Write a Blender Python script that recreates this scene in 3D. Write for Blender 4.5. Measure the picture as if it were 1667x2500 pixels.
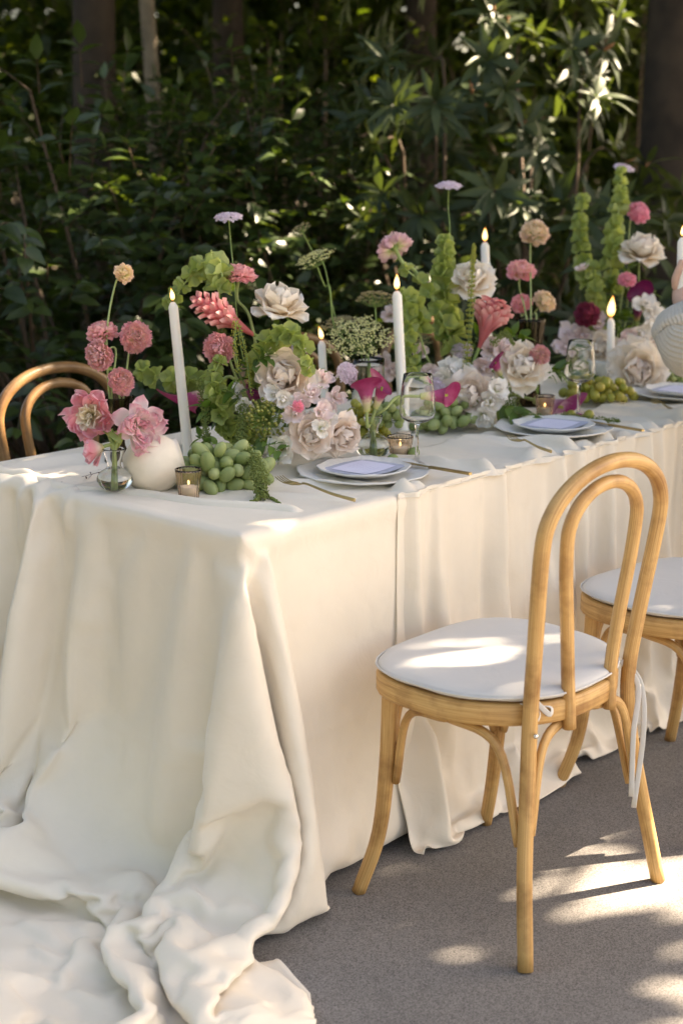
import bpy, bmesh, math, random, zlib, base64
import numpy as np
from mathutils import Matrix, Vector, Quaternion, noise

for o in list(bpy.data.objects):
    bpy.data.objects.remove(o, do_unlink=True)
scene = bpy.context.scene
COL = scene.collection
PI = math.pi

# ------------------------------------------------------------------ camera
cam_d = bpy.data.cameras.new('camera')
cam = bpy.data.objects.new('camera', cam_d)
COL.objects.link(cam)
scene.camera = cam
cm_ = Matrix(((0.670003, 0.174252, -0.721617), (-0.742358, 0.157268, -0.651284), (0.0, 0.972061, 0.234727))).to_4x4()
cm_.translation = (-1.99839, -2.06870, 1.5)
cam.matrix_world = cm_
cam_d.sensor_fit = 'HORIZONTAL'
cam_d.sensor_width = 24.0
cam_d.lens = 52.357
cam_d.clip_start = 0.05
cam_d.clip_end = 500.0
cam_d.dof.use_dof = True
cam_d.dof.focus_distance = 3.3
cam_d.dof.aperture_fstop = 2.7
cam_d.dof.aperture_blades = 9

# ------------------------------------------------------------------ sky, sun, exposure
SUN_EL = math.radians(42.0)
SUN_AZ = Vector((0.91, -0.415, 0.0)).normalized()          # ground direction towards the sun
SUN = Vector((SUN_AZ.x * math.cos(SUN_EL), SUN_AZ.y * math.cos(SUN_EL), math.sin(SUN_EL)))
world = bpy.data.worlds.new('World')
scene.world = world
world.use_nodes = True
wn = world.node_tree
sky = wn.nodes.new('ShaderNodeTexSky')
sky.sky_type = 'NISHITA'
sky.sun_disc = False
sky.sun_elevation = SUN_EL
sky.sun_rotation = math.atan2(SUN_AZ.x, SUN_AZ.y)
sky.dust_density = 2.5
sky.ozone_density = 0.6
wn.links.new(sky.outputs[0], wn.nodes['Background'].inputs[0])
wn.nodes['Background'].inputs[1].default_value = 0.05
sun_d = bpy.data.lights.new('sun', 'SUN')
sun_d.energy = 5.0
sun_d.angle = math.radians(0.53)
sun_d.color = (1.0, 0.93, 0.82)
sun = bpy.data.objects.new('sun', sun_d)
COL.objects.link(sun)
sun.rotation_euler = SUN.to_track_quat('Z', 'Y').to_euler()
sun.location = SUN * 30
vs = scene.view_settings
vs.view_transform = 'Standard'
vs.look = 'None'
vs.exposure = 3.2
vs.gamma = 1.0
vs.use_curve_mapping = False
vs.use_white_balance = True
vs.white_balance_temperature = 8300
vs.white_balance_tint = 14
cy = scene.cycles
cy.use_denoising = True
cy.max_bounces = 10
cy.transparent_max_bounces = 8
cy.transmission_bounces = 10
cy.caustics_reflective = False
cy.caustics_refractive = True
cy.sample_clamp_indirect = 6.0

# ------------------------------------------------------------------ object helpers
def tag(o, label=None, cat=None, group=None, kind=None):
    if label: o['label'] = label
    if cat: o['category'] = cat
    if group: o['group'] = group
    if kind: o['kind'] = kind
    return o

def make_mesh(name, verts, faces, uvs=None, tips=None, smooth=True, rnd=None):
    me = bpy.data.meshes.new(name)
    me.from_pydata([tuple(v) for v in verts], [], faces)
    if smooth:
        me.polygons.foreach_set('use_smooth', [True] * len(me.polygons))
    if uvs is not None:
        ul = me.uv_layers.new(name='UVMap')
        li = np.empty(len(me.loops), np.int32)
        me.loops.foreach_get('vertex_index', li)
        ul.data.foreach_set('uv', np.asarray(uvs, np.float32)[li].ravel())
    if tips is not None:
        at = me.attributes.new('tip', 'FLOAT', 'POINT')
        at.data.foreach_set('value', np.asarray(tips, np.float32))
    if rnd is not None:
        at = me.attributes.new('rnd', 'FLOAT', 'POINT')
        at.data.foreach_set('value', np.asarray(rnd, np.float32))
    me.update()
    return me

def link(name, me, mat=None, parent=None, matrix=None):
    """Links a mesh; matrix is in world space, the parent (if any) is an unrotated Empty or mesh."""
    o = bpy.data.objects.new(name, me)
    COL.objects.link(o)
    if mat is not None and len(me.materials) == 0:
        me.materials.append(mat)
    if parent is not None:
        o.parent = parent
        base = parent.matrix_basis if parent.parent is None else parent.parent.matrix_basis @ parent.matrix_basis
        o.matrix_basis = base.inverted() @ (matrix if matrix is not None else Matrix.Identity(4))
    elif matrix is not None:
        o.matrix_basis = matrix
    return o

def thing(name, label, cat, loc, group=None):
    o = bpy.data.objects.new(name, None)
    o.empty_display_size = 0.05
    COL.objects.link(o)
    o.location = loc
    o.matrix_basis = Matrix.Translation(Vector(loc))
    return tag(o, label, cat, group)

class MB:
    """collects vertices and faces of one mesh"""
    def __init__(s):
        s.v = []; s.f = []; s.uv = []; s.t = []; s.r = []
    def add(s, v, f, uv=None, t=None, r=0.0):
        n = len(s.v)
        s.v.extend(v)
        s.f.extend([tuple(i + n for i in q) for q in f])
        s.uv.extend(uv if uv is not None else [(0.0, 0.0)] * len(v))
        s.t.extend(t if t is not None else [0.0] * len(v))
        s.r.extend([r] * len(v))
        return s
    def mesh(s, name, smooth=True):
        return make_mesh(name, s.v, s.f, s.uv, s.t, smooth, s.r)
    def build(s, name, mat, parent=None, smooth=True, matrix=None):
        return link(name, s.mesh(name, smooth), mat, parent, matrix)

def spline(pts, n=8):
    """Catmull-Rom through the points"""
    P = [Vector(p) for p in pts]
    if len(P) < 3:
        return [P[0].lerp(P[-1], i / n) for i in range(n + 1)]
    P = [P[0] * 2 - P[1]] + P + [P[-1] * 2 - P[-2]]
    out = []
    for i in range(1, len(P) - 2):
        a, b, c, d = P[i - 1:i + 3]
        for k in range(n):
            t = k / n
            out.append(0.5 * ((2 * b) + (c - a) * t + (2 * a - 5 * b + 4 * c - d) * t * t + (3 * b - a - 3 * c + d) * t ** 3))
    out.append(P[-2])
    return out

def frames(path):
    T = []
    for i in range(len(path)):
        a = path[max(0, i - 1)]; b = path[min(len(path) - 1, i + 1)]
        T.append((b - a).normalized())
    up = Vector((0, 0, 1)) if abs(T[0].z) < 0.9 else Vector((1, 0, 0))
    n = (up - T[0] * up.dot(T[0])).normalized()
    out = []
    for i, t in enumerate(T):
        if i:
            q = T[i - 1].rotation_difference(t)
            n = q @ n
            n = (n - t * n.dot(t)).normalized()
        out.append((t, n, t.cross(n)))
    return out

def tube(mb, path, rad, seg=10, cap=True, flat=1.0, r=0.0):
    """rad: number or function of 0..1; flat squashes the second axis"""
    fr = frames(path)
    L = [0.0]
    for i in range(1, len(path)):
        L.append(L[-1] + (path[i] - path[i - 1]).length)
    v = []; uv = []; f = []; tt = []
    m = len(path)
    for i, p in enumerate(path):
        k = L[i] / max(L[-1], 1e-9)
        R = rad(k) if callable(rad) else rad
        t, n, b = fr[i]
        for j in range(seg):
            a = 2 * PI * j / seg
            v.append(p + n * (math.cos(a) * R) + b * (math.sin(a) * R * flat))
            uv.append((j / seg, L[i])); tt.append(k)
    for i in range(m - 1):
        for j in range(seg):
            f.append((i * seg + j, i * seg + (j + 1) % seg, (i + 1) * seg + (j + 1) % seg, (i + 1) * seg + j))
    if cap:
        f.append(tuple(range(seg - 1, -1, -1)))
        f.append(tuple(range((m - 1) * seg, m * seg)))
    mb.add(v, f, uv, tt, r)
    return mb

def lathe(mb, prof, seg=32, mod=None, closed=False, r=0.0):
    """prof: list of (radius, z); mod(radius, z, angle, i) -> (radius, z)"""
    v = []; f = []; uv = []
    n = len(prof)
    for i, (R, z) in enumerate(prof):
        for j in range(seg):
            a = 2 * PI * j / seg
            rr, zz = mod(R, z, a, i) if mod else (R, z)
            v.append((rr * math.cos(a), rr * math.sin(a), zz)); uv.append((j / seg, i / n))
    for i in range(n if closed else n - 1):
        i2 = (i + 1) % n
        for j in range(seg):
            f.append((i * seg + j, i * seg + (j + 1) % seg, i2 * seg + (j + 1) % seg, i2 * seg + j))
    mb.add(v, f, uv, None, r)
    return mb

def smooth_profile(pts, n=5):
    return [(max(0.0, p.x), p.z) for p in spline([(a, 0, b) for a, b in pts], n)]

def axis_matrix(loc, d, roll=0.0, s=1.0):
    """local +Z along d"""
    d = Vector(d).normalized()
    return Matrix.Translation(Vector(loc)) @ d.to_track_quat('Z', 'Y').to_matrix().to_4x4() @ Matrix.Rotation(roll, 4, 'Z') @ Matrix.Scale(s, 4)

def ico(sub=1):
    bm = bmesh.new()
    bmesh.ops.create_icosphere(bm, subdivisions=sub, radius=1.0)
    v = [x.co.copy() for x in bm.verts]
    f = [tuple(y.index for y in x.verts) for x in bm.faces]
    bm.free()
    return v, f
ICO1 = ico(1); ICO2 = ico(2)
OCT = ([Vector(p) for p in ((1, 0, 0), (-1, 0, 0), (0, 1, 0), (0, -1, 0), (0, 0, 1), (0, 0, -1))],
       [(0, 2, 4), (2, 1, 4), (1, 3, 4), (3, 0, 4), (2, 0, 5), (1, 2, 5), (3, 1, 5), (0, 3, 5)])

def box_mb(mb, x0, x1, y0, y1, z0, z1):
    v = [(x, y, z) for x in (x0, x1) for y in (y0, y1) for z in (z0, z1)]
    mb.add(v, [(0, 1, 3, 2), (4, 6, 7, 5), (0, 4, 5, 1), (2, 3, 7, 6), (0, 2, 6, 4), (1, 5, 7, 3)])
    return mb

# ------------------------------------------------------------------ materials
def new_mat(name):
    m = bpy.data.materials.new(name)
    m.use_nodes = True
    nt = m.node_tree
    return m, nt, nt.nodes['Principled BSDF'], nt.nodes['Material Output']

def node(nt, kind, **kw):
    n = nt.nodes.new(kind)
    for k, v in kw.items():
        if k == 'inp':
            for a, b in v.items(): n.inputs[a].default_value = b
        else:
            setattr(n, k, v)
    return n

def ramp(nt, stops):
    n = nt.nodes.new('ShaderNodeValToRGB')
    e = n.color_ramp.elements
    while len(e) < len(stops): e.new(0.5)
    for q, (p, c) in zip(e, stops):
        q.position = p; q.color = (c[0], c[1], c[2], 1)
    return n

def c4(c): return (c[0], c[1], c[2], 1.0)

def plain(name, col, rough=0.5, metal=0.0, spec=0.5, noise_amt=0.0, noise_scale=30.0, bump=0.0, bump_scale=200.0, sheen=0.0, sss=0.0):
    m, nt, b, out = new_mat(name)
    b.inputs['Base Color'].default_value = c4(col)
    b.inputs['Roughness'].default_value = rough
    b.inputs['Metallic'].default_value = metal
    b.inputs['Specular IOR Level'].default_value = spec
    if sheen: b.inputs['Sheen Weight'].default_value = sheen
    if sss:
        b.inputs['Subsurface Weight'].default_value = sss
        b.inputs['Subsurface Radius'].default_value = (0.01, 0.007, 0.004)
        b.inputs['Subsurface Scale'].default_value = 1.0
    tc = node(nt, 'ShaderNodeTexCoord')
    if noise_amt:
        n = node(nt, 'ShaderNodeTexNoise', inp={'Scale': noise_scale, 'Detail': 5.0})
        nt.links.new(tc.outputs['Object'], n.inputs['Vector'])
        r = ramp(nt, [(0.3, [x * (1 - noise_amt) for x in col]), (0.7, [min(1, x * (1 + noise_amt)) for x in col])])
        nt.links.new(n.outputs['Fac'], r.inputs[0])
        nt.links.new(r.outputs[0], b.inputs['Base Color'])
    if bump:
        n2 = node(nt, 'ShaderNodeTexNoise', inp={'Scale': bump_scale, 'Detail': 4.0})
        nt.links.new(tc.outputs['Object'], n2.inputs['Vector'])
        bp = node(nt, 'ShaderNodeBump', inp={'Strength': bump, 'Distance': 0.002})
        nt.links.new(n2.outputs['Fac'], bp.inputs['Height'])
        nt.links.new(bp.outputs[0], b.inputs['Normal'])
    return m

def petal_mat(name, stops, trans=0.35, rough=0.55, var=0.12, vein=0.06):
    """colour runs from the petal's base to its tip (attribute tip); part of the light passes through"""
    m, nt, b, out = new_mat(name)
    at = node(nt, 'ShaderNodeAttribute', attribute_name='tip')
    r = ramp(nt, stops)
    tc = node(nt, 'ShaderNodeTexCoord')
    n = node(nt, 'ShaderNodeTexNoise', inp={'Scale': 90.0, 'Detail': 3.0})
    nt.links.new(tc.outputs['Object'], n.inputs['Vector'])
    ad = node(nt, 'ShaderNodeMath', operation='MULTIPLY_ADD', inp={1: 0.35})
    nt.links.new(n.outputs['Fac'], ad.inputs[0])
    sb = node(nt, 'ShaderNodeMath', operation='SUBTRACT', inp={1: 0.17})
    nt.links.new(at.outputs['Fac'], sb.inputs[0])
    nt.links.new(sb.outputs[0], ad.inputs[2])
    nt.links.new(ad.outputs[0], r.inputs[0])
    oi = node(nt, 'ShaderNodeObjectInfo')
    hv = node(nt, 'ShaderNodeHueSaturation')
    mr = node(nt, 'ShaderNodeMapRange', inp={3: 1.0 - var, 4: 1.0 + var})
    nt.links.new(oi.outputs['Random'], mr.inputs[0])
    ar = node(nt, 'ShaderNodeAttribute', attribute_name='rnd')
    mv = node(nt, 'ShaderNodeMath', operation='MULTIPLY_ADD', inp={1: 0.3})
    nt.links.new(ar.outputs['Fac'], mv.inputs[0]); nt.links.new(mr.outputs[0], mv.inputs[2])
    nt.links.new(mv.outputs[0], hv.inputs['Value'])
    nt.links.new(r.outputs[0], hv.inputs['Color'])
    nt.links.new(hv.outputs[0], b.inputs['Base Color'])
    b.inputs['Roughness'].default_value = rough
    b.inputs['Specular IOR Level'].default_value = 0.3
    tr = node(nt, 'ShaderNodeBsdfTranslucent')
    nt.links.new(hv.outputs[0], tr.inputs[0])
    mx = node(nt, 'ShaderNodeMixShader', inp={0: trans})
    nt.links.new(b.outputs[0], mx.inputs[1]); nt.links.new(tr.outputs[0], mx.inputs[2])
    nt.links.new(mx.outputs[0], out.inputs[0])
    if vein:
        bp = node(nt, 'ShaderNodeBump', inp={'Strength': vein, 'Distance': 0.003})
        nt.links.new(n.outputs['Fac'], bp.inputs['Height'])
        nt.links.new(bp.outputs[0], b.inputs['Normal'])
    return m

def leaf_mat(name, dark, light, trans=0.3, rough=0.38, tcol=None, spec=0.5):
    """per-leaf colour from the rnd attribute and the object's own random number"""
    m, nt, b, out = new_mat(name)
    at = node(nt, 'ShaderNodeAttribute', attribute_name='rnd')
    oi = node(nt, 'ShaderNodeObjectInfo')
    ad = node(nt, 'ShaderNodeMath', operation='ADD')
    nt.links.new(at.outputs['Fac'], ad.inputs[0]); nt.links.new(oi.outputs['Random'], ad.inputs[1])
    fr = node(nt, 'ShaderNodeMath', operation='FRACT')
    nt.links.new(ad.outputs[0], fr.inputs[0])
    r = ramp(nt, [(0.0, dark), (0.75, [0.6 * a + 0.4 * c for a, c in zip(dark, light)]), (1.0, light)])
    nt.links.new(fr.outputs[0], r.inputs[0])
    nt.links.new(r.outputs[0], b.inputs['Base Color'])
    b.inputs['Roughness'].default_value = rough
    b.inputs['Specular IOR Level'].default_value = spec
    tr = node(nt, 'ShaderNodeBsdfTranslucent')
    hv = node(nt, 'ShaderNodeMix', data_type='RGBA', blend_type='MULTIPLY', inp={0: 1.0})
    nt.links.new(r.outputs[0], hv.inputs[6])
    hv.inputs[7].default_value = c4(tcol or (2.0, 1.9, 0.6))
    nt.links.new(hv.outputs[2], tr.inputs[0])
    mx = node(nt, 'ShaderNodeMixShader', inp={0: trans})
    nt.links.new(b.outputs[0], mx.inputs[1]); nt.links.new(tr.outputs[0], mx.inputs[2])
    nt.links.new(mx.outputs[0], out.inputs[0])
    return m

def wood_mat(name, c0, c1, c2, rough=0.46):
    m, nt, b, out = new_mat(name)
    uv = node(nt, 'ShaderNodeUVMap')
    mp = node(nt, 'ShaderNodeMapping'); mp.inputs['Scale'].default_value = (17.0, 2.4, 1.0)
    nt.links.new(uv.outputs[0], mp.inputs[0])
    n = node(nt, 'ShaderNodeTexNoise', inp={'Scale': 2.2, 'Detail': 7.0, 'Roughness': 0.62, 'Distortion': 0.6})
    nt.links.new(mp.outputs[0], n.inputs['Vector'])
    r = ramp(nt, [(0.28, c0), (0.5, c1), (0.72, c2)])
    nt.links.new(n.outputs['Fac'], r.inputs[0])
    tc = node(nt, 'ShaderNodeTexCoord')
    n2 = node(nt, 'ShaderNodeTexNoise', inp={'Scale': 9.0, 'Detail': 4.0, 'Roughness': 0.6})
    nt.links.new(tc.outputs['Object'], n2.inputs['Vector'])
    r2 = ramp(nt, [(0.34, (0.50, 0.40, 0.30)), (0.52, (1, 1, 1))])
    nt.links.new(n2.outputs['Fac'], r2.inputs[0])
    mx = node(nt, 'ShaderNodeMix', data_type='RGBA', blend_type='MULTIPLY', inp={0: 0.8})
    nt.links.new(r.outputs[0], mx.inputs[6]); nt.links.new(r2.outputs[0], mx.inputs[7])
    nt.links.new(mx.outputs[2], b.inputs['Base Color'])
    b.inputs['Roughness'].default_value = rough
    bp = node(nt, 'ShaderNodeBump', inp={'Strength': 0.3, 'Distance': 0.001})
    nt.links.new(n.outputs['Fac'], bp.inputs['Height']); nt.links.new(bp.outputs[0], b.inputs['Normal'])
    return m

def cloth_mat(name, col, rough=0.48, var=0.05, sheen=0.3):
    m, nt, b, out = new_mat(name)
    tc = node(nt, 'ShaderNodeTexCoord')
    n = node(nt, 'ShaderNodeTexNoise', inp={'Scale': 3.0, 'Detail': 6.0, 'Roughness': 0.6})
    nt.links.new(tc.outputs['Object'], n.inputs['Vector'])
    r = ramp(nt, [(0.35, [x * (1 - var) for x in col]), (0.65, [min(1, x * (1 + var * 0.5)) for x in col])])
    nt.links.new(n.outputs['Fac'], r.inputs[0]); nt.links.new(r.outputs[0], b.inputs['Base Color'])
    b.inputs['Roughness'].default_value = rough
    b.inputs['Sheen Weight'].default_value = sheen
    b.inputs['Sheen Roughness'].default_value = 0.4
    b.inputs['Specular IOR Level'].default_value = 0.35
    n2 = node(nt, 'ShaderNodeTexNoise', inp={'Scale': 900.0, 'Detail': 2.0})
    n3 = node(nt, 'ShaderNodeTexNoise', inp={'Scale': 14.0, 'Detail': 5.0, 'Distortion': 0.8})
    for q in (n2, n3): nt.links.new(tc.outputs['Object'], q.inputs['Vector'])
    bp = node(nt, 'ShaderNodeBump', inp={'Strength': 0.10, 'Distance': 0.0006})
    bq = node(nt, 'ShaderNodeBump', inp={'Strength': 0.22, 'Distance': 0.012})
    nt.links.new(n2.outputs['Fac'], bp.inputs['Height'])
    nt.links.new(n3.outputs['Fac'], bq.inputs['Height'])
    nt.links.new(bq.outputs[0], bp.inputs['Normal'])
    nt.links.new(bp.outputs[0], b.inputs['Normal'])
    tr = node(nt, 'ShaderNodeBsdfTranslucent')
    nt.links.new(r.outputs[0], tr.inputs[0])
    mx = node(nt, 'ShaderNodeMixShader', inp={0: 0.12})
    nt.links.new(b.outputs[0], mx.inputs[1]); nt.links.new(tr.outputs[0], mx.inputs[2])
    nt.links.new(mx.outputs[0], out.inputs[0])
    return m

def glass_mat(name, col, rough=0.0, ior=1.45):
    m, nt, b, out = new_mat(name)
    g = node(nt, 'ShaderNodeBsdfGlass', inp={'Roughness': rough, 'IOR': ior})
    g.inputs['Color'].default_value = c4(col)
    # pressed glass is never quite even: a very weak ripple
    tc = node(nt, 'ShaderNodeTexCoord')
    n = node(nt, 'ShaderNodeTexNoise', inp={'Scale': 40.0})
    nt.links.new(tc.outputs['Object'], n.inputs['Vector'])
    bp = node(nt, 'ShaderNodeBump', inp={'Strength': 0.04, 'Distance': 0.001})
    nt.links.new(n.outputs['Fac'], bp.inputs['Height']); nt.links.new(bp.outputs[0], g.inputs['Normal'])
    nt.links.new(g.outputs[0], out.inputs[0])
    return m

def emit_mat(name, lo, hi, s):
    m, nt, b, out = new_mat(name)
    at = node(nt, 'ShaderNodeAttribute', attribute_name='tip')
    r = ramp(nt, [(0.0, lo), (0.25, hi), (0.7, hi), (1.0, lo)])
    nt.links.new(at.outputs['Fac'], r.inputs[0])
    e = node(nt, 'ShaderNodeEmission', inp={'Strength': s})
    nt.links.new(r.outputs[0], e.inputs[0]); nt.links.new(e.outputs[0], out.inputs[0])
    return m

def ground_mat(name, c0, c1, scale, speck=0.0, rough=0.9):
    m, nt, b, out = new_mat(name)
    tc = node(nt, 'ShaderNodeTexCoord')
    n = node(nt, 'ShaderNodeTexNoise', inp={'Scale': scale, 'Detail': 8.0, 'Roughness': 0.65})
    nt.links.new(tc.outputs['Object'], n.inputs['Vector'])
    r = ramp(nt, [(0.3, c0), (0.7, c1)])
    nt.links.new(n.outputs['Fac'], r.inputs[0])
    last = r.outputs[0]
    bsrc = n.outputs['Fac']
    if speck:
        v = node(nt, 'ShaderNodeTexNoise', inp={'Scale': 300.0, 'Detail': 4.0, 'Roughness': 0.8})
        nt.links.new(tc.outputs['Object'], v.inputs['Vector'])
        rr = ramp(nt, [(0.36, (0.35, 0.34, 0.33)), (0.5, (1, 1, 1)), (0.64, (1.6, 1.58, 1.55))])
        nt.links.new(v.outputs['Fac'], rr.inputs[0])
        mx = node(nt, 'ShaderNodeMix', data_type='RGBA', blend_type='MULTIPLY', inp={0: speck})
        nt.links.new(last, mx.inputs[6]); nt.links.new(rr.outputs[0], mx.inputs[7])
        last = mx.outputs[2]; bsrc = v.outputs['Fac']
    nt.links.new(last, b.inputs['Base Color'])
    b.inputs['Roughness'].default_value = rough
    b.inputs['Specular IOR Level'].default_value = 0.25
    bp = node(nt, 'ShaderNodeBump', inp={'Strength': 0.25, 'Distance': 0.0012})
    nt.links.new(bsrc, bp.inputs['Height']); nt.links.new(bp.outputs[0], b.inputs['Normal'])
    return m

M = {}
M['concrete'] = ground_mat('patio concrete', (0.148, 0.141, 0.136), (0.205, 0.196, 0.189), 2.2, 0.9)
M['soil'] = ground_mat('garden soil', (0.035, 0.025, 0.016), (0.09, 0.065, 0.04), 5.0)
M['cloth'] = cloth_mat('cream tablecloth', (0.90, 0.82, 0.70))
M['runner'] = cloth_mat('champagne runner', (0.72, 0.62, 0.52))
M['cushion'] = cloth_mat('white cushion canvas', (0.70, 0.69, 0.67), 0.85, 0.02, 0.1)
M['wood'] = wood_mat('honey bentwood', (0.36, 0.18, 0.06), (0.55, 0.32, 0.115), (0.70, 0.46, 0.20))
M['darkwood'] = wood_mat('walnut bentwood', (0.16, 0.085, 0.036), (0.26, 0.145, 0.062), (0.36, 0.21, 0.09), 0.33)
M['steel'] = plain('screw steel', (0.7, 0.7, 0.68), 0.25, 1.0)
M['tabletop'] = wood_mat('plywood', (0.3, 0.2, 0.1), (0.4, 0.28, 0.16), (0.45, 0.32, 0.2), 0.6)
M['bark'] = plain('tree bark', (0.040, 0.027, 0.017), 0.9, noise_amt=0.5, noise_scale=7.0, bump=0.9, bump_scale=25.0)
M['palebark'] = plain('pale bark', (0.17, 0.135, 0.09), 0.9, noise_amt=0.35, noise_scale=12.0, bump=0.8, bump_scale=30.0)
M['twig'] = plain('twig', (0.10, 0.065, 0.04), 0.8, noise_amt=0.3)
M['shrub'] = leaf_mat('broad shrub leaf', (0.024, 0.045, 0.014), (0.072, 0.112, 0.030), 0.30, 0.36)
M['rhodo'] = leaf_mat('lance leaf', (0.028, 0.046, 0.020), (0.070, 0.095, 0.034), 0.24, 0.50, None, 0.32)
M['canopy'] = leaf_mat('canopy leaf', (0.020, 0.042, 0.010), (0.12, 0.165, 0.022), 0.40, 0.42)
M['bud'] = plain('brown bud', (0.32, 0.15, 0.07), 0.7, noise_amt=0.3, noise_scale=60)


# ================================================================== the setting
def sheet(name, x0, x1, y0, y1, z, mat, nx=1, ny=1):
    mb = MB()
    v = [(x0 + (x1 - x0) * i / nx, y0 + (y1 - y0) * j / ny, z) for i in range(nx + 1) for j in range(ny + 1)]
    f = [(i * (ny + 1) + j, (i + 1) * (ny + 1) + j, (i + 1) * (ny + 1) + j + 1, i * (ny + 1) + j + 1) for i in range(nx) for j in range(ny)]
    mb.add(v, f)
    return tag(mb.build(name, mat), kind='structure')

FLOOR = -0.065
sheet('ground', -150, 150, -150, 150, FLOOR - 0.03, M['soil'])
mb = MB()
box_mb(mb, -9, 14, -9, 1.75, FLOOR - 0.10, FLOOR)
tag(mb.build('patio', M['concrete'], smooth=False), kind='structure')

rng = random.Random(11)
CAM_POS = cm_.translation.copy()
CAM_INV = cm_.inverted()

def leaf_mesh(name, L, W, rows=5, fold=0.25, droop=0.25, shape=1.0):
    """blade along +Y, face up +Z, folded along the midrib and drooping to the tip"""
    v = []; f = []; t = []
    for i in range(rows + 1):
        k = i / rows
        w = W * 0.5 * (math.sin(PI * k ** (0.75 * shape)) ** 0.85 if 0 < k < 1 else 0.03)
        y = L * k; z = -droop * L * k * k
        for s in (-1, 0, 1):
            v.append((s * w, y, z + abs(s) * w * fold)); t.append(k)
    for i in range(rows):
        for j in range(2):
            a = i * 3 + j
            f.append((a, a + 1, a + 4, a + 3))
    return v, f, t

def merged_leaves(name, base, mats, mat, parent=None):
    v, f, t = base
    V0 = np.array([(x, y, z, 1.0) for x, y, z in v])
    A = np.array([np.array(m) for m in mats])
    W = np.einsum('nij,kj->nki', A, V0)[:, :, :3].reshape(-1, 3)
    n = len(v); F = np.array(f)
    FF = (F[None] + (np.arange(len(mats)) * n)[:, None, None]).reshape(-1, F.shape[1])
    r = np.repeat(np.random.RandomState(len(mats)).rand(len(mats)), n)
    me = bpy.data.meshes.new(name)
    me.from_pydata(W.tolist(), [], FF.tolist())
    me.polygons.foreach_set('use_smooth', [True] * len(me.polygons))
    at = me.attributes.new('rnd', 'FLOAT', 'POINT'); at.data.foreach_set('value', r.astype(np.float32))
    me.update()
    return link(name, me, mat, parent)

def in_view(p, m=1.02):
    q = CAM_INV @ p
    if q.z > -0.1: return None
    d = -q.z
    if abs(q.x / d) > 0.229 * m or abs(q.y / d) > 0.344 * m: return None
    return d

def basis(pos, fwd, nrm, s=1.0):
    """matrix with +Y along fwd and +Z near nrm"""
    y = Vector(fwd).normalized()
    x = y.cross(Vector(nrm))
    if x.length < 1e-4: x = y.orthogonal()
    x.normalize(); z = x.cross(y)
    m = Matrix((x * s, y * s, z * s)).transposed().to_4x4()
    m.translation = pos
    return m

def rand_dir(r):
    z = r.uniform(-1, 1); a = r.uniform(0, 2 * PI); q = math.sqrt(1 - z * z)
    return Vector((q * math.cos(a), q * math.sin(a), z))

def finish_foliage(root, mats, low, share, mat, n_single):
    """the leaves that show largest become parts of their own, the rest one mass"""
    cand = []
    for i, m in enumerate(mats):
        d = in_view(m.translation)
        if d is not None: cand.append((d, i))
    cand.sort()
    single = set(i for d, i in cand[:n_single])
    me = make_mesh('leaf', *share[:2], tips=share[2])
    for i in sorted(single):
        link('leaf', me, mat, root, mats[i])
    rest = [m for i, m in enumerate(mats) if i not in single]
    if rest:
        o = merged_leaves('foliage', low, rest, mat, root)
        inv = root.matrix_basis.inverted()
        o.matrix_basis = inv
        o['kind'] = 'stuff'

def broad_shrub(name, label, c, rad, twigs, seed, size=0.075, mat='shrub', n_single=250, group='shrubs behind the table'):
    r = random.Random(seed)
    c = Vector(c)
    root = thing(name, label, 'shrub', (c.x, c.y, FLOOR - 0.03), group)
    mats = []; wood = MB()
    base = Vector((c.x, c.y, FLOOR - 0.05))
    for k in range(twigs):
        d = rand_dir(r)
        q = r.uniform(0.45, 1.0) ** 0.5
        p = c + Vector((d.x * rad[0], d.y * rad[1], d.z * rad[2])) * q
        p += Vector([noise.noise(p * 1.7 + Vector((s, 0, 3))) for s in (0, 9, 18)]) * 0.22
        if p.z < 0.05: continue
        out = (Vector((d.x / rad[0], d.y / rad[1], d.z / rad[2] * 0.6))).normalized()
        tw = (out + Vector((0, 0, r.uniform(-0.25, 0.55))) + rand_dir(r) * 0.5).normalized()
        L = r.uniform(0.16, 0.34)
        path = spline([p, p + tw * L * 0.5 + Vector((0, 0, 0.01)), p + tw * L - Vector((0, 0, 0.05 * r.random() + 0.02))], 3)
        tube(wood, path, lambda t: 0.0028 * (1 - 0.6 * t), 4, cap=False)
        if k % 15 == 0:
            mid = base.lerp(p, 0.5) + rand_dir(r) * 0.12
            tube(wood, spline([base + rand_dir(r) * 0.08, mid, p], 4), lambda t: 0.012 * (1 - 0.75 * t) + 0.002, 5, cap=False)
        n = r.randint(7, 11)
        side = tw.cross(Vector((0, 0, 1)))
        if side.length < 0.1: side = Vector((1, 0, 0))
        side.normalize()
        for j in range(n):
            t = (j + 0.6) / n
            q = path[min(len(path) - 1, int(t * (len(path) - 1)))]
            sg = 1 if j % 2 else -1
            f = (tw * 0.6 + side * sg * r.uniform(0.6, 1.1) + Vector((0, 0, r.uniform(-0.55, 0.15)))).normalized()
            if j == n - 1: f = tw
            nrm = Vector((0, 0, 1)) + rand_dir(r) * 0.55 + out * 0.35
            mats.append(basis(q, f, nrm, size * r.uniform(0.65, 1.25)))
    wood.build('branches', M['twig'], root)['kind'] = 'stuff'
    finish_foliage(root, mats, leaf_mesh('', 1, 0.52, 3), leaf_mesh('', 1, 0.52, 6), M[mat], n_single)
    return root

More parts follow.
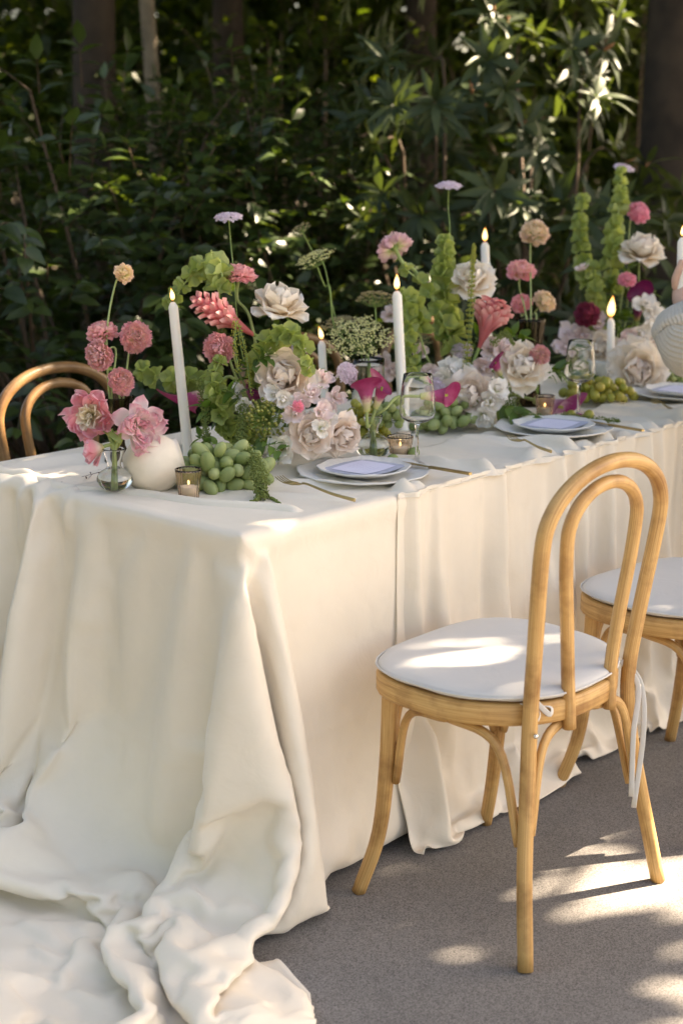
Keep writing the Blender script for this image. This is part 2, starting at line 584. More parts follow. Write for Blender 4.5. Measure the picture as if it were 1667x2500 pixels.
def lance_shrub(name, label, c, rad, whorls, seed, n_single=250, L=0.135, group='shrubs behind the table'):
    r = random.Random(seed)
    c = Vector(c)
    root = thing(name, label, 'shrub', (c.x, c.y, FLOOR - 0.03), group)
    mats = []; wood = MB(); buds = []
    base = Vector((c.x, c.y, FLOOR - 0.05))
    for k in range(whorls):
        d = rand_dir(r)
        q = r.uniform(0.35, 1.0) ** 0.5
        p = c + Vector((d.x * rad[0], d.y * rad[1], d.z * rad[2])) * q
        if p.z < 0.1: continue
        out = Vector((d.x / rad[0], d.y / rad[1], abs(d.z) / rad[2] * 0.5 + 0.45)).normalized()
        ax = (out + rand_dir(r) * 0.35).normalized()
        mid = base.lerp(p, 0.55) + rand_dir(r) * 0.15
        if k % 11 == 0: tube(wood, spline([base + rand_dir(r) * 0.1, mid, p - ax * 0.12, p], 4), lambda t: 0.013 * (1 - 0.7 * t) + 0.002, 5, cap=False)
        n = r.randint(8, 13)
        a0 = r.uniform(0, 6.28)
        u = ax.orthogonal().normalized(); w = ax.cross(u)
        for j in range(n):
            a = a0 + j * 2.4
            rd = u * math.cos(a) + w * math.sin(a)
            til = r.uniform(0.35, 1.5)
            f = (ax * math.cos(til) + rd * math.sin(til) - Vector((0, 0, 0.25))).normalized()
            mats.append(basis(p + rd * 0.006, f, ax + rd * 0.2, L * r.uniform(0.7, 1.2)))
        if r.random() < 0.3: buds.append((p, ax))
    wood.build('branches', M['twig'], root)['kind'] = 'stuff'
    for p, ax in buds:
        b = MB(); lathe(b, [(0.0, -0.01), (0.006, 0), (0.009, 0.015), (0.006, 0.04), (0.0, 0.06)], 7)
        b.build('flower_bud', M['bud'], root, matrix=axis_matrix(p, ax))
    finish_foliage(root, mats, leaf_mesh('', 1, 0.26, 3, 0.3, 0.35), leaf_mesh('', 1, 0.26, 6, 0.3, 0.35), M['rhodo'], n_single)
    return root

def trunk_mesh(mb, path, r0, r1, seg=18, rough=0.06):
    fr = frames(path); v = []; uv = []; f = []
    m = len(path)
    for i, p in enumerate(path):
        k = i / (m - 1); R = r0 + (r1 - r0) * k
        R *= 1 + 0.5 * max(0, 0.12 - k) / 0.12
        t, n, b = fr[i]
        for j in range(seg):
            a = 2 * PI * j / seg
            q = p + (n * math.cos(a) + b * math.sin(a)) * R
            g = noise.noise(Vector((math.cos(a) * 3, math.sin(a) * 3, p.z * 1.1 + r0 * 31)))
            v.append(q + (n * math.cos(a) + b * math.sin(a)) * R * rough * 2 * g); uv.append((j / seg, p.z))
    for i in range(m - 1):
        for j in range(seg):
            f.append((i * seg + j, i * seg + (j + 1) % seg, (i + 1) * seg + (j + 1) % seg, (i + 1) * seg + j))
    mb.add(v, f, uv)

def tree(name, label, foot, r0, h, lean, crown_c, crown_r, leaves, seed, size=0.16, bark='bark', keep=None, group='trees behind the table', limbs=7, thin=-0.28):
    r = random.Random(seed)
    foot = Vector(foot)
    root = thing(name, label, 'tree', foot, group)
    mb = MB()
    top = foot + Vector((lean[0], lean[1], h))
    path = spline([foot - Vector((0, 0, 0.15)), foot.lerp(top, 0.35) + Vector((r.uniform(-.06, .06), r.uniform(-.06, .06), 0)), foot.lerp(top, 0.7), top], 8)
    trunk_mesh(mb, path, r0, r0 * 0.45)
    tr = mb.build('trunk', M[bark], root)
    lb = MB()
    cc = Vector(crown_c)
    for k in range(limbs):
        t = path[int(len(path) * r.uniform(0.55, 0.98))]
        d = rand_dir(r)
        e = cc + Vector((d.x * crown_r[0], d.y * crown_r[1], d.z * crown_r[2])) * 0.75
        tube(lb, spline([t, t.lerp(e, 0.5) + Vector((0, 0, 0.25)), e], 5), lambda q: r0 * 0.4 * (1 - 0.85 * q), 8, cap=False)
    lb.build('limbs', M[bark], root)
    mats = []
    n = 0; tries = 0
    while n < leaves and tries < leaves * 20:
        tries += 1
        d = rand_dir(r); q = r.random() ** 0.45
        p = cc + Vector((d.x * crown_r[0], d.y * crown_r[1], d.z * crown_r[2])) * q
        if noise.noise(p * 0.9) < thin: continue
        if keep is not None and not keep(p, r): continue
        f = (rand_dir(r) + Vector((0, 0, -0.35))).normalized()
        mats.append(basis(p, f, Vector((0, 0, 1)) + rand_dir(r) * 0.7, size * r.uniform(0.7, 1.3))); n += 1
    o = merged_leaves('crown', leaf_mesh('', 1, 0.55, 2), mats, M['canopy'], root)
    o.matrix_basis = root.matrix_basis.inverted()
    o['kind'] = 'stuff'
    return root

# gaps in the crowns overhead through which the sun reaches the place: centre and height of the lit spot, half axes, turn
GX = Vector((0.670, -0.742))
GAPS = [((0.625, -0.553, -0.065), 0.36, 0.10, -0.12, 0.0), ((0.431, -0.267, -0.065), 0.10, 0.035, 0.1, 0.4), ((1.119, -0.303, -0.065), 0.18, 0.06, 0.2, 0.45),
        ((0.28, -0.31, 0.47), 0.17, 0.055, -0.15, 0.0), ((0.53, -0.30, 0.47), 0.12, 0.028, -0.1, 0.2),
        ((1.38, -0.22, 0.46), 0.14, 0.06, 0.2, 0.0), ((1.10, -0.34, 0.46), 0.07, 0.05, 0.3, 0.1),
        ((0.03, 0.72, 0.76), 0.10, 0.08, 0.0, 0.1), ((0.40, 1.25, 0.90), 0.16, 0.05, 0.5, 0.0), ((0.02, 0.02, 0.75), 0.05, 0.02, 0.3, 0.4),
        ((2.75, -0.9, 0.0), 0.5, 0.2, 0.0, 0.0), ((2.15, 0.35, 1.0), 0.16, 0.10, 0.0, 0.3), ((3.391, 4.214, 2.058), 0.10, 0.35, 0.0, 0.0), ((3.002, 1.733, 1.858), 0.25, 0.25, 0.0, 0.0),
        ((1.282, 2.19, 1.249), 0.2, 0.12, 0.2, 0.1), ((2.021, 2.053, 1.436), 0.15, 0.12, 0.0, 0.1), ((2.643, 1.313, 1.293), 0.2, 0.2, 0.0, 0.0), ((3.612, 1.594, 1.645), 0.25, 0.2, 0.0, 0.0), ((2.696, 1.894, 1.364), 0.25, 0.2, 0.0, 0.0)]
GAPS2 = []
for (x, y, z), a, b, turn, den in GAPS:
    GAPS2.append((x - SUN.x / SUN.z * z, y - SUN.y / SUN.z * z, a, b, turn, den))

def wood_keep(p, r):
    """openings in the crowns that line up, so that beams of sun reach the shrubs"""
    gx = p.x - SUN.x / SUN.z * p.z; gy = p.y - SUN.y / SUN.z * p.z
    for x, y, a, b, turn, den in GAPS2[12:]:
        if ((gx - x) / (a + 0.08)) ** 2 + ((gy - y) / (b + 0.08)) ** 2 < 1.0: return False
    return noise.noise(Vector((gx * 1.9, gy * 1.9, 7.0))) + 0.4 * noise.noise(Vector((gx * 5, gy * 5, 2.0))) < 0.09

def sun_keep(p, r):
    gx = p.x - SUN.x / SUN.z * p.z; gy = p.y - SUN.y / SUN.z * p.z
    edge = -0.93 + 0.06 * math.sin(gx * 3.1) + 0.04 * math.sin(gx * 7.7 + 1)
    if gy < edge + 0.13 and gx < 3.0: return r.random() < 0.09
    for x, y, a, b, turn, den in GAPS2:
        ca, sa = math.cos(turn), math.sin(turn)
        ex = GX.x * ca - GX.y * sa; ey = GX.x * sa + GX.y * ca
        dx, dy = gx - x, gy - y
        u = dx * ex + dy * ey; w = -dx * ey + dy * ex
        if (u / (a + 0.10)) ** 2 + (w / (b + 0.10)) ** 2 < 1.0:
            return r.random() < den
    return wood_keep(p, r) if gy > 1.7 else True

# shade trees beyond the frame to the sunny side: their crowns throw the dappled shade
tree('shade_tree', 'tall broad tree shading the table from the sunny side', (9.6, -4.6, FLOOR - 0.03), 0.24, 5.2, (-0.5, 0.6), (5.9, -1.4, 5.0), (4.3, 3.2, 1.2), 17000, 3, 0.21, keep=sun_keep, thin=-0.6)
tree('shade_tree', 'second shade tree rising past the far end of the table', (11.5, 1.6, FLOOR - 0.03), 0.26, 6.0, (-0.6, 0.2), (8.4, 2.1, 6.0), (4.6, 3.6, 1.5), 16000, 4, 0.21, keep=sun_keep, thin=-0.6)
tree('shade_tree', 'third shade tree, unseen, added to darken the far wood', (15.2, 4.6, FLOOR - 0.03), 0.26, 6.0, (-0.6, 0.2), (13.0, 6.0, 6.6), (5.0, 4.8, 1.8), 15000, 5, 0.24, keep=wood_keep)  # added out of view to keep the sun off the far wood

# trees behind the table
def tr_(name, label, at, r0, h, seed, crown_r, leaves, bark='bark', up=4.4, lean=(0.1, 0.1)):
    return tree(name, label, (at[0], at[1], FLOOR - 0.03), r0, h, lean, (at[0] + lean[0], at[1] + lean[1], up), crown_r, leaves, seed, 0.2, bark, keep=wood_keep)
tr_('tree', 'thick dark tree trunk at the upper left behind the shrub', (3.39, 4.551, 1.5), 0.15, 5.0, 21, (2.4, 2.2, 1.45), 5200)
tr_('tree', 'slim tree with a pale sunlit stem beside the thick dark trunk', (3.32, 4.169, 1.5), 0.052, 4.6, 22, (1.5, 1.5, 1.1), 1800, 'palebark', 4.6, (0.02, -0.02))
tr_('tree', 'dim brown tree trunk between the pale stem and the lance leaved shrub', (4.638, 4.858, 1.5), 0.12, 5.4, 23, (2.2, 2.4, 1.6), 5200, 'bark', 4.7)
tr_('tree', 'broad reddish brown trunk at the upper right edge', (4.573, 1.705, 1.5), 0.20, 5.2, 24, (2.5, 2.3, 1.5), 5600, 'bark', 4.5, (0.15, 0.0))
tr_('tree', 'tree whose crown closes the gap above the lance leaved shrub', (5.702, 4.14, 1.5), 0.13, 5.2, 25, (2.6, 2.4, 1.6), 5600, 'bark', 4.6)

# shrubs
broad_shrub('broad_leaved_shrub', 'big dark green broad leaved shrub at the left behind the table', (1.689, 2.639, 0.762), (1.05, 0.85, 0.98), 760, 31, 0.090, n_single=300)
broad_shrub('broad_leaved_shrub', 'small leaved shrub filling the middle behind the umbel flowers', (2.647, 2.492, 0.743), (0.9, 0.75, 1.0), 620, 32, 0.070, n_single=220)
lance_shrub('lance_leaved_shrub', 'tall shrub with long pale glinting lance leaves behind the candles', (3.124, 1.82, 1.196), (0.85, 0.75, 1.25), 210, 33, n_single=280)
lance_shrub('lance_leaved_shrub', 'lance leaved shrub with brown buds behind the farthest flowers', (3.379, 1.232, 0.778), (0.8, 0.7, 0.75), 130, 34, n_single=220, L=0.15)
broad_shrub('broad_leaved_shrub', 'loose yellow green bush further back in the wood', (4.454, 3.837, 1.085), (1.3, 0.9, 1.3), 330, 35, 0.085, 'canopy', n_single=120)
broad_shrub('broad_leaved_shrub', 'bush far back between the trunks at the left', (3.658, 5.39, 1.244), (1.5, 0.9, 1.3), 300, 36, 0.085, 'canopy', n_single=60)
broad_shrub('broad_leaved_shrub', 'bush far back under the crown at the right', (5.841, 3, 1.321), (1.4, 0.9, 1.4), 300, 37, 0.085, 'canopy', n_single=60)

broad_shrub('broad_leaved_shrub', 'low dark bush filling the gap behind the walnut chairs', (2.785, 3.281, 0.375), (1.5, 0.9, 0.95), 420, 38, 0.080, n_single=80)
broad_shrub('broad_leaved_shrub', 'low dark bush behind the middle candles', (4.008, 2.556, 0.42), (1.5, 0.9, 0.95), 380, 39, 0.080, n_single=80)
broad_shrub('broad_leaved_shrub', 'dark bush between the two upper left trunks', (3.053, 3.492, 0.932), (0.8, 0.8, 0.85), 330, 40, 0.080, n_single=100)

# unseen trees added beyond the frame to block low sky light from the left
for k, (x, y, lbl) in enumerate(((-6.2, 0.6, 'unseen leafy tree added to block sky light near the table end'), (-4.6, 4.6, 'unseen leafy tree added to block sky light toward the wood'), (-7.4, -3.2, 'unseen leafy tree added to block sky light behind the camera'))):
    tree('sky_block_tree', lbl, (x, y, FLOOR - 0.03), 0.16, 3.6, (0.1, 0.1), (x, y, 2.9), (2.1, 2.1, 2.5), 3800, 60 + k, 0.26, group='unseen trees added to block sky light')

# the wood beyond, one mass of leaves
mats = []
r = random.Random(77)
fwd = Vector((0.743, 0.669, 0)); rgt = Vector((0.669, -0.743, 0))
for k in range(42000):
    a = r.uniform(10.2, 15.0); b = r.uniform(-6.0, 6.0); z = 6.5 * r.random() ** 1.2
    p = CAM_POS + fwd * a + rgt * b; p.z = z
    if noise.noise(p * 0.8) < -0.45: continue
    mats.append(basis(p, rand_dir(r) + Vector((0, 0, -0.3)), Vector((0, 0, 1)) + rand_dir(r) * 0.8, 0.2 * r.uniform(0.7, 1.3)))
for k in range(15000):                              # and the tall trees behind it
    p = CAM_POS + fwd * r.uniform(15.0, 19.0) + rgt * r.uniform(-8.0, 8.0); p.z = r.uniform(0.5, 9.0)
    mats.append(basis(p, rand_dir(r) + Vector((0, 0, -0.3)), Vector((0, 0, 1)) + rand_dir(r) * 0.8, 0.42 * r.uniform(0.7, 1.3)))
tag(merged_leaves('undergrowth', leaf_mesh('', 1, 0.6, 2), mats, M['canopy']), 'dim leafy wood closing the view behind the trees', 'wood', kind='stuff')


# ================================================================== table and cloths
TW, TH = 0.95, 0.75
root = thing('banquet_table', 'long banquet table hidden under cream cloths', 'table', (2.1, TW / 2, FLOOR))
mb = MB(); box_mb(mb, 0.0, 4.3, 0.0, TW, TH - 0.03, TH - 0.006); mb.build('table_top', M['tabletop'], root, smooth=False)
for x in (0.18, 2.1, 4.1):
    for y in (0.12, TW - 0.12):
        mb = MB(); tube(mb, [Vector((x, y, FLOOR)), Vector((x, y, TH - 0.03))], 0.02, 12); mb.build('leg', M['steel'], root)

def draped(steps, nu, nv):
    """grid of points in mm, kept as differences along and across the weave"""
    a = np.cumsum(np.cumsum(np.array(steps, np.int64).reshape(3, nu, nv), axis=1), axis=2)
    return a.transpose(1, 2, 0).reshape(-1, 3) / 1000.0

def finer(P, nu, nv, f):
    """cubic interpolation of a draped grid to f times as many cells"""
    def up(a, n):
        x = np.linspace(0, n - 1, (n - 1) * f + 1); i = np.clip(np.floor(x).astype(int), 0, n - 2); t = (x - i)[:, None, None]
        p0, p1, p2, p3 = (a[np.clip(i + k, 0, n - 1)] for k in (-1, 0, 1, 2))
        return 0.5 * (2 * p1 + (p2 - p0) * t + (2 * p0 - 5 * p1 + 4 * p2 - p3) * t * t + (3 * p1 - p0 - 3 * p2 + p3) * t ** 3)
    a = up(np.asarray(P, float).reshape(nu, nv, 3), nu)
    return up(a.transpose(1, 0, 2), nv).transpose(1, 0, 2)

def hang(G):
    """lets the cloth hang down to the paving"""
    G[..., 2] += FLOOR * np.clip((0.72 - G[..., 2]) / 0.72, 0, 1)
    return G

def table_edge(G, ax_, r_=0.032, k=0.85):
    """the weight of the cloth pulls it tight over the table's edge"""
    u = ((-0.008 + r_) - G[..., ax_]) / r_; v = (G[..., 2] - (TH + 0.007 - r_)) / r_
    n = np.hypot(u, v); m = np.maximum(np.maximum(u, v), 1e-6)
    s = 1 + k * (n / m - 1) * np.clip((1.5 - n) / 0.3, 0, 1)
    ok = (u > 0) & (v > 0)
    G[..., ax_] = np.where(ok, (-0.008 + r_) - u * s * r_, G[..., ax_])
    G[..., 2] = np.where(ok, TH + 0.007 - r_ + v * s * r_, G[..., 2])

def ruffled(G, amount):
    """pushes points along the surface normal by amount (metres)"""
    n = np.cross(np.gradient(G, axis=0), np.gradient(G, axis=1))
    n /= np.maximum(np.linalg.norm(n, axis=2, keepdims=True), 1e-9)
    return G + n * amount[..., None]

def noise_grid(G, s, off=0.0):
    return np.array([[noise.noise(Vector((q[0] * s + off, q[1] * s, q[2] * s + off))) for q in row] for row in G])

def cloth_object(name, P, nu, nv, mat, label, cat='tablecloth', thick=0.0012, sub=2):
    uv = [(i * 0.025, j * 0.025) for i in range(nu) for j in range(nv)]
    f = [(i * nv + j, (i + 1) * nv + j, (i + 1) * nv + j + 1, i * nv + j + 1) for i in range(nu - 1) for j in range(nv - 1)]
    me = make_mesh(name, P.tolist(), f, uv)
    o = link(name, me, mat)
    if sub:
        s = o.modifiers.new('sub', 'SUBSURF'); s.levels = sub; s.render_levels = sub
    s = o.modifiers.new('hem', 'SOLIDIFY'); s.thickness = thick; s.offset = 1.0
    return tag(o, label, cat, 'cream table linen')

DRAPE = [
-248,-16,-17,-17,-18,-17,-18,-17,-13,-28,-29,-29,-29,-30,-28,-29,-29,-28,-31,-18,27,-1,6,24,4,-30,-24,-17,-20,-19,-19,-17,-18,-16,-12,-4,1,2,3,4,2,4,12,-8,-51,-18,-16,-17,-13,-10,-3,-4,-7,-4,4,18,13,2,-19,-33,-21,-5,-6,-13,-12,-6,-2,2,21,19,14,15,16,17,20,23,26,28,26,24,
23,-1,1,-1,1,-1,1,0,-15,-1,0,0,1,1,-1,0,1,-1,2,-12,-12,28,7,-8,-18,18,6,-12,-3,1,6,-3,3,6,8,3,0,0,1,-1,0,-2,-5,-1,0,2,3,1,1,-7,1,7,0,0,-1,0,-3,-1,0,-1,0,-3,1,3,2,2,1,-2,-1,0,-1,-1,0,-3,-4,-8,-2,0,1,2,
23,0,-1,1,0,-1,-2,-10,-2,0,1,0,-1,0,1,0,-1,1,-1,2,-12,2,17,1,4,-8,-12,7,0,1,-2,10,6,1,0,3,0,0,0,0,0,-1,-2,-7,1,1,4,2,0,-1,-3,5,1,0,-2,-1,-2,0,0,1,2,-4,1,3,2,0,-1,-2,0,-2,2,-1,-8,-15,3,3,-2,0,-1,0,
23,0,1,0,-3,-3,-8,-4,1,1,0,1,0,0,-1,1,0,-1,1,0,-7,2,-5,-13,5,6,17,6,-1,1,8,0,-2,-1,2,0,1,1,-1,0,0,-1,-6,-3,1,-3,3,7,0,-1,-1,3,1,0,-4,-3,6,-3,-1,0,3,-1,0,1,2,0,-1,-2,-1,1,-3,-8,-11,9,-1,-4,0,-1,-2,-2,
24,-1,-3,-6,-7,-3,2,1,1,-1,0,1,0,0,1,0,0,0,0,3,-12,-3,-17,-11,2,11,20,1,7,10,-3,8,0,2,1,-1,1,0,-1,0,1,-3,-4,-2,-1,4,0,3,1,0,-1,0,3,0,-2,-2,1,-2,0,0,-2,7,-2,-4,3,2,0,-2,-1,-8,-7,-3,7,2,2,1,-14,-5,-4,0,
18,-6,-7,-8,-4,8,6,-1,1,-1,0,0,0,2,1,0,0,0,1,3,-3,-29,-9,4,3,4,2,10,16,7,-2,5,4,3,0,-3,-3,5,0,-2,2,-2,1,-7,3,-5,6,4,-1,1,-1,0,1,1,-1,-4,1,0,-1,1,-4,7,-2,1,-2,2,0,-2,0,-8,0,5,3,-1,-5,-1,-23,-9,4,-2,
-1,-3,-3,0,4,-2,5,8,-2,2,1,-2,0,2,-1,1,0,0,7,4,1,-10,-5,1,5,7,-4,10,3,-4,2,-3,5,0,0,-3,-4,3,3,0,0,-3,1,-8,-1,-3,9,4,1,0,0,-7,7,2,-2,-6,3,-1,1,1,-1,3,-2,2,-1,0,0,-2,0,3,1,-1,0,-1,-14,-27,18,-15,-4,1,
-6,0,-1,4,10,-5,-2,4,2,0,0,2,3,-3,2,-2,0,4,3,3,7,2,-1,-1,-3,2,3,-10,-1,10,1,1,-1,1,-4,0,-2,-1,6,1,-10,9,-9,-8,3,7,5,1,1,0,1,-6,-2,-1,-1,8,-1,-1,0,0,2,0,0,1,-4,0,0,1,0,4,-1,0,0,-1,-8,-5,-20,-4,-3,-1,
-7,2,2,4,-10,10,-3,-7,15,2,-2,3,-4,1,1,1,4,6,0,5,2,1,1,0,-3,-2,-2,0,6,-4,6,-7,7,-1,0,0,-1,-11,5,8,-11,4,-18,1,12,10,-1,2,1,0,-1,-2,-5,-2,6,3,-2,-1,1,1,0,0,1,-1,-1,-6,4,2,-1,3,-1,0,1,-5,-7,2,-1,-15,-15,0,
-7,0,-2,-3,1,-6,14,9,-13,13,1,-6,8,1,4,2,3,-2,-6,15,0,1,0,1,-1,-7,-5,6,-2,1,7,-4,3,1,1,0,1,-7,-8,-12,15,-29,12,15,12,-1,-1,3,-1,0,1,-1,-4,0,4,-1,-1,-2,2,2,-1,0,-1,-3,-1,3,-4,4,-10,-5,19,-2,-2,-2,-3,-6,4,4,-22,-15,
-8,0,1,-3,-1,-4,12,10,2,-8,2,10,-7,7,-5,5,-6,-5,12,4,9,0,1,0,0,0,-1,0,-4,-5,-1,10,-5,2,2,1,0,2,-15,-4,9,8,-3,0,3,1,-2,1,-5,3,2,0,1,0,0,-2,-2,0,0,2,0,-1,-5,-5,10,2,-1,3,-9,7,-13,14,-11,-13,12,5,-2,0,4,-28,
-8,-1,0,1,-1,-4,-1,20,6,-8,6,-7,1,-10,1,3,13,13,-1,-9,8,6,-1,1,0,0,1,0,-2,-2,-1,2,-8,-3,4,6,4,0,0,-2,-8,2,3,1,2,0,0,1,-3,-1,2,1,0,0,0,1,-3,-3,4,1,-1,-9,-1,9,3,-1,0,1,-2,0,0,-16,-5,21,-4,-1,-1,1,-2,4,
-9,-1,1,-1,1,-1,-6,10,7,-1,1,8,0,2,7,5,3,-1,0,-1,-1,4,0,-1,3,-1,0,-1,-2,3,-1,-4,3,2,1,0,-5,0,1,2,-9,7,-1,2,3,-1,0,0,-2,0,-1,3,-1,1,0,0,-3,-3,4,-2,-2,-6,9,2,-1,1,0,0,0,-2,-3,-10,13,-7,3,-2,1,1,1,0,
-9,-1,-1,1,-1,0,-8,-4,21,12,8,-11,1,11,5,-1,0,2,-1,4,-4,3,-4,4,1,1,-1,-3,0,-1,-2,0,2,4,-1,-9,-7,2,4,6,4,-2,1,1,1,0,2,-11,7,-2,-1,5,0,0,0,-1,-4,-2,1,6,-1,-1,2,-1,-1,1,1,-1,0,-4,1,3,-9,-4,-1,6,0,0,1,5,
-10,0,0,0,0,-1,-5,-5,9,31,-18,9,8,7,-1,1,0,0,0,2,-2,-4,-8,-3,9,8,0,-2,-2,0,0,2,-5,-1,-2,-3,7,0,0,0,3,3,0,0,1,1,-10,-9,15,2,-2,-5,5,4,0,-1,-5,-1,1,5,0,-1,0,1,0,-1,1,-6,6,-1,-1,0,-2,-7,0,6,-1,-1,1,2,
-10,0,0,0,-1,0,-8,3,-3,5,35,-2,2,-1,5,0,-1,-4,7,-5,-16,-4,15,-10,5,9,6,0,0,-3,-2,-1,3,-7,-3,12,2,0,-1,-3,-1,2,3,0,1,-1,-6,-1,6,-7,7,-6,5,0,2,-2,-4,0,3,1,1,1,0,-2,-1,3,0,-3,3,0,-1,0,-2,-1,-3,-4,3,3,2,0,
-10,-1,0,0,0,0,13,-13,-8,-2,9,34,3,0,-3,-1,2,0,-9,-8,12,2,-2,-3,6,-1,5,3,0,-1,-2,1,1,-3,0,2,1,1,0,0,-1,-2,1,3,-1,0,-3,2,-3,0,3,-3,-1,2,4,-7,-2,2,-8,10,2,1,0,0,-1,1,0,0,2,-1,-1,-1,0,-1,-1,-1,1,0,2,1,
-11,0,1,0,1,1,-1,-7,-7,0,3,5,33,5,-3,5,-1,0,-1,0,1,-2,-5,-5,-16,11,12,8,1,-2,2,-1,-3,0,1,0,-3,-1,3,2,1,1,0,0,0,-1,0,1,-11,9,1,-2,1,1,-6,-7,7,2,-5,-4,13,-2,3,-3,1,2,-4,2,2,-4,3,-1,-1,-1,-1,1,0,1,1,0,
-9,2,2,2,2,3,-18,-9,4,-1,0,2,2,22,18,-2,2,2,0,2,-2,-5,-2,-3,-12,-3,5,18,4,1,-3,-3,0,5,-5,-1,3,0,2,2,1,-1,-1,2,0,-6,2,3,-18,14,-13,18,-1,0,-1,1,-3,0,3,-10,4,7,-1,0,-1,0,-3,4,1,0,-5,3,-2,1,-1,0,0,1,1,1,
8,1,0,1,1,1,2,-17,-11,-1,1,-6,-1,-1,18,24,4,-1,0,-11,4,-3,3,-1,-9,-3,-9,-2,27,8,-3,-1,0,1,4,-9,4,4,-4,-3,0,2,6,0,-7,-11,12,-5,-2,2,13,-9,7,0,-2,1,-3,-2,5,0,-3,4,1,-1,-2,-1,0,2,1,0,-3,1,-1,0,0,0,1,1,0,-1,
8,5,2,-1,1,0,-1,3,-11,-18,-7,1,-3,1,-2,8,23,14,1,-1,-5,3,-7,2,-4,-10,-3,-2,-4,27,4,-4,-6,0,8,4,1,-1,2,1,-3,0,-2,2,-7,-7,6,4,2,1,-11,1,10,2,0,0,-3,-3,3,2,2,0,0,1,-3,-2,1,3,0,0,0,-4,1,-1,1,-1,1,2,0,0,
10,3,-2,0,4,0,0,3,-9,-6,-13,-10,-1,2,-1,-2,4,21,19,1,-7,-9,-1,7,4,-12,6,7,-2,-22,7,12,13,-2,1,-4,2,3,1,-3,-3,1,3,0,-8,-5,7,4,-1,-5,-23,19,10,4,-1,0,-3,-1,3,1,1,1,0,0,-1,-2,1,2,-1,1,-1,-2,0,0,0,1,1,-1,0,0,
10,2,-2,1,0,5,0,-2,4,-16,-15,6,-5,-5,-1,-1,-3,0,18,25,-9,-3,2,3,4,-5,1,-1,8,-16,-8,-6,7,16,7,2,-2,6,-2,-2,5,-1,1,-3,-8,-7,3,8,2,-21,3,2,18,1,-1,3,-6,-1,-8,12,3,0,1,-1,0,-2,1,1,-3,1,1,-4,1,1,0,0,2,0,0,0,
11,0,1,-2,-3,3,6,-2,-2,0,1,-6,-7,-8,-4,1,0,0,5,11,-2,24,-4,-4,-5,1,-2,0,-1,16,-3,-6,-17,2,9,13,1,1,-1,2,0,-1,-7,-10,-8,-3,-7,21,9,-12,-2,10,-5,12,-7,-20,14,9,-10,15,1,-1,1,0,0,-2,0,1,-2,1,0,-1,0,0,0,2,-1,0,0,0,
-4,16,0,-1,-1,0,-3,-2,-6,8,19,-6,-4,3,-12,-11,-1,4,0,-18,36,-18,28,-5,0,-2,-6,0,-2,9,-5,1,5,-7,-8,10,-11,-7,10,6,-2,-14,-4,-11,6,13,7,4,7,-10,3,5,0,-1,3,-11,4,6,-1,8,0,1,0,0,0,0,0,-1,0,0,-2,0,0,0,0,1,0,0,1,0,
-5,14,2,0,0,-2,-4,0,-1,18,5,-2,-1,-6,10,-11,-11,-10,-9,25,5,-9,-13,27,0,1,-6,-5,0,2,9,-4,7,-1,-7,-2,3,-25,-5,13,-3,-3,-18,0,0,21,11,1,5,0,0,5,3,-6,1,4,-7,3,0,8,1,0,-1,1,-3,-4,3,2,2,-1,-2,0,0,-1,2,0,0,0,-1,1,
-3,9,6,0,-3,-6,3,1,-1,-9,15,15,-5,2,-3,-1,-2,-3,-5,0,6,5,1,-19,16,6,-1,-7,-13,-1,21,-3,6,1,-6,-6,-3,0,3,-30,2,-4,10,-1,8,9,1,3,-22,1,29,2,-8,4,3,-2,-19,13,7,6,-1,1,-1,-1,1,1,-7,3,-1,4,-2,0,0,0,1,0,1,0,-1,1,
-3,5,10,-1,-1,-1,-2,1,2,3,-2,9,8,-6,-7,4,2,0,0,-12,3,9,3,1,2,-4,-3,5,0,-2,-9,14,-7,3,3,-8,-5,7,-23,0,-7,24,-6,2,0,4,-5,-1,9,-4,8,-8,12,-4,-10,11,0,-14,15,2,0,2,-1,0,-7,-20,-15,26,6,6,-2,1,1,2,1,1,-1,0,1,0,
-4,0,14,1,0,0,0,-3,2,7,-1,-1,8,6,-1,1,-6,-7,5,1,-12,16,-10,11,-1,-8,3,0,5,-5,5,2,-1,-5,-1,-10,9,5,1,0,0,-12,8,0,-2,-3,-3,-6,-10,19,7,-1,0,-4,7,3,-22,6,-1,5,10,0,0,-2,-18,-11,-6,8,16,6,-19,7,18,1,0,-1,0,0,0,-9,
-7,-2,16,5,-1,-1,-2,0,4,7,-1,0,6,1,-2,2,3,-3,-5,3,1,2,-4,-4,-1,-1,0,0,0,3,1,9,-2,-3,-4,5,2,-3,0,-1,-1,-1,2,1,-3,-1,-1,-14,-1,16,1,-14,15,3,2,-12,-14,-10,0,19,17,-1,-1,-10,-18,0,8,-3,20,-14,22,-4,-5,5,0,0,0,0,-2,-3,
-6,-1,4,14,-1,-1,0,1,4,4,0,3,-3,6,-1,4,1,-3,-1,-1,-11,-3,11,6,-8,7,-3,-4,-8,4,4,7,3,-3,2,-2,-2,0,0,1,-1,1,0,0,1,-1,0,-13,3,10,-15,13,-4,5,-4,-20,-2,8,3,-6,18,3,0,-21,-5,6,12,-1,-1,-4,5,14,-3,1,-1,1,0,-1,-4,2,
-9,-1,2,18,0,0,0,0,5,5,0,-6,2,4,5,1,2,-2,-4,-7,-2,-1,10,-4,6,0,-8,-5,8,1,4,-2,2,0,-7,2,-1,0,2,2,3,0,0,2,0,0,1,-3,3,-15,5,5,-12,7,-3,-9,2,-4,16,-7,5,3,-12,-4,5,3,13,-23,-5,-2,15,14,1,0,0,0,0,-3,-1,0,
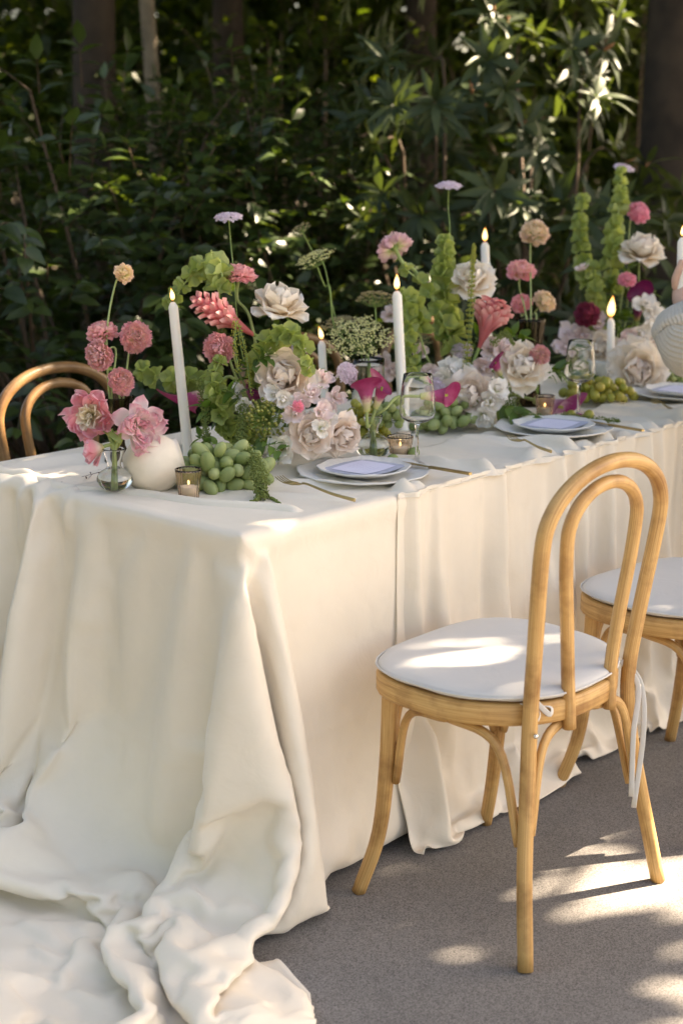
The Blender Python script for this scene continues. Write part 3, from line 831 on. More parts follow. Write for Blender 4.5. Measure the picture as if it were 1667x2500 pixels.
-10,3,2,9,6,0,0,0,7,2,1,-5,4,2,5,1,0,0,-3,-2,1,-5,1,4,1,-1,-1,-3,-1,-1,2,4,-2,2,-1,-2,-1,2,2,1,1,0,0,1,4,-3,-1,0,4,-18,6,3,-2,-1,-1,0,-2,-7,12,3,-4,1,-6,2,4,3,3,-20,-14,23,8,-4,4,3,1,0,-2,-2,-1,1,
-9,1,-2,1,19,-1,-1,4,7,1,-2,3,1,-4,-3,9,3,0,1,-4,-2,0,-5,1,6,3,-9,-6,1,5,-1,3,-2,0,6,-1,-1,2,1,0,0,1,1,0,1,0,-4,2,3,-12,-2,8,-1,-1,-3,1,-1,-7,7,7,-6,-2,2,-1,0,7,-1,-4,-1,5,-8,-11,11,8,2,-1,-2,-1,1,-1,
-10,0,-1,-2,15,7,1,4,7,-1,-7,7,0,-1,1,0,3,3,-1,1,0,1,0,-1,-2,0,0,-5,-3,0,-1,0,0,0,-2,1,3,3,1,2,-1,2,1,-2,0,-9,1,10,0,1,-4,-24,11,10,0,1,-1,1,-4,-4,8,-3,0,0,-1,-7,6,7,2,-3,-13,3,-4,10,9,-2,-1,-1,0,1,
-8,-3,-8,7,2,19,4,3,6,-6,2,1,-1,2,4,-2,-5,1,8,0,1,1,-1,1,-1,-15,6,7,-9,0,0,-1,-4,-4,-4,-5,3,10,5,3,2,1,2,2,-2,-5,-1,3,-14,5,-24,23,8,-1,0,1,0,1,2,2,-8,1,-2,1,0,-1,-7,11,4,-4,3,-6,-5,-6,11,7,-1,1,0,-1,
-11,-2,5,-14,3,17,15,6,1,4,-6,-3,2,4,4,-1,3,-4,-2,3,0,1,1,-3,-11,-8,4,9,-5,0,-6,2,-3,-4,-3,0,0,5,7,3,5,1,4,2,-1,-3,-6,6,3,-13,-1,11,0,-4,0,3,-1,2,-1,1,-4,-1,0,1,0,-2,6,3,0,-5,-1,2,-1,3,-4,-2,3,3,0,1,
-2,-14,-4,-1,2,3,12,17,5,3,1,0,-5,1,4,1,3,-1,-14,11,-2,-4,-3,-7,-4,-2,-8,-15,21,7,6,-7,-3,-1,-1,1,2,2,3,3,2,4,4,5,-4,0,6,-2,-5,-6,-4,-1,9,-1,-1,3,1,1,-3,3,-6,0,-3,5,0,-1,-7,12,0,-5,-4,4,8,-1,-9,-3,4,3,3,1,
27,-27,-21,4,7,-7,12,13,1,7,8,-4,0,-3,-7,6,4,8,-9,-12,4,3,-8,-2,-3,-3,-11,13,5,-1,5,-9,0,-1,-1,2,3,1,1,2,1,4,3,8,0,2,-6,0,-2,-3,-6,2,1,4,1,2,1,4,1,-6,-3,0,-1,1,1,0,1,7,-5,-5,4,5,0,-9,-6,2,1,3,5,1,
23,2,-14,-18,-9,7,4,9,5,0,9,3,-1,-2,-6,-1,2,9,1,-22,-3,8,-1,-3,-3,3,-1,0,2,0,-2,-1,0,-1,1,1,1,2,1,1,0,5,3,5,4,0,-6,-2,-6,6,-5,1,-2,2,3,3,-1,-2,5,-4,-1,-1,0,1,3,1,-1,5,-6,-2,7,2,-8,-6,-1,0,1,-1,2,8,
23,0,-1,-7,-12,-4,4,0,3,2,1,1,10,0,-4,-5,-7,1,18,-6,-11,-2,-3,-7,3,8,-3,0,0,-2,2,-3,0,0,1,1,2,0,1,2,3,-2,2,5,8,-1,4,-12,-3,-9,9,1,-2,-3,5,3,0,-8,3,6,-2,-1,0,0,2,0,5,2,-7,7,2,-8,-6,-3,0,-1,-2,0,3,10,
24,-1,1,-1,-3,-8,-6,0,0,-1,2,8,-4,5,1,-6,-6,-9,10,12,-10,-7,-9,-2,-2,2,9,2,1,0,-1,-2,-1,-1,2,2,2,1,0,0,1,1,2,9,2,0,-3,-6,-1,-4,6,-1,-3,0,3,2,2,-6,-1,8,-3,4,-2,1,-4,9,4,-6,2,3,-8,-6,-2,-1,-3,-1,0,4,6,6,
23,-1,2,-2,0,3,-10,-4,0,-4,0,4,-2,-13,18,-1,-4,-8,-3,13,-2,-22,3,5,1,3,4,5,-8,0,1,-8,2,4,1,3,1,-1,0,0,2,0,1,0,-6,-1,9,1,0,1,-1,0,-3,-1,0,7,3,-6,-3,5,-3,-4,0,7,2,-4,11,-5,7,-8,-5,-2,-1,-2,-1,0,3,5,5,3,
-3,23,-6,8,0,-5,2,-5,-3,0,0,-1,1,-9,-12,10,4,2,-9,7,9,-7,-3,0,1,0,0,-6,3,1,-3,13,-2,-3,-5,0,1,0,1,1,-2,-5,2,0,0,-1,4,5,1,0,1,-1,-1,-5,2,5,4,-7,2,0,-3,-3,2,6,4,2,3,5,-14,-4,-1,1,-3,-2,0,3,4,6,4,2,
6,-4,16,7,-2,1,3,-7,-5,-4,-3,-11,2,3,-6,-8,12,7,-4,-2,9,1,-3,-3,1,-1,1,-4,1,-5,-1,8,-1,-3,2,0,1,0,-1,-1,-5,1,2,0,-1,0,6,2,1,1,0,0,-2,-3,1,-1,7,0,-3,0,-2,-3,-1,-1,14,3,-1,-13,2,-3,3,0,-4,0,2,3,6,5,3,0,
18,3,6,0,2,-4,-3,4,-4,-19,-10,6,-9,8,0,-8,-2,11,6,-5,1,10,-2,-2,-2,1,0,-3,-6,0,0,6,-1,0,-1,2,1,-1,0,-3,-3,2,-2,3,0,1,1,4,3,0,-1,-1,-2,-2,1,-2,-6,9,2,-3,-1,0,1,2,8,3,-17,-2,-1,14,-4,-5,0,0,4,7,6,2,0,1,
14,-5,19,-3,5,-2,-1,0,-2,4,-20,-23,-11,1,12,0,-7,6,9,3,3,5,3,-3,-1,0,1,-2,1,1,0,-8,3,-1,2,1,0,-1,-2,-3,0,-1,6,-6,4,1,2,2,2,2,-1,0,-2,-6,0,6,2,-2,1,-3,-2,0,2,-1,-3,-10,6,1,9,-2,-2,-2,0,4,6,6,3,1,0,0,
0,21,-1,-3,-3,6,6,0,-4,2,3,-10,-17,-14,-10,5,2,-3,5,9,5,7,5,-2,-2,-1,0,-1,0,0,-3,-2,1,1,0,1,0,0,-3,-1,0,2,-1,-3,1,5,0,1,4,3,-2,-1,-4,-4,0,4,2,1,0,-4,-1,1,1,0,-1,1,0,7,-1,-6,-2,-1,2,6,7,4,1,1,1,-1,
14,5,-3,5,-12,6,8,3,-2,-3,4,-3,3,-10,-17,-9,-3,-4,-1,3,10,8,7,3,-4,-1,-1,-1,-2,0,-1,-2,1,0,1,2,0,-2,-2,0,-1,0,1,3,-4,4,0,2,3,2,-3,0,-4,-2,0,3,3,1,0,-4,-2,0,3,-1,-2,3,5,1,-4,-5,-1,0,7,8,5,1,0,0,0,0,
6,-3,8,12,1,-1,-2,-1,-10,-5,2,12,5,-2,0,-12,-13,-10,-6,0,3,11,11,6,-1,-4,0,-1,-2,-1,-1,-3,2,0,2,1,0,-2,-3,-1,2,-1,0,-2,-1,8,-1,0,4,2,1,-1,-5,-4,1,4,3,0,-1,-6,-1,2,3,-2,-1,5,4,-2,-4,-3,-2,6,9,5,2,0,1,0,-4,-7,
0,5,4,8,7,0,-2,-5,0,-8,-10,1,9,12,2,-2,-8,-13,-11,-7,-2,4,14,11,3,-3,-2,-2,-2,0,-3,0,0,1,2,1,-1,-3,1,-2,1,0,0,2,2,0,0,-2,4,5,-3,-1,-4,-4,1,4,3,0,1,-6,-2,2,2,-3,0,6,4,-2,-4,-5,4,9,7,3,-1,1,-2,-7,-9,-7,
7,2,-1,5,17,-8,-5,-2,1,4,-4,-9,-8,2,11,11,0,-5,-12,-15,-8,-3,4,19,9,-1,-4,-1,-2,-2,0,-2,1,0,2,1,-2,-2,-1,0,1,0,-2,2,3,2,-2,-4,8,3,-1,-2,-6,-2,-2,6,5,1,-2,-6,-1,2,4,-2,-3,11,0,-3,-8,2,9,9,2,-1,0,-6,-9,-9,-7,-6,
14,-7,0,0,3,14,-3,-8,-1,3,5,1,-3,-5,-6,-1,11,6,-3,-9,-14,-11,-5,5,21,5,-4,-3,-1,-2,-3,2,0,1,2,0,-3,-1,0,-1,1,2,1,-6,8,0,-2,-3,7,2,1,-4,-5,-6,2,5,4,2,-1,-6,-1,0,3,-1,5,5,-1,-6,-2,8,10,2,-1,-3,-10,-10,-9,-5,-2,1,
29,-21,-9,-1,-6,3,2,3,4,3,3,5,5,1,1,-3,-7,1,8,2,-7,-14,-12,-9,9,21,-1,-5,-1,-3,-1,0,0,1,3,0,-3,-1,0,0,2,1,-3,5,-1,2,-5,-3,7,7,-4,-3,-4,-1,-5,6,7,0,-2,-6,0,0,2,0,7,7,-5,-6,4,13,1,-4,-7,-11,-9,-5,-3,0,3,3,
28,-3,-19,-14,1,-1,4,-1,1,3,1,3,4,5,3,3,3,-3,-3,3,5,-2,-11,-14,-12,13,16,-3,-5,-7,0,2,1,2,2,-3,-2,0,-1,2,1,2,-5,2,3,1,-6,0,0,12,-2,-7,-3,-3,6,1,2,2,-2,-5,0,-1,2,3,8,2,-5,-1,14,-2,-6,-10,-9,-7,-1,1,7,8,8,7,
27,1,-1,-10,-10,-11,-5,-1,3,0,2,1,1,1,4,4,5,6,2,0,-1,3,1,-5,-10,-11,11,5,-8,-2,-5,4,0,1,2,-3,-1,0,-1,3,3,-6,0,2,2,2,-8,-7,9,11,1,-9,-3,-2,3,1,4,3,-3,-5,-1,0,1,4,10,-2,-1,10,-5,-11,-10,-4,1,4,8,10,6,5,2,1,
28,-1,1,1,-4,-6,-11,-2,-1,-7,-1,-3,-1,1,-1,2,2,3,6,5,5,2,3,2,-2,-6,-4,3,0,-5,-3,-7,2,4,-2,-3,0,0,0,5,-3,-1,0,0,5,-4,-2,-3,-4,18,0,-7,-6,-2,4,1,3,6,-5,-5,1,0,-1,11,10,-2,2,-13,-9,-3,4,6,5,10,4,2,1,-1,0,0,
27,1,0,0,1,-1,0,-2,-7,1,-3,-1,-3,-3,-3,-3,-3,-2,-1,1,2,4,4,6,3,0,-5,6,-14,-2,-1,-5,1,4,-3,-1,0,0,3,-2,-1,1,-2,0,9,3,-1,-3,3,-8,23,-17,-11,15,-2,-14,10,14,-18,-5,2,-1,8,19,-1,-3,-11,-2,4,8,4,4,2,0,0,-1,0,-1,-1,-1,
28,1,-1,-1,-2,-1,-1,-1,1,0,1,0,1,0,1,-1,-1,-1,-3,-2,-3,-2,-1,-1,1,1,4,-6,0,-4,2,2,1,2,-2,1,0,0,2,-1,0,0,1,0,2,0,-4,8,-8,5,8,-4,-3,3,-8,1,7,0,-4,-2,-3,-2,1,8,-2,-1,2,5,3,0,0,0,0,-1,0,-1,-2,-1,-2,-2,
29,-20,1,-2,5,0,-1,-1,-1,0,1,2,1,1,0,2,1,1,2,1,2,1,1,0,1,-1,-3,-3,10,4,-3,-1,0,-1,0,-1,0,0,-1,0,0,0,1,0,0,-1,0,2,-3,4,-2,0,0,-1,0,1,0,-1,1,1,2,3,-2,-6,0,-1,2,0,-1,1,0,-1,-2,-2,-3,-3,-2,-2,-1,-1,
11,-3,-3,3,1,-2,-1,1,1,2,0,0,-1,0,1,-1,0,1,0,1,-1,1,-1,0,-1,1,5,10,4,-1,0,1,-1,0,0,0,0,0,0,0,0,0,0,0,0,0,0,0,0,0,-1,1,0,-1,0,0,2,0,-1,0,0,1,0,-2,0,0,-1,0,0,-3,-2,-3,-2,-2,-2,0,-1,0,0,0,
9,0,1,-1,0,0,2,2,3,-2,-1,-1,1,0,0,1,1,0,1,-1,2,1,3,2,3,2,-1,0,1,1,0,-2,1,0,0,0,0,0,0,0,0,0,0,0,0,0,-1,0,1,0,0,0,-1,0,1,0,0,0,0,0,0,0,0,-1,0,0,-2,-4,-4,-2,-2,0,0,1,1,1,3,1,1,1,
7,10,9,-8,-4,5,3,-1,-3,2,0,1,0,1,0,1,0,1,1,1,1,1,0,0,0,0,0,0,0,0,0,0,-1,1,0,0,0,0,0,0,0,0,0,0,0,1,-1,0,0,0,0,-1,1,-1,0,1,0,0,0,-1,1,0,0,-2,-4,-2,-2,0,2,1,2,0,2,0,2,0,-1,1,0,0,
10,19,-7,7,-1,-1,-3,1,1,0,0,0,1,0,0,0,1,0,0,0,0,0,0,0,0,0,0,-1,1,0,0,0,0,-1,0,1,0,0,0,0,0,0,0,0,0,0,0,0,-1,1,1,-1,0,0,0,0,0,0,0,0,0,0,-1,1,1,-1,0,0,-1,0,-1,0,-2,-1,-2,-1,0,-2,-1,-2,
29,-2,-1,2,0,0,0,0,0,-1,1,0,0,0,0,0,0,0,-1,1,0,0,0,0,0,0,0,0,0,0,0,0,0,0,0,-1,1,0,0,0,0,0,0,0,0,0,0,0,0,0,0,0,0,0,0,0,0,1,-1,0,0,0,0,-2,-1,0,-2,-2,-2,-1,-1,-2,-1,0,-2,0,-1,0,-1,0,
28,-2,2,0,0,0,0,0,0,0,0,0,0,-1,1,0,0,0,0,0,0,0,-1,1,0,0,-1,1,0,0,0,0,0,0,0,0,-1,1,0,0,0,0,0,0,0,0,0,0,0,-1,1,0,0,0,0,0,-1,1,0,0,-1,1,-1,0,-2,-1,-1,0,-1,-1,-2,0,-1,-1,1,-1,-1,-1,0,0,
28,-1,1,0,0,-1,1,0,-1,1,0,0,0,0,0,0,0,-1,1,0,0,0,0,0,0,-1,1,0,0,0,0,0,0,0,0,0,0,0,0,0,0,0,0,0,0,0,0,-1,0,1,0,0,-1,1,0,0,0,0,0,0,0,0,0,0,0,0,0,-1,1,-1,0,0,0,-1,0,-1,-1,0,-1,-1,
27,1,0,0,0,0,0,0,0,0,0,0,0,0,0,0,0,0,0,0,0,-1,1,0,0,0,0,0,0,0,0,0,0,0,0,0,0,-1,1,0,0,0,0,0,0,0,0,0,0,0,0,0,0,0,0,0,0,0,0,0,0,-1,1,0,0,0,0,0,0,0,0,0,0,0,0,0,0,-1,1,0,
28,0,-2,1,1,0,0,0,0,0,0,0,-1,1,0,0,0,0,0,0,0,0,0,0,-1,1,0,0,-1,1,0,0,0,0,0,0,0,0,0,0,0,0,0,0,0,0,0,0,0,0,0,0,0,0,0,-1,1,0,0,0,0,0,-1,0,1,0,0,0,0,0,0,0,0,0,-1,1,0,0,0,0,
28,0,0,-1,1,0,0,-1,1,0,0,0,0,0,0,0,-1,1,0,0,-1,1,0,0,0,0,0,0,0,0,0,0,0,0,0,0,0,0,-1,1,0,0,0,0,0,0,0,0,0,0,0,0,0,0,0,0,0,0,0,0,0,0,0,0,0,0,0,0,0,0,0,-1,1,0,0,0,0,0,0,0,
28,0,0,0,-1,1,0,0,0,0,0,0,0,0,0,0,0,0,0,0,0,0,0,0,0,0,0,0,0,0,0,0,0,0,0,0,0,0,0,0,0,0,0,0,0,0,0,0,0,0,0,0,0,0,0,0,0,1,0,-1,-1,1,0,0,0,0,0,0,-1,1,0,0,0,0,0,0,0,0,-1,1,
28,-1,1,0,0,0,-1,1,0,0,0,-1,1,0,0,-1,1,0,0,-1,1,0,0,-1,1,0,0,-1,1,0,0,0,0,0,0,0,0,0,0,-1,0,0,0,0,1,0,0,0,0,0,0,0,0,-1,0,1,0,-1,0,0,0,0,0,0,0,1,0,0,0,0,0,0,0,0,0,-1,1,0,0,0,
28,0,0,0,0,-1,1,0,0,0,0,0,0,0,0,0,0,0,0,0,0,0,0,0,0,0,0,0,0,0,-1,1,0,0,0,0,0,0,0,0,0,0,0,0,0,0,0,0,0,0,0,0,0,0,0,0,0,0,0,0,0,0,0,0,0,0,0,0,0,0,0,0,-1,1,0,0,0,0,0,-1,
28,0,0,-1,0,1,0,0,0,0,-1,1,0,0,0,0,0,0,0,0,0,0,0,0,0,0,-1,1,0,0,0,0,0,0,0,0,0,0,0,0,0,0,0,0,0,0,0,0,0,0,0,0,0,0,0,0,0,0,0,0,0,0,0,0,0,-1,1,0,0,-1,1,0,0,0,0,0,-1,1,0,0,
28,0,-1,1,0,0,0,0,0,0,0,0,0,0,-1,1,0,0,-1,1,0,0,-1,1,0,0,0,0,0,0,0,0,0,0,0,0,0,0,0,0,0,0,0,0,0,0,0,0,0,0,0,0,0,0,0,0,0,0,0,0,0,-1,1,0,0,0,0,0,0,0,0,0,0,-1,1,0,0,0,0,0,
28,0,0,0,0,0,0,0,0,-1,1,0,0,0,0,0,0,0,0,0,0,0,0,0,0,0,0,0,0,0,0,0,0,0,0,0,0,0,0,0,0,0,0,0,0,0,0,0,0,0,0,0,0,0,0,0,0,0,0,0,0,0,-1,1,0,0,-1,1,0,0,-1,1,0,0,0,0,0,0,0,0,
28,0,0,0,0,0,0,0,0,0,0,0,0,-1,1,0,0,-1,1,0,0,0,0,0,0,0,0,0,0,-1,1,0,0,0,0,0,0,0,0,0,0,0,0,0,0,0,0,0,0,0,0,0,0,0,0,0,0,0,0,0,0,-1,0,0,1,0,0,0,0,0,0,0,0,0,0,0,0,-1,1,0,
28,0,0,0,0,0,0,0,-1,1,0,0,0,0,0,0,0,0,0,0,0,-1,1,0,0,-1,1,0,0,0,0,0,0,0,-1,0,0,1,0,0,0,0,0,0,0,0,0,0,0,0,0,0,0,0,0,0,0,0,0,0,0,-1,1,0,0,0,0,-1,1,0,0,0,0,0,-1,1,0,0,0,0,
-274,26,25,25,25,25,25,25,28,4,-9,-8,-10,-10,-10,-10,-9,-9,-10,-15,2,-30,-23,19,19,7,8,22,23,22,23,25,26,26,23,27,29,34,35,33,28,-12,-39,-16,71,29,20,26,47,71,38,57,81,48,-17,-73,-72,-36,32,74,75,45,29,49,54,34,39,39,-48,-44,-29,-23,-23,-22,-19,-16,-8,-4,-3,-3,
17,-1,0,0,0,0,0,-2,-28,-13,1,-2,2,0,0,0,-1,0,0,6,2,26,-1,-22,15,11,8,-12,-5,0,3,-3,-1,2,4,-3,-1,-1,-1,0,1,10,5,0,2,-1,-3,-5,1,-5,-1,-7,1,4,3,1,5,2,1,-2,-9,-2,0,0,2,1,0,3,4,2,2,0,1,1,-3,8,6,-1,-2,0,
16,0,0,0,0,-2,-7,-25,-10,1,2,-1,-2,1,0,1,0,-1,0,0,2,3,27,7,-3,2,-13,5,1,1,-3,6,3,-4,-6,2,-2,-1,0,-2,0,6,4,11,0,1,-6,-1,-1,-6,-2,-7,3,2,5,3,1,1,1,3,-11,-3,0,1,-1,-1,-1,10,4,1,-1,-1,1,-1,7,8,0,-1,0,0,
15,1,0,0,-5,-13,-22,-6,3,2,-3,1,1,-1,1,-1,0,1,-1,1,-2,1,6,24,0,3,12,5,-11,-1,0,-2,-6,-3,3,-7,3,1,-1,0,-1,-1,10,13,1,1,-2,-8,-1,-6,-1,-1,-1,0,4,4,-3,6,4,0,-7,-7,0,-2,1,0,-3,6,9,1,0,2,0,1,5,-5,-4,4,9,1,
17,-1,-4,-12,-12,-11,-4,0,1,-1,1,0,0,1,-1,0,0,-2,2,0,-3,8,16,2,0,8,10,-5,0,-3,-7,1,-2,3,0,2,-4,-2,0,-1,-1,-9,3,33,-2,-4,-3,-2,-3,-5,-2,2,-2,1,4,6,-2,5,0,0,1,-14,-4,-3,3,3,1,1,9,3,1,0,-2,0,-7,-15,2,12,14,5,
7,-11,-12,-8,-4,-1,1,1,0,-1,2,2,0,-2,-1,0,0,0,0,6,4,11,5,0,0,-1,5,4,12,-20,-1,-8,7,5,1,3,1,-6,-4,-1,-2,2,10,16,-4,2,-11,-1,1,-4,-2,2,0,0,2,6,-1,3,1,-1,4,-15,-2,-2,0,3,-2,1,11,-1,2,-1,-1,-3,-7,12,11,-3,-5,7,
-18,-7,-4,1,-1,6,-1,-4,0,3,1,-2,0,0,0,-1,0,0,12,10,1,5,0,0,-1,-1,-2,7,2,-8,11,-3,-5,1,2,2,3,-10,-4,1,-3,0,18,11,-2,1,-5,-6,-4,-2,-2,8,-1,-7,2,12,-3,1,1,-1,-1,-3,1,-9,0,0,0,-1,10,-3,-1,-1,2,1,10,3,-1,0,-2,5,
-28,1,0,0,6,3,-4,-3,-2,0,1,2,-2,2,-3,0,-1,8,4,3,14,3,-2,-3,-8,0,0,-6,-3,27,-1,-8,4,0,1,1,0,1,-8,-2,-20,18,23,0,3,-3,-6,-4,-2,-1,0,6,0,2,4,-7,0,4,-1,0,-1,-3,1,-4,-4,0,0,0,0,4,-2,-2,1,1,-7,13,9,4,2,-1,
-27,0,2,-1,3,-2,4,5,-8,0,-4,2,4,-3,-1,-2,6,8,3,10,5,0,1,-5,-10,-1,0,2,7,9,-8,13,-8,1,0,0,-1,10,-6,-10,15,1,3,-2,-3,-1,2,-5,-4,2,-1,3,4,4,-1,-5,2,2,-1,-3,1,-1,1,-1,-6,-1,0,0,-6,11,-5,0,-1,-2,4,7,6,8,-1,1,
-27,0,1,3,-2,5,-2,-4,5,-6,0,5,-5,2,1,13,17,9,10,-16,-5,2,0,-7,-7,-3,-2,4,3,0,12,4,-4,0,0,0,-1,3,8,2,2,-14,6,3,-5,-3,4,-6,-7,7,2,2,-7,0,4,3,0,4,-1,-3,0,0,3,7,-7,-10,2,0,-18,-4,22,-2,-3,-1,12,4,1,2,9,-3,
-28,1,1,0,1,2,1,-3,-1,2,7,-7,5,1,24,16,-1,-2,2,-2,-11,-3,0,-6,-3,0,-1,3,1,0,0,-2,13,-2,0,-3,-1,0,11,4,-30,26,-1,-2,-6,0,6,-4,4,-3,-2,-1,-1,-1,1,3,2,1,0,-2,2,-1,1,11,-10,-10,0,-4,19,-8,-21,15,0,5,1,6,0,1,2,8,
-27,0,2,3,-1,-2,2,-1,1,11,-11,2,-4,3,0,4,14,14,4,9,-7,-9,-3,-10,4,1,0,0,0,-3,0,9,6,1,-1,-5,-3,0,0,2,16,-8,0,-2,-6,0,0,3,0,2,-3,0,-1,-3,0,-1,6,5,-7,-4,3,19,-6,-4,-7,-4,-1,-3,12,-4,1,-13,3,8,14,-4,1,0,-2,2,
-26,1,-1,0,0,1,4,-1,3,-7,9,-3,-1,14,10,7,3,-1,1,1,0,-8,-2,-14,12,-1,-1,-1,-1,3,1,1,1,1,-4,0,1,-1,0,3,16,-7,-1,-3,-5,2,-5,6,1,0,2,-3,-1,-5,2,0,6,8,-13,-9,0,20,-2,-4,2,-6,-2,-6,7,-1,-3,4,9,9,-3,0,-2,0,1,-1,
-27,1,1,-1,0,1,8,0,-8,3,1,13,2,11,9,-1,-2,2,1,-9,3,-6,-7,12,-3,-3,1,-1,1,2,0,0,1,-4,-6,3,-1,0,2,1,6,5,-1,-3,-5,3,-3,12,-4,-8,2,-1,0,-2,1,1,7,6,2,-15,-2,-2,8,-1,-3,0,1,-11,5,2,1,-2,10,13,-1,-1,-2,-2,0,-1,
-26,0,-1,1,1,-1,2,4,-5,3,3,8,23,3,-5,1,1,1,2,-9,6,2,-7,16,-8,-11,-1,1,-1,1,1,-1,-10,-2,7,1,-2,2,0,0,3,8,-4,-2,-5,4,12,-12,5,-6,-7,-2,3,4,-1,3,8,5,-3,-7,1,0,0,-4,-9,5,4,4,-7,-4,3,-2,-4,7,15,2,2,-2,0,-22,
-26,0,0,0,-1,1,3,11,-2,-7,21,9,10,-3,-2,-1,-1,-3,-9,18,3,6,-5,4,-4,-9,-9,1,1,-5,0,0,5,-3,0,-3,2,0,1,0,-1,3,3,-4,-3,2,1,-12,5,-7,9,-5,4,2,-2,5,10,4,-4,-3,-7,4,-1,0,1,-4,0,9,-13,-2,0,1,5,2,2,0,2,6,-8,-21,
-26,-1,1,-1,1,0,2,17,1,14,2,4,-7,6,2,-2,-1,0,5,6,-3,-5,7,-2,-6,-1,-4,-3,0,0,-5,3,3,4,-9,-6,6,1,0,2,0,-2,2,-1,0,-2,-15,5,0,4,5,-8,-1,1,0,18,6,-1,6,-9,-9,2,-3,1,6,-4,-2,4,-11,-1,0,3,8,5,0,0,1,1,-21,-3,
-27,1,0,1,1,1,-1,12,22,6,0,-1,2,-3,1,-1,0,1,1,-1,-1,4,3,1,5,-2,-10,-8,1,-6,4,-3,-3,0,6,2,-4,1,0,-1,0,2,-2,0,-1,-2,-6,1,-9,18,-9,-3,0,0,-8,-11,32,10,5,3,-18,1,-1,2,-1,-1,-8,8,-6,1,-4,4,9,1,2,2,0,-11,-14,0,
-23,2,3,3,3,1,6,0,15,7,0,0,1,2,-3,1,-3,0,0,-4,3,5,2,2,5,1,-1,-16,-12,4,-3,-2,1,3,7,2,-10,-2,2,2,2,-1,-1,2,1,-14,0,18,8,-8,-29,13,-2,0,-5,6,18,4,-8,-29,35,-9,-1,2,3,-1,6,-7,-10,1,7,-1,10,-1,0,-1,1,-18,-5,0,
7,-1,1,1,1,3,-2,-11,9,5,-1,2,3,2,1,-3,-1,-1,-3,12,-3,1,0,1,4,1,-2,3,-15,-5,2,-1,-2,0,-2,9,-5,-6,-1,0,0,0,1,2,9,7,-10,2,7,-45,23,-1,-4,-2,-3,10,15,3,-15,-3,-5,10,-3,1,8,2,2,-8,-7,0,-3,16,1,0,0,1,-10,-14,0,-1,
29,-2,-4,-3,-1,-2,1,-1,-2,0,0,-1,3,-1,0,3,-1,-3,1,0,4,-1,3,0,4,2,0,-8,7,-13,-3,0,1,-2,-3,-5,3,3,-2,0,-3,0,3,4,5,3,2,-6,3,-20,9,-16,4,-2,-3,14,12,0,-18,1,4,3,-7,3,7,3,1,-8,-4,1,2,10,0,0,-1,1,-16,-6,-1,1,
26,-1,1,0,-3,-3,-1,5,-5,-4,2,-1,1,-2,1,-1,3,0,-2,-1,1,5,0,0,2,4,-2,-13,-7,8,-2,-1,-5,-1,1,-10,5,4,2,-3,-2,0,3,7,4,0,3,1,-1,3,-12,-3,-17,2,1,14,7,0,-3,-11,6,1,-9,3,6,6,-4,-6,0,-1,4,10,-2,0,1,-8,-14,-3,1,0,
27,-2,1,0,-1,-1,0,-2,2,-3,-9,3,0,2,1,0,1,0,0,-2,5,-4,-1,3,0,5,-2,2,-19,3,0,0,0,-9,-11,9,7,0,-3,0,3,0,1,4,5,-4,11,-1,-12,16,-2,-24,-4,-7,2,19,4,-1,5,-16,5,0,-6,1,2,6,-3,-3,-4,9,-1,7,0,-1,0,-14,-9,1,0,0,
26,0,-1,0,1,0,-1,0,1,-25,7,1,3,2,0,1,-1,0,-7,2,0,8,0,1,5,0,1,0,1,-18,1,-1,4,2,-9,-7,4,1,2,1,-1,2,-5,-2,4,-5,23,-9,-2,13,2,-28,-9,2,18,8,-3,-3,8,-15,4,-2,-2,0,-1,1,-5,2,3,-1,10,1,-1,2,-6,-15,-2,0,0,0,
27,-1,-1,1,0,1,-4,-9,-10,14,-14,2,-1,-5,6,4,2,-4,1,3,1,-5,7,1,-5,1,10,3,0,-7,-7,-1,-2,2,13,-4,-14,-4,0,-1,0,-8,0,-5,8,16,-1,-9,5,19,0,-11,-31,5,7,9,4,2,3,-8,0,0,-3,2,0,-8,0,2,9,-2,10,-2,1,-1,-12,-10,0,0,0,0,
27,-1,0,0,-1,0,1,0,-3,-6,-11,-2,1,4,-10,2,3,9,7,-23,1,-5,3,3,5,9,7,4,2,-1,-16,0,-5,-2,4,3,7,-9,-5,-3,-2,-1,-10,2,2,10,-10,7,3,19,6,-10,-29,2,4,8,4,3,4,-6,1,-2,0,0,7,8,-18,-3,7,3,6,0,-1,-3,-14,-5,0,0,0,0,
28,-1,-1,0,1,-1,0,1,1,-1,-11,-16,-5,-3,5,-1,2,1,4,3,-8,5,-7,-10,6,-4,6,26,6,1,-11,-7,-8,-1,5,7,-16,-2,0,-2,1,-8,7,0,4,0,6,0,-12,4,7,10,-25,5,9,3,1,-7,13,-3,-3,0,1,4,-2,3,-19,3,1,16,3,0,-2,-9,-13,0,0,1,1,-1,
27,0,-1,0,0,0,0,-1,1,-1,-4,-23,2,-10,6,1,-2,-1,0,18,-9,9,-10,-6,-2,-8,-3,6,23,-8,14,-19,14,-5,-8,6,14,-18,-7,0,-3,16,-6,0,-4,1,-14,11,11,-6,-6,-12,13,2,-1,4,3,-24,26,6,-12,0,9,2,-19,-19,8,-13,46,-1,1,0,-1,-15,-8,1,0,1,-2,12,
25,3,-2,-1,1,0,-2,1,1,-3,0,-11,-24,14,-2,0,-7,-2,-5,-2,22,-4,-18,19,-9,10,0,-16,3,23,-22,4,3,7,2,-14,2,17,1,-1,-1,-2,9,-7,-13,-1,-8,5,-5,14,-9,4,5,-2,2,2,-25,7,9,10,-10,1,14,-12,-20,-6,6,-3,-3,35,2,0,-9,-11,0,1,1,-1,2,29,
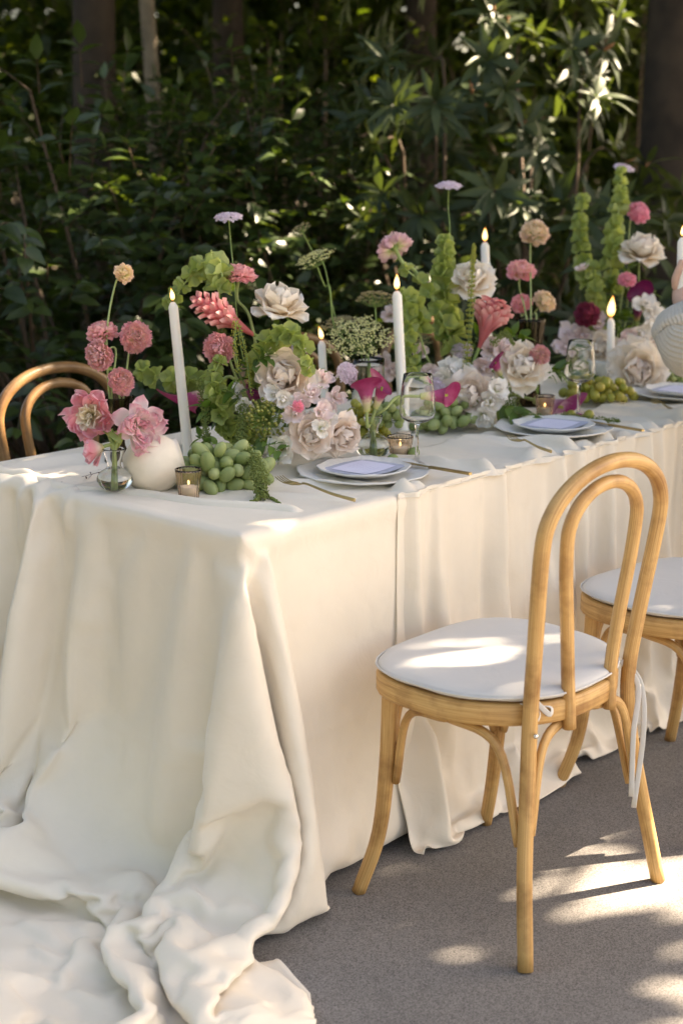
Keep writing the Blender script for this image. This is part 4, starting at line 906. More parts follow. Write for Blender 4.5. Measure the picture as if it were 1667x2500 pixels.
21,4,2,-2,-1,0,2,1,-1,-6,-2,3,-16,-3,2,-6,-2,-6,2,-3,-2,2,23,-7,-1,7,-3,-8,-18,0,24,-7,-2,-8,0,10,5,7,3,1,1,-1,-2,-8,-7,-3,-5,5,2,4,-13,-7,29,-7,1,-5,-15,5,-2,36,-28,2,11,-19,-13,0,0,-2,11,-3,24,0,-16,1,2,-1,1,-2,20,6,
26,-1,1,0,-1,0,0,1,-2,-2,-2,-2,-6,-9,-2,-5,2,-8,-3,2,3,3,11,3,5,-5,-6,-10,-2,-10,2,17,0,9,1,0,-2,4,1,1,0,0,-8,-8,-2,-2,2,3,-4,1,-18,14,18,-6,-6,-18,7,9,-6,8,0,0,-5,-18,0,-2,6,8,4,28,-5,-3,-6,-13,1,0,-2,7,18,1,
26,0,0,0,0,0,0,1,-3,-4,-1,-1,0,-20,-7,1,4,-5,-1,5,2,-2,-1,-3,3,6,19,8,-4,-9,-16,3,1,9,3,-1,-2,0,2,1,0,-2,-4,-6,-5,-4,14,4,-19,-6,4,8,18,-7,-6,-13,-1,2,0,-9,18,-3,-3,2,-14,-3,11,25,6,0,-10,-16,-6,3,-1,1,-1,18,8,0,
26,-1,0,-1,3,0,-1,0,-4,-4,0,1,-2,-10,-12,-3,3,-2,-1,2,-4,-3,0,5,5,-1,4,13,-13,17,-8,-8,1,2,3,4,2,1,-1,0,0,-1,1,-2,-9,-15,18,12,-16,-17,4,18,2,-2,4,-3,-12,0,-6,7,7,-1,2,-3,-13,5,15,11,6,-17,-13,-12,4,4,0,-2,10,16,2,1,
26,1,-2,-4,4,0,1,-1,-4,-2,0,0,-1,1,-5,-19,-1,-1,1,-3,-1,5,3,2,0,5,-21,7,22,-3,8,-17,1,0,1,2,2,2,1,-1,1,1,1,1,-9,-5,12,4,-7,-26,23,2,-1,-1,4,-5,-7,1,-14,14,6,1,-2,-9,-1,9,6,-3,-3,-8,-13,-5,7,6,4,2,15,7,-1,0,
26,0,-2,-3,2,3,-1,-1,-5,-1,0,0,0,1,-6,-16,-8,1,1,1,6,1,0,-1,0,-3,-1,2,13,-5,-5,2,1,-1,1,0,2,-1,2,1,-1,1,2,7,2,4,-1,-5,4,-29,0,37,-8,-14,1,-3,-6,1,-23,39,-10,0,-2,-8,3,3,-1,2,-6,-9,-9,1,-2,8,5,9,17,2,0,0,
24,-1,-15,11,0,4,1,-1,-6,1,0,1,-1,-1,-4,-9,-23,20,-3,1,-1,-1,0,0,2,-17,7,0,9,1,4,-1,-1,0,-1,-1,-1,2,0,2,2,1,0,5,6,0,3,-2,8,0,-2,-6,-11,0,1,-4,-5,-2,7,-7,9,-1,-4,-7,5,2,-2,1,-7,-8,3,-5,-4,-3,8,25,9,-1,0,0,
18,-16,24,-9,1,2,0,-1,0,-4,4,-3,2,-2,-6,3,-11,-5,0,-2,0,1,0,0,-3,-7,-5,7,-1,4,-7,18,-1,-1,-1,0,1,-1,0,0,2,1,1,4,10,0,1,0,-9,16,-1,-24,-2,9,-1,-2,-7,-1,8,-3,4,-2,-4,-9,9,2,0,-1,-10,-7,1,1,-2,4,19,13,-2,0,0,0,
-5,25,-2,2,-3,2,6,-11,-3,6,0,-1,1,1,-10,6,-2,-18,8,-6,-1,-1,-1,0,-4,-2,4,4,-20,5,10,11,0,-2,0,1,0,-1,0,0,0,1,1,1,7,-2,-3,2,12,8,-1,0,-20,0,1,-2,-6,-4,13,-5,3,-2,-5,0,1,2,0,-4,-10,-5,-3,3,12,13,9,0,0,0,0,1,
-2,5,8,8,-8,-2,8,-11,1,7,0,4,0,1,3,-1,-2,-14,-13,3,0,-1,-1,-1,-4,3,7,-4,-7,-7,15,6,-1,0,-1,1,-1,0,-1,1,0,0,0,3,-7,-6,19,3,12,3,1,0,-9,-15,3,2,-9,-8,0,13,1,-2,-4,-2,2,2,0,-6,-12,-3,3,9,12,10,3,0,0,0,0,-1,
14,2,3,2,-10,-11,-5,13,1,5,1,2,1,1,1,1,1,-6,-21,-1,0,-1,-1,-2,2,5,1,-3,6,-5,3,1,-1,0,1,-1,1,-1,0,-1,0,1,-1,1,-3,-1,12,8,-6,14,5,-10,-11,-3,0,5,3,-9,-7,10,-2,-2,-3,-1,4,2,-2,-11,-10,-1,11,14,9,3,0,0,0,-1,0,1,
15,1,0,5,5,-11,-23,-6,6,4,19,-5,9,-1,2,1,-1,1,-12,-15,-3,0,0,-4,2,10,-1,-4,-3,12,-3,0,-1,1,0,0,-1,0,0,0,0,-1,0,-1,11,-3,-7,6,3,-13,8,1,-9,9,-1,9,9,4,-9,-10,-2,0,-3,1,-3,1,1,-13,-8,11,15,9,3,0,0,-1,0,1,0,-3,
16,-1,0,1,4,4,-4,-2,-2,-8,-8,14,9,-3,0,0,0,-1,1,-24,-6,1,-5,-1,-1,2,5,3,1,4,1,-1,1,-1,0,1,-1,0,0,0,-1,1,-1,-2,-8,5,7,-3,-4,-4,3,6,3,2,-1,10,8,1,-4,-11,-1,-4,-10,6,-3,-1,5,-15,2,20,9,3,-1,0,0,1,-1,1,-2,-4,
17,-1,-1,1,1,-4,9,3,0,0,-2,2,-4,-3,3,-1,0,0,1,-5,-27,-5,1,3,1,2,2,-6,18,-1,-6,1,-1,1,1,-1,1,-1,0,-1,1,-1,0,-2,-1,1,1,1,-4,1,1,2,2,3,-1,5,11,2,5,-19,-1,1,8,-7,-5,-2,-6,-16,25,12,2,-1,1,0,-1,0,1,-2,-2,-4,
22,-1,-1,-6,-24,-12,15,27,5,-1,1,-2,-8,-4,-2,11,0,0,-3,2,-9,-13,-3,0,0,0,0,7,-6,-1,10,-2,1,-2,-1,0,-1,0,0,0,0,0,-1,-3,1,3,-2,0,-1,-1,0,2,3,3,-2,2,14,4,-11,-3,-1,0,5,-4,-5,-1,-12,7,19,2,-1,1,0,-1,1,0,-1,-2,-4,-3,
19,0,3,-22,-16,12,2,4,19,2,-1,-9,4,1,-12,-2,15,0,1,0,-4,-13,-5,-3,0,0,-1,3,-2,8,1,-3,-1,-1,0,0,0,1,-1,0,-1,1,-2,-1,1,4,-2,-2,1,-2,0,1,4,2,-1,-6,13,6,3,-10,-2,-1,8,3,-12,-6,-15,31,5,-2,0,0,-1,0,0,0,-1,-5,-4,-1,
8,5,-4,-14,1,-6,0,2,14,8,-2,6,-9,5,5,-16,2,14,1,-1,0,-13,-8,-2,0,-1,0,1,8,1,1,-7,1,0,0,0,-1,0,0,0,0,0,0,-4,2,3,-3,-2,2,0,0,0,4,2,0,-5,-9,5,8,5,-3,1,4,4,-7,-11,21,6,-3,-4,2,-1,0,1,0,-2,-4,-3,-3,0,
11,-9,-11,0,7,-2,-6,-2,-1,14,11,-9,-5,3,10,4,-15,9,9,1,0,-2,-14,-6,-2,0,1,0,-2,-2,0,8,-1,0,0,0,0,0,0,0,0,0,-2,-1,0,4,-3,-1,5,-4,0,-1,6,0,0,2,-2,-1,-6,13,-2,0,1,3,7,4,0,-1,-4,1,-1,0,0,0,0,-4,-5,-2,0,0,
-9,-12,3,-1,6,4,0,0,-7,3,0,10,8,3,-3,5,1,-10,9,8,1,-2,-7,-10,-4,0,-1,0,0,1,3,0,0,0,0,0,0,0,1,-1,0,0,0,-3,1,2,-3,-1,6,-3,-2,-3,9,1,-1,1,-1,0,0,5,-2,-1,4,3,5,6,-2,-4,-2,2,0,0,1,-1,-4,-5,-2,-2,0,-3,
-18,-1,-4,6,-7,9,9,-4,-4,-4,8,5,5,6,8,1,-1,-7,-4,7,9,0,-5,-10,-6,-2,0,0,1,0,1,1,0,0,1,-1,0,1,-1,1,0,-1,0,-3,-1,3,-1,-1,3,0,-2,-1,7,0,-1,0,0,-1,1,6,-2,-1,2,3,6,5,-3,-4,2,0,0,0,0,-3,-6,-2,-3,-1,-5,-7,
-19,-1,-6,9,1,1,0,-2,-6,-1,2,14,15,2,-1,8,3,-4,-9,-2,5,10,-2,-8,-9,-4,-1,0,2,1,1,1,-1,0,0,0,1,-1,0,0,0,0,1,-4,-2,4,-2,-1,3,1,-1,2,3,0,0,-1,-1,1,1,3,-1,0,2,3,6,4,-4,-1,1,0,0,1,-3,-6,-4,-4,-2,-6,-7,-7,
-24,-2,0,5,6,0,-1,-2,2,-6,-4,3,6,13,10,3,7,4,-4,-9,-2,4,10,-5,-11,-5,-2,0,1,1,1,0,1,-1,0,0,0,1,0,-1,0,1,-1,-1,0,-1,-1,-1,3,1,-1,2,4,-1,-1,0,1,-1,2,3,-2,0,1,2,8,3,-3,0,1,0,0,-3,-7,-5,-4,-4,-7,-8,-4,-1,
-27,0,0,6,20,-7,-11,-1,0,5,-3,-6,-1,1,6,14,10,8,6,-2,-9,-4,5,8,-9,-10,-3,-1,2,1,1,0,-1,1,1,-1,0,0,0,0,1,-1,1,-1,-2,0,-1,-1,3,2,-3,5,1,0,0,0,-1,0,2,3,-3,1,-2,-1,15,-1,0,0,0,0,-2,-8,-6,-5,-6,-7,-7,-1,1,3,
-24,-2,0,0,2,10,-1,-6,0,1,5,2,-5,-4,-1,-1,8,13,12,10,1,-7,-7,4,5,-13,-5,-1,0,2,1,0,1,0,-1,1,0,0,0,0,-1,0,-1,1,0,-3,0,-1,1,4,-1,3,2,-1,-1,-1,1,0,2,3,-2,0,0,4,7,0,-1,2,-1,-1,-10,-8,-6,-7,-7,-3,2,2,2,-1,
-2,-24,5,-3,2,-2,-1,0,1,0,1,4,5,2,-2,-3,-5,0,9,14,13,7,-4,-8,1,-2,-11,-1,0,3,0,1,-1,0,-1,0,1,0,0,0,0,1,0,-1,-2,0,-1,0,-1,10,-7,6,0,-1,-1,-1,1,0,4,-1,0,-1,2,6,3,-3,4,1,-2,-13,-9,-7,-8,-4,1,2,2,0,-2,-1,
-7,-4,-14,5,-1,0,-3,1,-1,0,0,-1,1,2,3,3,1,-2,-3,0,11,15,12,1,-5,-3,-10,-6,2,2,1,-1,0,0,1,0,0,0,-1,0,1,-1,1,-1,-2,0,-1,0,-1,10,-7,8,-3,-1,1,-3,1,1,3,1,-1,0,-1,6,7,-3,3,-2,-18,-10,-8,-5,0,1,1,0,-1,0,2,5,
-7,2,-5,-11,-3,0,2,-1,1,-2,0,-1,0,0,0,1,3,3,1,0,-1,2,12,17,3,4,-9,-13,1,0,1,-1,0,0,0,1,0,-1,0,1,-1,1,0,-1,-1,1,-1,-1,-5,7,0,5,0,-1,-1,-1,0,1,4,0,-2,1,1,7,1,2,-3,-21,-11,-6,-2,1,-1,2,1,3,4,6,6,5,
-8,3,2,0,-7,-5,-3,-4,-5,1,-1,1,1,0,0,-1,0,1,2,3,1,1,1,6,16,0,12,-14,-6,2,0,0,0,1,-1,1,0,0,0,-1,1,-1,0,0,0,1,0,-4,0,1,3,3,1,-2,0,-1,0,0,6,-2,-1,0,3,7,-5,0,-19,-14,-3,0,2,2,6,4,5,4,3,2,2,2,
-3,0,2,2,3,0,-3,-4,-3,-4,-3,-4,-4,-2,-2,0,-1,-1,0,0,1,2,2,2,6,16,-5,11,-11,0,0,1,1,0,1,-1,0,0,1,0,-1,1,0,-1,-2,3,-1,-2,-2,-5,15,-6,6,0,-4,-1,3,0,4,-2,0,-1,3,-3,-5,-15,-10,0,4,5,6,5,4,1,2,1,2,3,2,3,
-4,1,9,3,2,4,2,1,0,-2,-3,-2,-3,-4,-4,-4,-4,-3,-4,-3,-3,-2,-1,-1,1,7,19,-7,-1,2,2,1,0,1,0,0,0,0,-1,1,0,0,0,0,-1,-1,-1,1,-2,-3,8,0,-3,1,3,1,-2,1,1,0,1,3,-1,-11,-13,-5,7,7,6,2,1,1,-1,3,3,4,4,2,3,0,
-3,27,0,1,-1,0,0,1,0,1,0,-1,-1,-1,0,-2,-1,-2,-2,-3,-2,-3,-4,-4,-4,-6,-4,17,-4,1,0,0,-1,0,0,1,0,0,0,0,0,0,0,0,0,-2,-1,2,1,-2,1,-1,-1,2,1,1,-1,0,-1,0,0,-1,0,2,-3,1,1,1,-1,1,2,4,6,4,2,3,1,1,1,1,
25,2,1,-1,0,0,1,-1,0,-1,0,-1,1,1,-1,1,-1,0,0,0,-1,0,0,0,-1,0,-4,-19,1,-2,1,-1,1,0,0,-1,0,0,1,-1,1,-1,1,-1,-1,-1,-1,1,2,-2,-1,1,1,-1,3,-1,-1,1,-2,-1,0,-1,1,3,0,4,-1,0,4,6,4,3,2,1,1,0,0,1,-1,0,
26,0,-1,1,0,0,-1,0,-2,1,0,1,0,-1,0,-1,1,-1,0,0,-1,-2,-2,-4,-5,-6,-6,2,6,-2,-3,1,-1,0,0,1,-1,0,0,0,0,1,-1,0,-1,-1,1,-2,3,0,-1,-1,3,0,-1,0,-1,0,-1,-1,0,0,0,4,1,0,8,8,3,2,1,0,-1,-1,0,-2,0,-2,-2,-1,
27,-8,-7,6,5,-3,-3,1,3,-2,0,0,-2,0,0,0,-2,0,-3,-2,-3,-3,-3,-2,1,-1,4,-1,-1,0,0,0,0,0,0,-1,1,0,-1,1,-1,0,1,0,-1,-1,-1,2,-1,1,0,-2,0,1,0,1,0,-1,0,-1,-1,0,0,6,10,5,1,-1,-1,-3,-1,-2,-2,-1,-3,-2,-3,-3,-1,-3,
22,-25,11,-12,8,5,4,-1,-2,0,0,-1,1,-2,-1,-1,-1,-2,-1,-2,0,-1,0,1,-1,2,-1,1,-1,0,1,0,0,0,-1,1,-1,0,1,-1,1,-1,0,1,-1,0,0,-1,1,0,0,-1,0,1,0,0,-1,-1,0,-1,1,-1,1,1,-1,1,-1,-2,-2,-1,-3,-1,-3,-2,-2,-1,-2,0,-2,-1,
3,0,-12,10,-1,2,0,1,1,0,0,-1,-1,0,0,-2,0,-1,0,0,1,1,0,-1,0,-1,1,0,1,0,0,-1,1,-1,1,-1,1,0,-1,1,-1,1,0,-1,0,0,-1,0,0,0,0,0,1,-1,1,-1,0,0,-1,0,0,0,-1,1,-3,-7,-3,-3,-2,-2,0,-2,0,-1,0,-1,0,0,0,0,
5,3,-8,1,-1,1,1,0,-1,1,-2,1,-1,0,-1,1,-1,0,0,1,-2,1,0,1,1,-1,0,0,0,1,-1,1,-1,1,0,0,0,-1,1,-1,1,0,-1,1,-1,0,0,-1,1,0,0,0,-1,1,-1,0,0,0,-1,-1,0,1,1,-1,-7,-3,-2,-1,-1,-2,-2,0,-1,0,-1,0,-1,-1,0,0,
2,-1,2,-1,0,-1,0,0,0,-1,0,0,0,0,-1,0,0,0,0,-1,1,-1,0,1,-1,2,0,0,1,-1,1,-1,1,0,-1,1,-1,1,-1,1,0,-1,1,-1,1,-1,0,0,0,0,-1,1,-1,0,0,1,-1,-1,1,-1,0,0,0,1,1,1,-1,-2,-1,0,-1,-2,-1,-2,0,-2,-1,-1,-1,-2,
2,-2,4,-3,-2,1,2,-1,0,-1,2,-2,0,-1,1,0,0,1,0,0,0,0,1,-2,0,-1,1,0,0,1,-1,1,0,-1,1,-1,1,-1,1,0,-1,1,-1,1,-1,1,-1,0,0,0,0,0,-1,0,0,0,1,-1,-1,1,0,-1,1,1,1,-2,1,1,-1,0,0,0,0,0,-1,0,0,-1,-1,0,
1,1,8,-5,-5,2,-1,-1,1,1,-3,2,-1,2,-1,0,0,-1,0,1,0,0,-1,2,0,0,-2,0,0,0,1,-1,0,1,-1,1,-1,1,0,-1,1,-1,1,-1,1,-1,0,0,0,0,-1,0,0,0,1,-1,0,0,0,-1,0,1,-1,2,0,0,-1,0,1,1,1,-1,0,1,-1,0,0,0,-1,1,
2,-1,-5,4,1,-3,2,2,-2,-1,1,0,1,-1,1,-1,0,1,1,-2,1,-1,1,-1,0,0,0,0,0,1,-1,1,-1,0,1,-1,1,-1,0,1,-1,1,-1,1,-1,0,0,0,0,0,0,0,0,-1,0,0,0,0,0,0,0,0,0,1,0,0,1,0,0,-1,-1,1,-1,0,1,0,-1,1,1,0,
1,0,0,4,1,-2,-3,-2,1,1,0,-1,-1,0,0,0,1,-1,0,1,-1,2,-1,0,0,0,0,0,1,-1,1,-1,1,-1,0,1,-1,1,0,-1,1,-1,1,-1,1,0,-1,0,0,0,0,-1,0,1,-1,1,-1,0,1,-1,0,0,0,0,2,-1,-1,1,0,0,0,0,1,0,-1,0,1,0,0,-1,
2,-1,0,1,-1,-1,-2,2,-2,1,0,0,2,-1,0,0,0,0,-1,1,0,-1,0,1,0,0,0,0,0,0,0,0,0,1,-1,0,1,-1,0,1,-1,1,-1,1,-1,0,0,0,0,0,0,0,0,-1,1,-1,1,-1,0,0,0,0,0,1,0,0,0,0,-1,1,0,-1,1,-1,1,0,0,0,-1,2,
1,1,-2,-2,-1,1,1,-1,3,-2,0,1,-2,1,0,0,0,1,0,-1,0,1,0,-1,0,1,0,0,0,0,0,1,-1,0,0,0,0,0,0,0,0,0,0,0,0,0,0,0,0,0,0,0,0,0,0,0,0,0,0,0,0,-1,0,0,1,0,1,-1,1,-1,-1,2,-1,0,0,0,0,0,1,-2,
1,0,0,-2,1,-2,1,0,-1,1,0,-1,1,0,0,1,-1,0,0,1,0,-1,0,1,0,0,0,0,0,1,-1,0,0,0,1,-1,0,0,0,0,0,0,0,0,0,0,0,0,0,0,0,0,0,0,0,0,0,0,0,0,0,0,0,0,0,0,-1,1,0,0,1,-1,0,0,0,0,0,-1,0,1,
1,0,0,0,-2,0,-1,0,0,0,1,0,0,0,-1,0,1,-1,1,-1,1,1,1,-1,0,0,0,1,0,-1,0,0,1,-1,0,0,0,1,-1,0,0,0,0,0,0,0,0,0,0,0,0,0,0,0,0,0,0,0,0,0,0,-1,-1,1,2,0,0,-1,0,0,-1,1,0,0,0,0,0,0,0,0,
1,0,0,-1,0,-1,-1,0,1,0,-1,1,0,-1,1,1,-1,1,0,1,-1,-1,-1,1,1,-1,1,0,0,0,0,0,0,0,0,0,0,0,0,0,0,0,0,0,0,0,0,0,0,0,0,0,0,0,0,0,0,0,0,0,0,1,0,-2,0,0,0,1,0,0,1,-1,0,0,0,0,0,1,-1,0,
2,-1,0,0,0,-1,0,0,-1,0,1,-2,1,1,0,-2,1,0,-1,0,1,1,1,-1,0,1,-1,0,0,0,1,-1,0,0,0,0,0,0,0,0,0,0,0,0,0,0,0,0,0,0,0,0,0,0,0,0,0,0,0,0,0,-1,0,1,0,0,0,0,-1,1,-1,1,0,0,0,0,0,-2,3,-2,
0,1,1,0,-2,2,-1,-1,0,-1,-1,2,-1,0,0,1,0,-1,2,0,-1,0,0,0,0,0,0,0,0,0,0,0,0,0,0,0,0,0,0,0,0,0,0,0,0,0,0,0,0,0,0,0,0,0,0,0,0,0,0,0,0,1,-3,0,2,0,0,-1,1,-1,1,-1,0,0,1,0,0,2,-2,0,
12,-2,1,-2,1,0,1,1,0,6,-2,-3,-3,1,1,-2,3,-2,-2,21,-6,1,3,2,19,1,8,12,-1,-3,-4,-4,-4,-6,-9,-9,-7,-6,-3,-2,2,25,25,38,-5,-21,-40,-18,-6,3,2,-7,0,8,14,-8,22,27,16,12,-9,-14,-3,3,4,1,-9,-53,-8,1,0,-1,0,-1,1,-2,-1,3,9,-11,
-1,5,0,-2,-1,-1,1,5,8,-7,-1,-2,-4,3,-1,1,-1,-2,0,-16,27,8,-7,-19,-20,13,6,-16,-4,0,3,-2,1,5,16,6,-7,2,2,1,0,3,8,1,-5,-3,-1,-7,4,21,-2,-18,0,-1,-2,7,6,1,-1,3,-32,-3,3,2,4,9,5,3,-5,3,-4,6,-5,6,13,-7,-9,-4,-8,19,
0,-3,2,2,-1,5,8,0,-11,-6,-5,4,8,-5,-1,2,-1,1,2,3,8,1,1,8,-7,-19,-17,-2,3,1,-5,7,11,16,1,-10,-3,1,1,1,-1,-1,6,7,-5,0,-4,-2,-1,13,4,-10,-6,-3,5,6,0,1,-1,-6,-14,-6,0,5,8,1,0,12,-8,-5,4,-3,17,14,-13,-14,1,3,-5,-2,
2,-3,-2,4,11,6,-14,-8,-1,-4,14,-4,-2,0,4,-1,-2,1,1,2,1,-14,12,22,2,2,-15,-10,5,-2,-9,5,8,3,-16,-7,7,2,0,-1,1,1,5,4,-3,2,-1,-7,3,6,4,-5,-9,1,7,7,-12,3,0,-5,-6,-8,4,10,2,2,-5,10,-9,-1,5,12,7,-6,-10,3,-6,-5,2,5,
-2,7,6,7,2,-15,-8,2,-7,8,-1,9,-1,-3,-7,1,1,2,2,5,-5,10,4,-16,5,1,7,4,-23,-10,26,-1,4,-7,-3,2,-3,-4,4,2,-5,0,0,2,5,-3,1,-4,5,4,3,-3,-9,-1,6,5,-3,-2,-1,-6,3,-7,16,5,-4,-8,2,7,-11,10,10,1,-3,-7,-1,8,-3,5,-5,-16,
14,4,-9,-2,-2,-4,-1,-2,-1,2,1,-3,7,5,-6,-3,0,1,6,6,-2,13,-11,-1,0,1,11,-2,-1,-12,1,10,-9,-6,0,6,2,-11,3,-5,4,1,1,-7,2,-1,2,0,4,1,2,1,-7,-3,5,6,-3,-1,-4,-5,5,-2,4,7,1,-3,0,3,-4,2,3,-1,-4,4,8,-9,-3,-9,0,-8,
17,-16,-5,-4,7,13,-9,-11,7,8,-10,-5,1,10,1,-4,1,5,10,3,1,-4,3,6,-3,-6,-9,-2,0,-1,-15,10,7,-5,1,8,7,-7,-16,2,12,0,-2,-16,13,3,0,-3,1,2,1,9,-9,-7,4,8,-2,-4,-2,-4,1,0,-4,11,4,-2,1,5,-3,-11,-3,-3,3,6,2,-4,1,-16,-3,8,
-2,-6,8,1,-3,0,18,-7,-8,2,-6,13,-15,-5,15,0,-2,11,4,0,-5,-4,4,-9,-15,1,0,-3,-2,8,1,4,-2,6,9,3,1,3,-14,-5,10,-3,-16,-11,15,13,-3,-1,2,-3,1,11,1,-10,-7,2,6,2,-6,-3,1,1,-2,6,11,2,-2,0,-2,-18,-1,-4,1,-1,-7,15,10,-1,-8,-1,
-6,-1,-3,15,-15,0,22,9,-10,-19,9,7,8,-14,-14,10,15,5,1,-4,-5,-1,-3,-10,-7,-3,-2,-3,20,15,-19,-10,8,1,6,3,5,8,0,-14,-10,0,-18,-1,15,17,-3,-2,0,-1,0,9,8,-5,-17,1,7,3,-5,-2,3,0,-1,2,8,9,-4,-4,3,-15,-12,2,0,-6,-7,3,11,18,-4,-3,
-4,0,-1,-5,2,-3,11,10,8,-16,-1,-16,18,7,-5,9,5,-5,-18,6,7,-2,-5,-7,-2,-9,-5,6,-3,1,18,-12,3,2,4,1,2,14,4,3,-35,-11,0,8,16,4,-2,-2,7,-8,-4,2,-13,2,8,6,8,0,-4,-3,3,1,-4,-5,9,12,2,-4,3,0,-21,-5,-5,-5,1,-2,2,6,18,-11,
-4,1,9,-9,-5,4,-9,15,4,7,5,-18,-15,19,16,-17,-13,-10,11,1,8,5,-4,-6,1,-1,-3,14,10,3,-2,-25,-8,6,4,10,0,-5,17,2,-1,-17,-6,1,6,1,-1,1,-14,-1,6,6,-3,-2,1,7,7,0,0,-9,5,1,1,-17,9,8,5,-7,-14,10,18,-19,-10,-14,2,11,-4,2,3,17,
-5,3,-3,-5,2,3,-8,8,8,21,-23,14,-7,-18,12,19,2,-18,-13,0,0,12,-6,-1,1,0,1,3,-3,-13,2,16,-18,-6,3,8,6,1,-1,6,-3,-12,6,2,4,1,0,0,-10,-2,5,6,-1,-5,2,-2,12,6,-9,-8,7,2,-18,13,1,6,1,-8,-3,7,-3,26,-2,-16,-11,-4,1,-2,0,5,
-4,5,3,3,-2,-11,-2,-6,28,-1,4,-12,10,13,-7,-15,-11,2,-2,-1,1,3,-3,5,0,2,0,-6,-6,6,7,3,-4,-9,6,-1,-8,-1,-1,5,10,-9,0,1,5,0,2,0,-10,-2,-1,12,2,-4,-1,3,8,0,-15,-9,-1,16,-4,4,-1,3,3,-6,-3,18,3,4,-22,-4,6,4,5,-3,0,-5,
-4,6,-6,0,6,-4,4,-8,-3,16,-6,27,-3,-18,-12,-4,0,4,0,1,-3,-2,16,-2,-1,-3,0,1,7,1,-7,-3,-1,-1,4,-18,-10,0,3,7,12,3,-2,-1,2,-1,3,10,-13,4,-4,0,5,-2,0,5,7,-3,0,-15,-2,0,11,-2,0,-2,4,-8,-2,14,9,-16,-4,9,-1,-8,5,11,-1,-12,
-1,1,-1,-2,1,1,2,-5,-10,8,22,5,-9,-16,-6,7,5,1,-6,-1,1,2,13,-3,-1,-4,-1,8,3,4,-1,-5,-12,8,-30,3,7,-5,-1,-1,4,16,3,-8,4,0,-4,-3,5,8,7,-30,7,11,-1,6,6,-4,-2,-4,0,-1,1,-2,3,-3,-2,-1,0,-7,11,-13,3,2,2,5,-1,8,-4,-5,
0,-1,1,-1,-3,4,0,14,-3,0,8,-14,4,-1,-9,-3,-1,-9,17,0,-8,-1,6,10,1,-1,-4,-8,4,-11,-4,-2,13,16,-9,-8,-3,1,1,7,2,6,-11,-4,2,-3,-1,-6,14,7,-13,-12,18,5,-6,6,6,-5,-3,-3,-9,3,5,-2,-2,-1,-4,6,0,-5,-2,-1,-2,1,19,12,-4,-13,-13,9,
0,0,0,0,2,6,3,12,-2,-5,0,-6,-15,7,6,-10,-12,16,-10,-5,8,2,2,14,2,-1,-4,-8,-6,-1,-9,7,10,-3,14,-19,-2,6,1,3,-6,-7,0,7,0,-5,4,0,13,3,-18,-6,1,4,7,8,6,-4,1,-6,-14,5,4,1,-8,2,-2,1,4,-6,0,-3,2,9,5,-3,0,-8,-2,8,
0,1,4,4,4,0,1,-24,14,1,0,3,3,-4,4,-9,5,-4,-6,0,1,-1,-1,4,-4,10,7,-9,-6,-9,10,10,6,-1,-4,-3,8,3,-4,-24,4,5,0,0,-1,-4,0,3,19,-9,-16,-2,3,14,-3,-1,0,0,3,1,-12,-2,5,-4,0,3,-10,6,6,15,-22,-1,6,14,-8,-7,5,-12,9,3,
10,7,3,3,2,3,-16,-2,-1,-15,-5,3,3,19,-7,4,-12,-4,2,2,-2,-3,-2,6,3,-3,8,-1,-15,3,21,4,-1,-9,3,6,-25,-8,4,13,1,2,4,-10,-1,2,-2,4,-19,11,-9,26,-9,-2,6,-1,-5,0,-4,-2,18,-16,3,-3,-2,-1,11,-7,5,1,-16,5,9,-1,-1,9,-11,-4,9,-1,
22,2,1,1,-2,-2,3,5,-38,-9,-4,5,6,6,13,-1,-1,-3,6,-18,0,-1,1,5,7,1,-8,2,0,1,-13,0,0,3,7,12,-5,2,9,4,1,-5,-20,7,-10,-9,9,17,-19,10,3,7,-3,-5,2,0,-7,-2,-1,-2,-5,12,2,-3,-7,-1,12,-2,2,-3,7,-11,7,0,3,-1,-14,7,3,-1,
-9,11,6,3,4,2,-1,-2,14,-15,-14,-15,6,-3,0,15,10,-5,-5,-5,-2,1,-6,5,10,-7,-2,2,7,6,-11,-16,-5,-2,11,9,0,0,-1,6,-5,-1,9,-7,-8,-8,13,-6,15,-2,10,-29,18,0,3,-2,-8,-5,2,-1,4,7,3,-6,-5,-1,8,0,3,-4,-2,1,4,1,5,-11,-6,9,-1,2,
-2,2,-3,-1,8,8,2,-13,10,13,-5,-9,-8,-8,-1,-3,13,10,-8,-7,-7,-9,0,7,13,-2,-2,19,0,7,-6,-9,-8,-17,1,-4,18,12,-11,-12,-5,5,3,10,-15,-6,15,6,6,5,15,-13,-28,15,4,-4,-9,-4,0,0,5,8,2,-3,-5,-3,9,0,5,-7,-4,5,4,2,-2,-13,4,6,0,-2,
0,0,-5,1,2,4,2,6,-13,1,22,5,-4,-5,-3,-3,-9,2,3,0,-19,4,1,-6,13,8,2,-3,7,-8,15,7,-8,-9,-18,-7,11,3,-3,-7,8,1,4,2,-11,9,3,-5,12,1,-2,-2,3,-12,1,-5,-9,-1,-1,3,8,4,-1,1,-3,-4,7,5,9,-21,2,9,-5,3,-6,-6,9,2,-2,1,
-2,2,1,-6,-3,3,5,4,6,2,11,2,1,-1,-4,0,-2,-5,5,5,-5,-15,1,-4,-4,13,-3,-3,2,-12,11,12,6,-2,-14,-4,-9,-7,2,10,0,1,15,6,-2,10,-10,-5,2,-7,-4,5,-16,4,-9,-8,4,-1,-3,10,7,1,0,0,1,2,2,3,-5,1,-6,3,5,-2,-12,3,9,-2,-1,1,
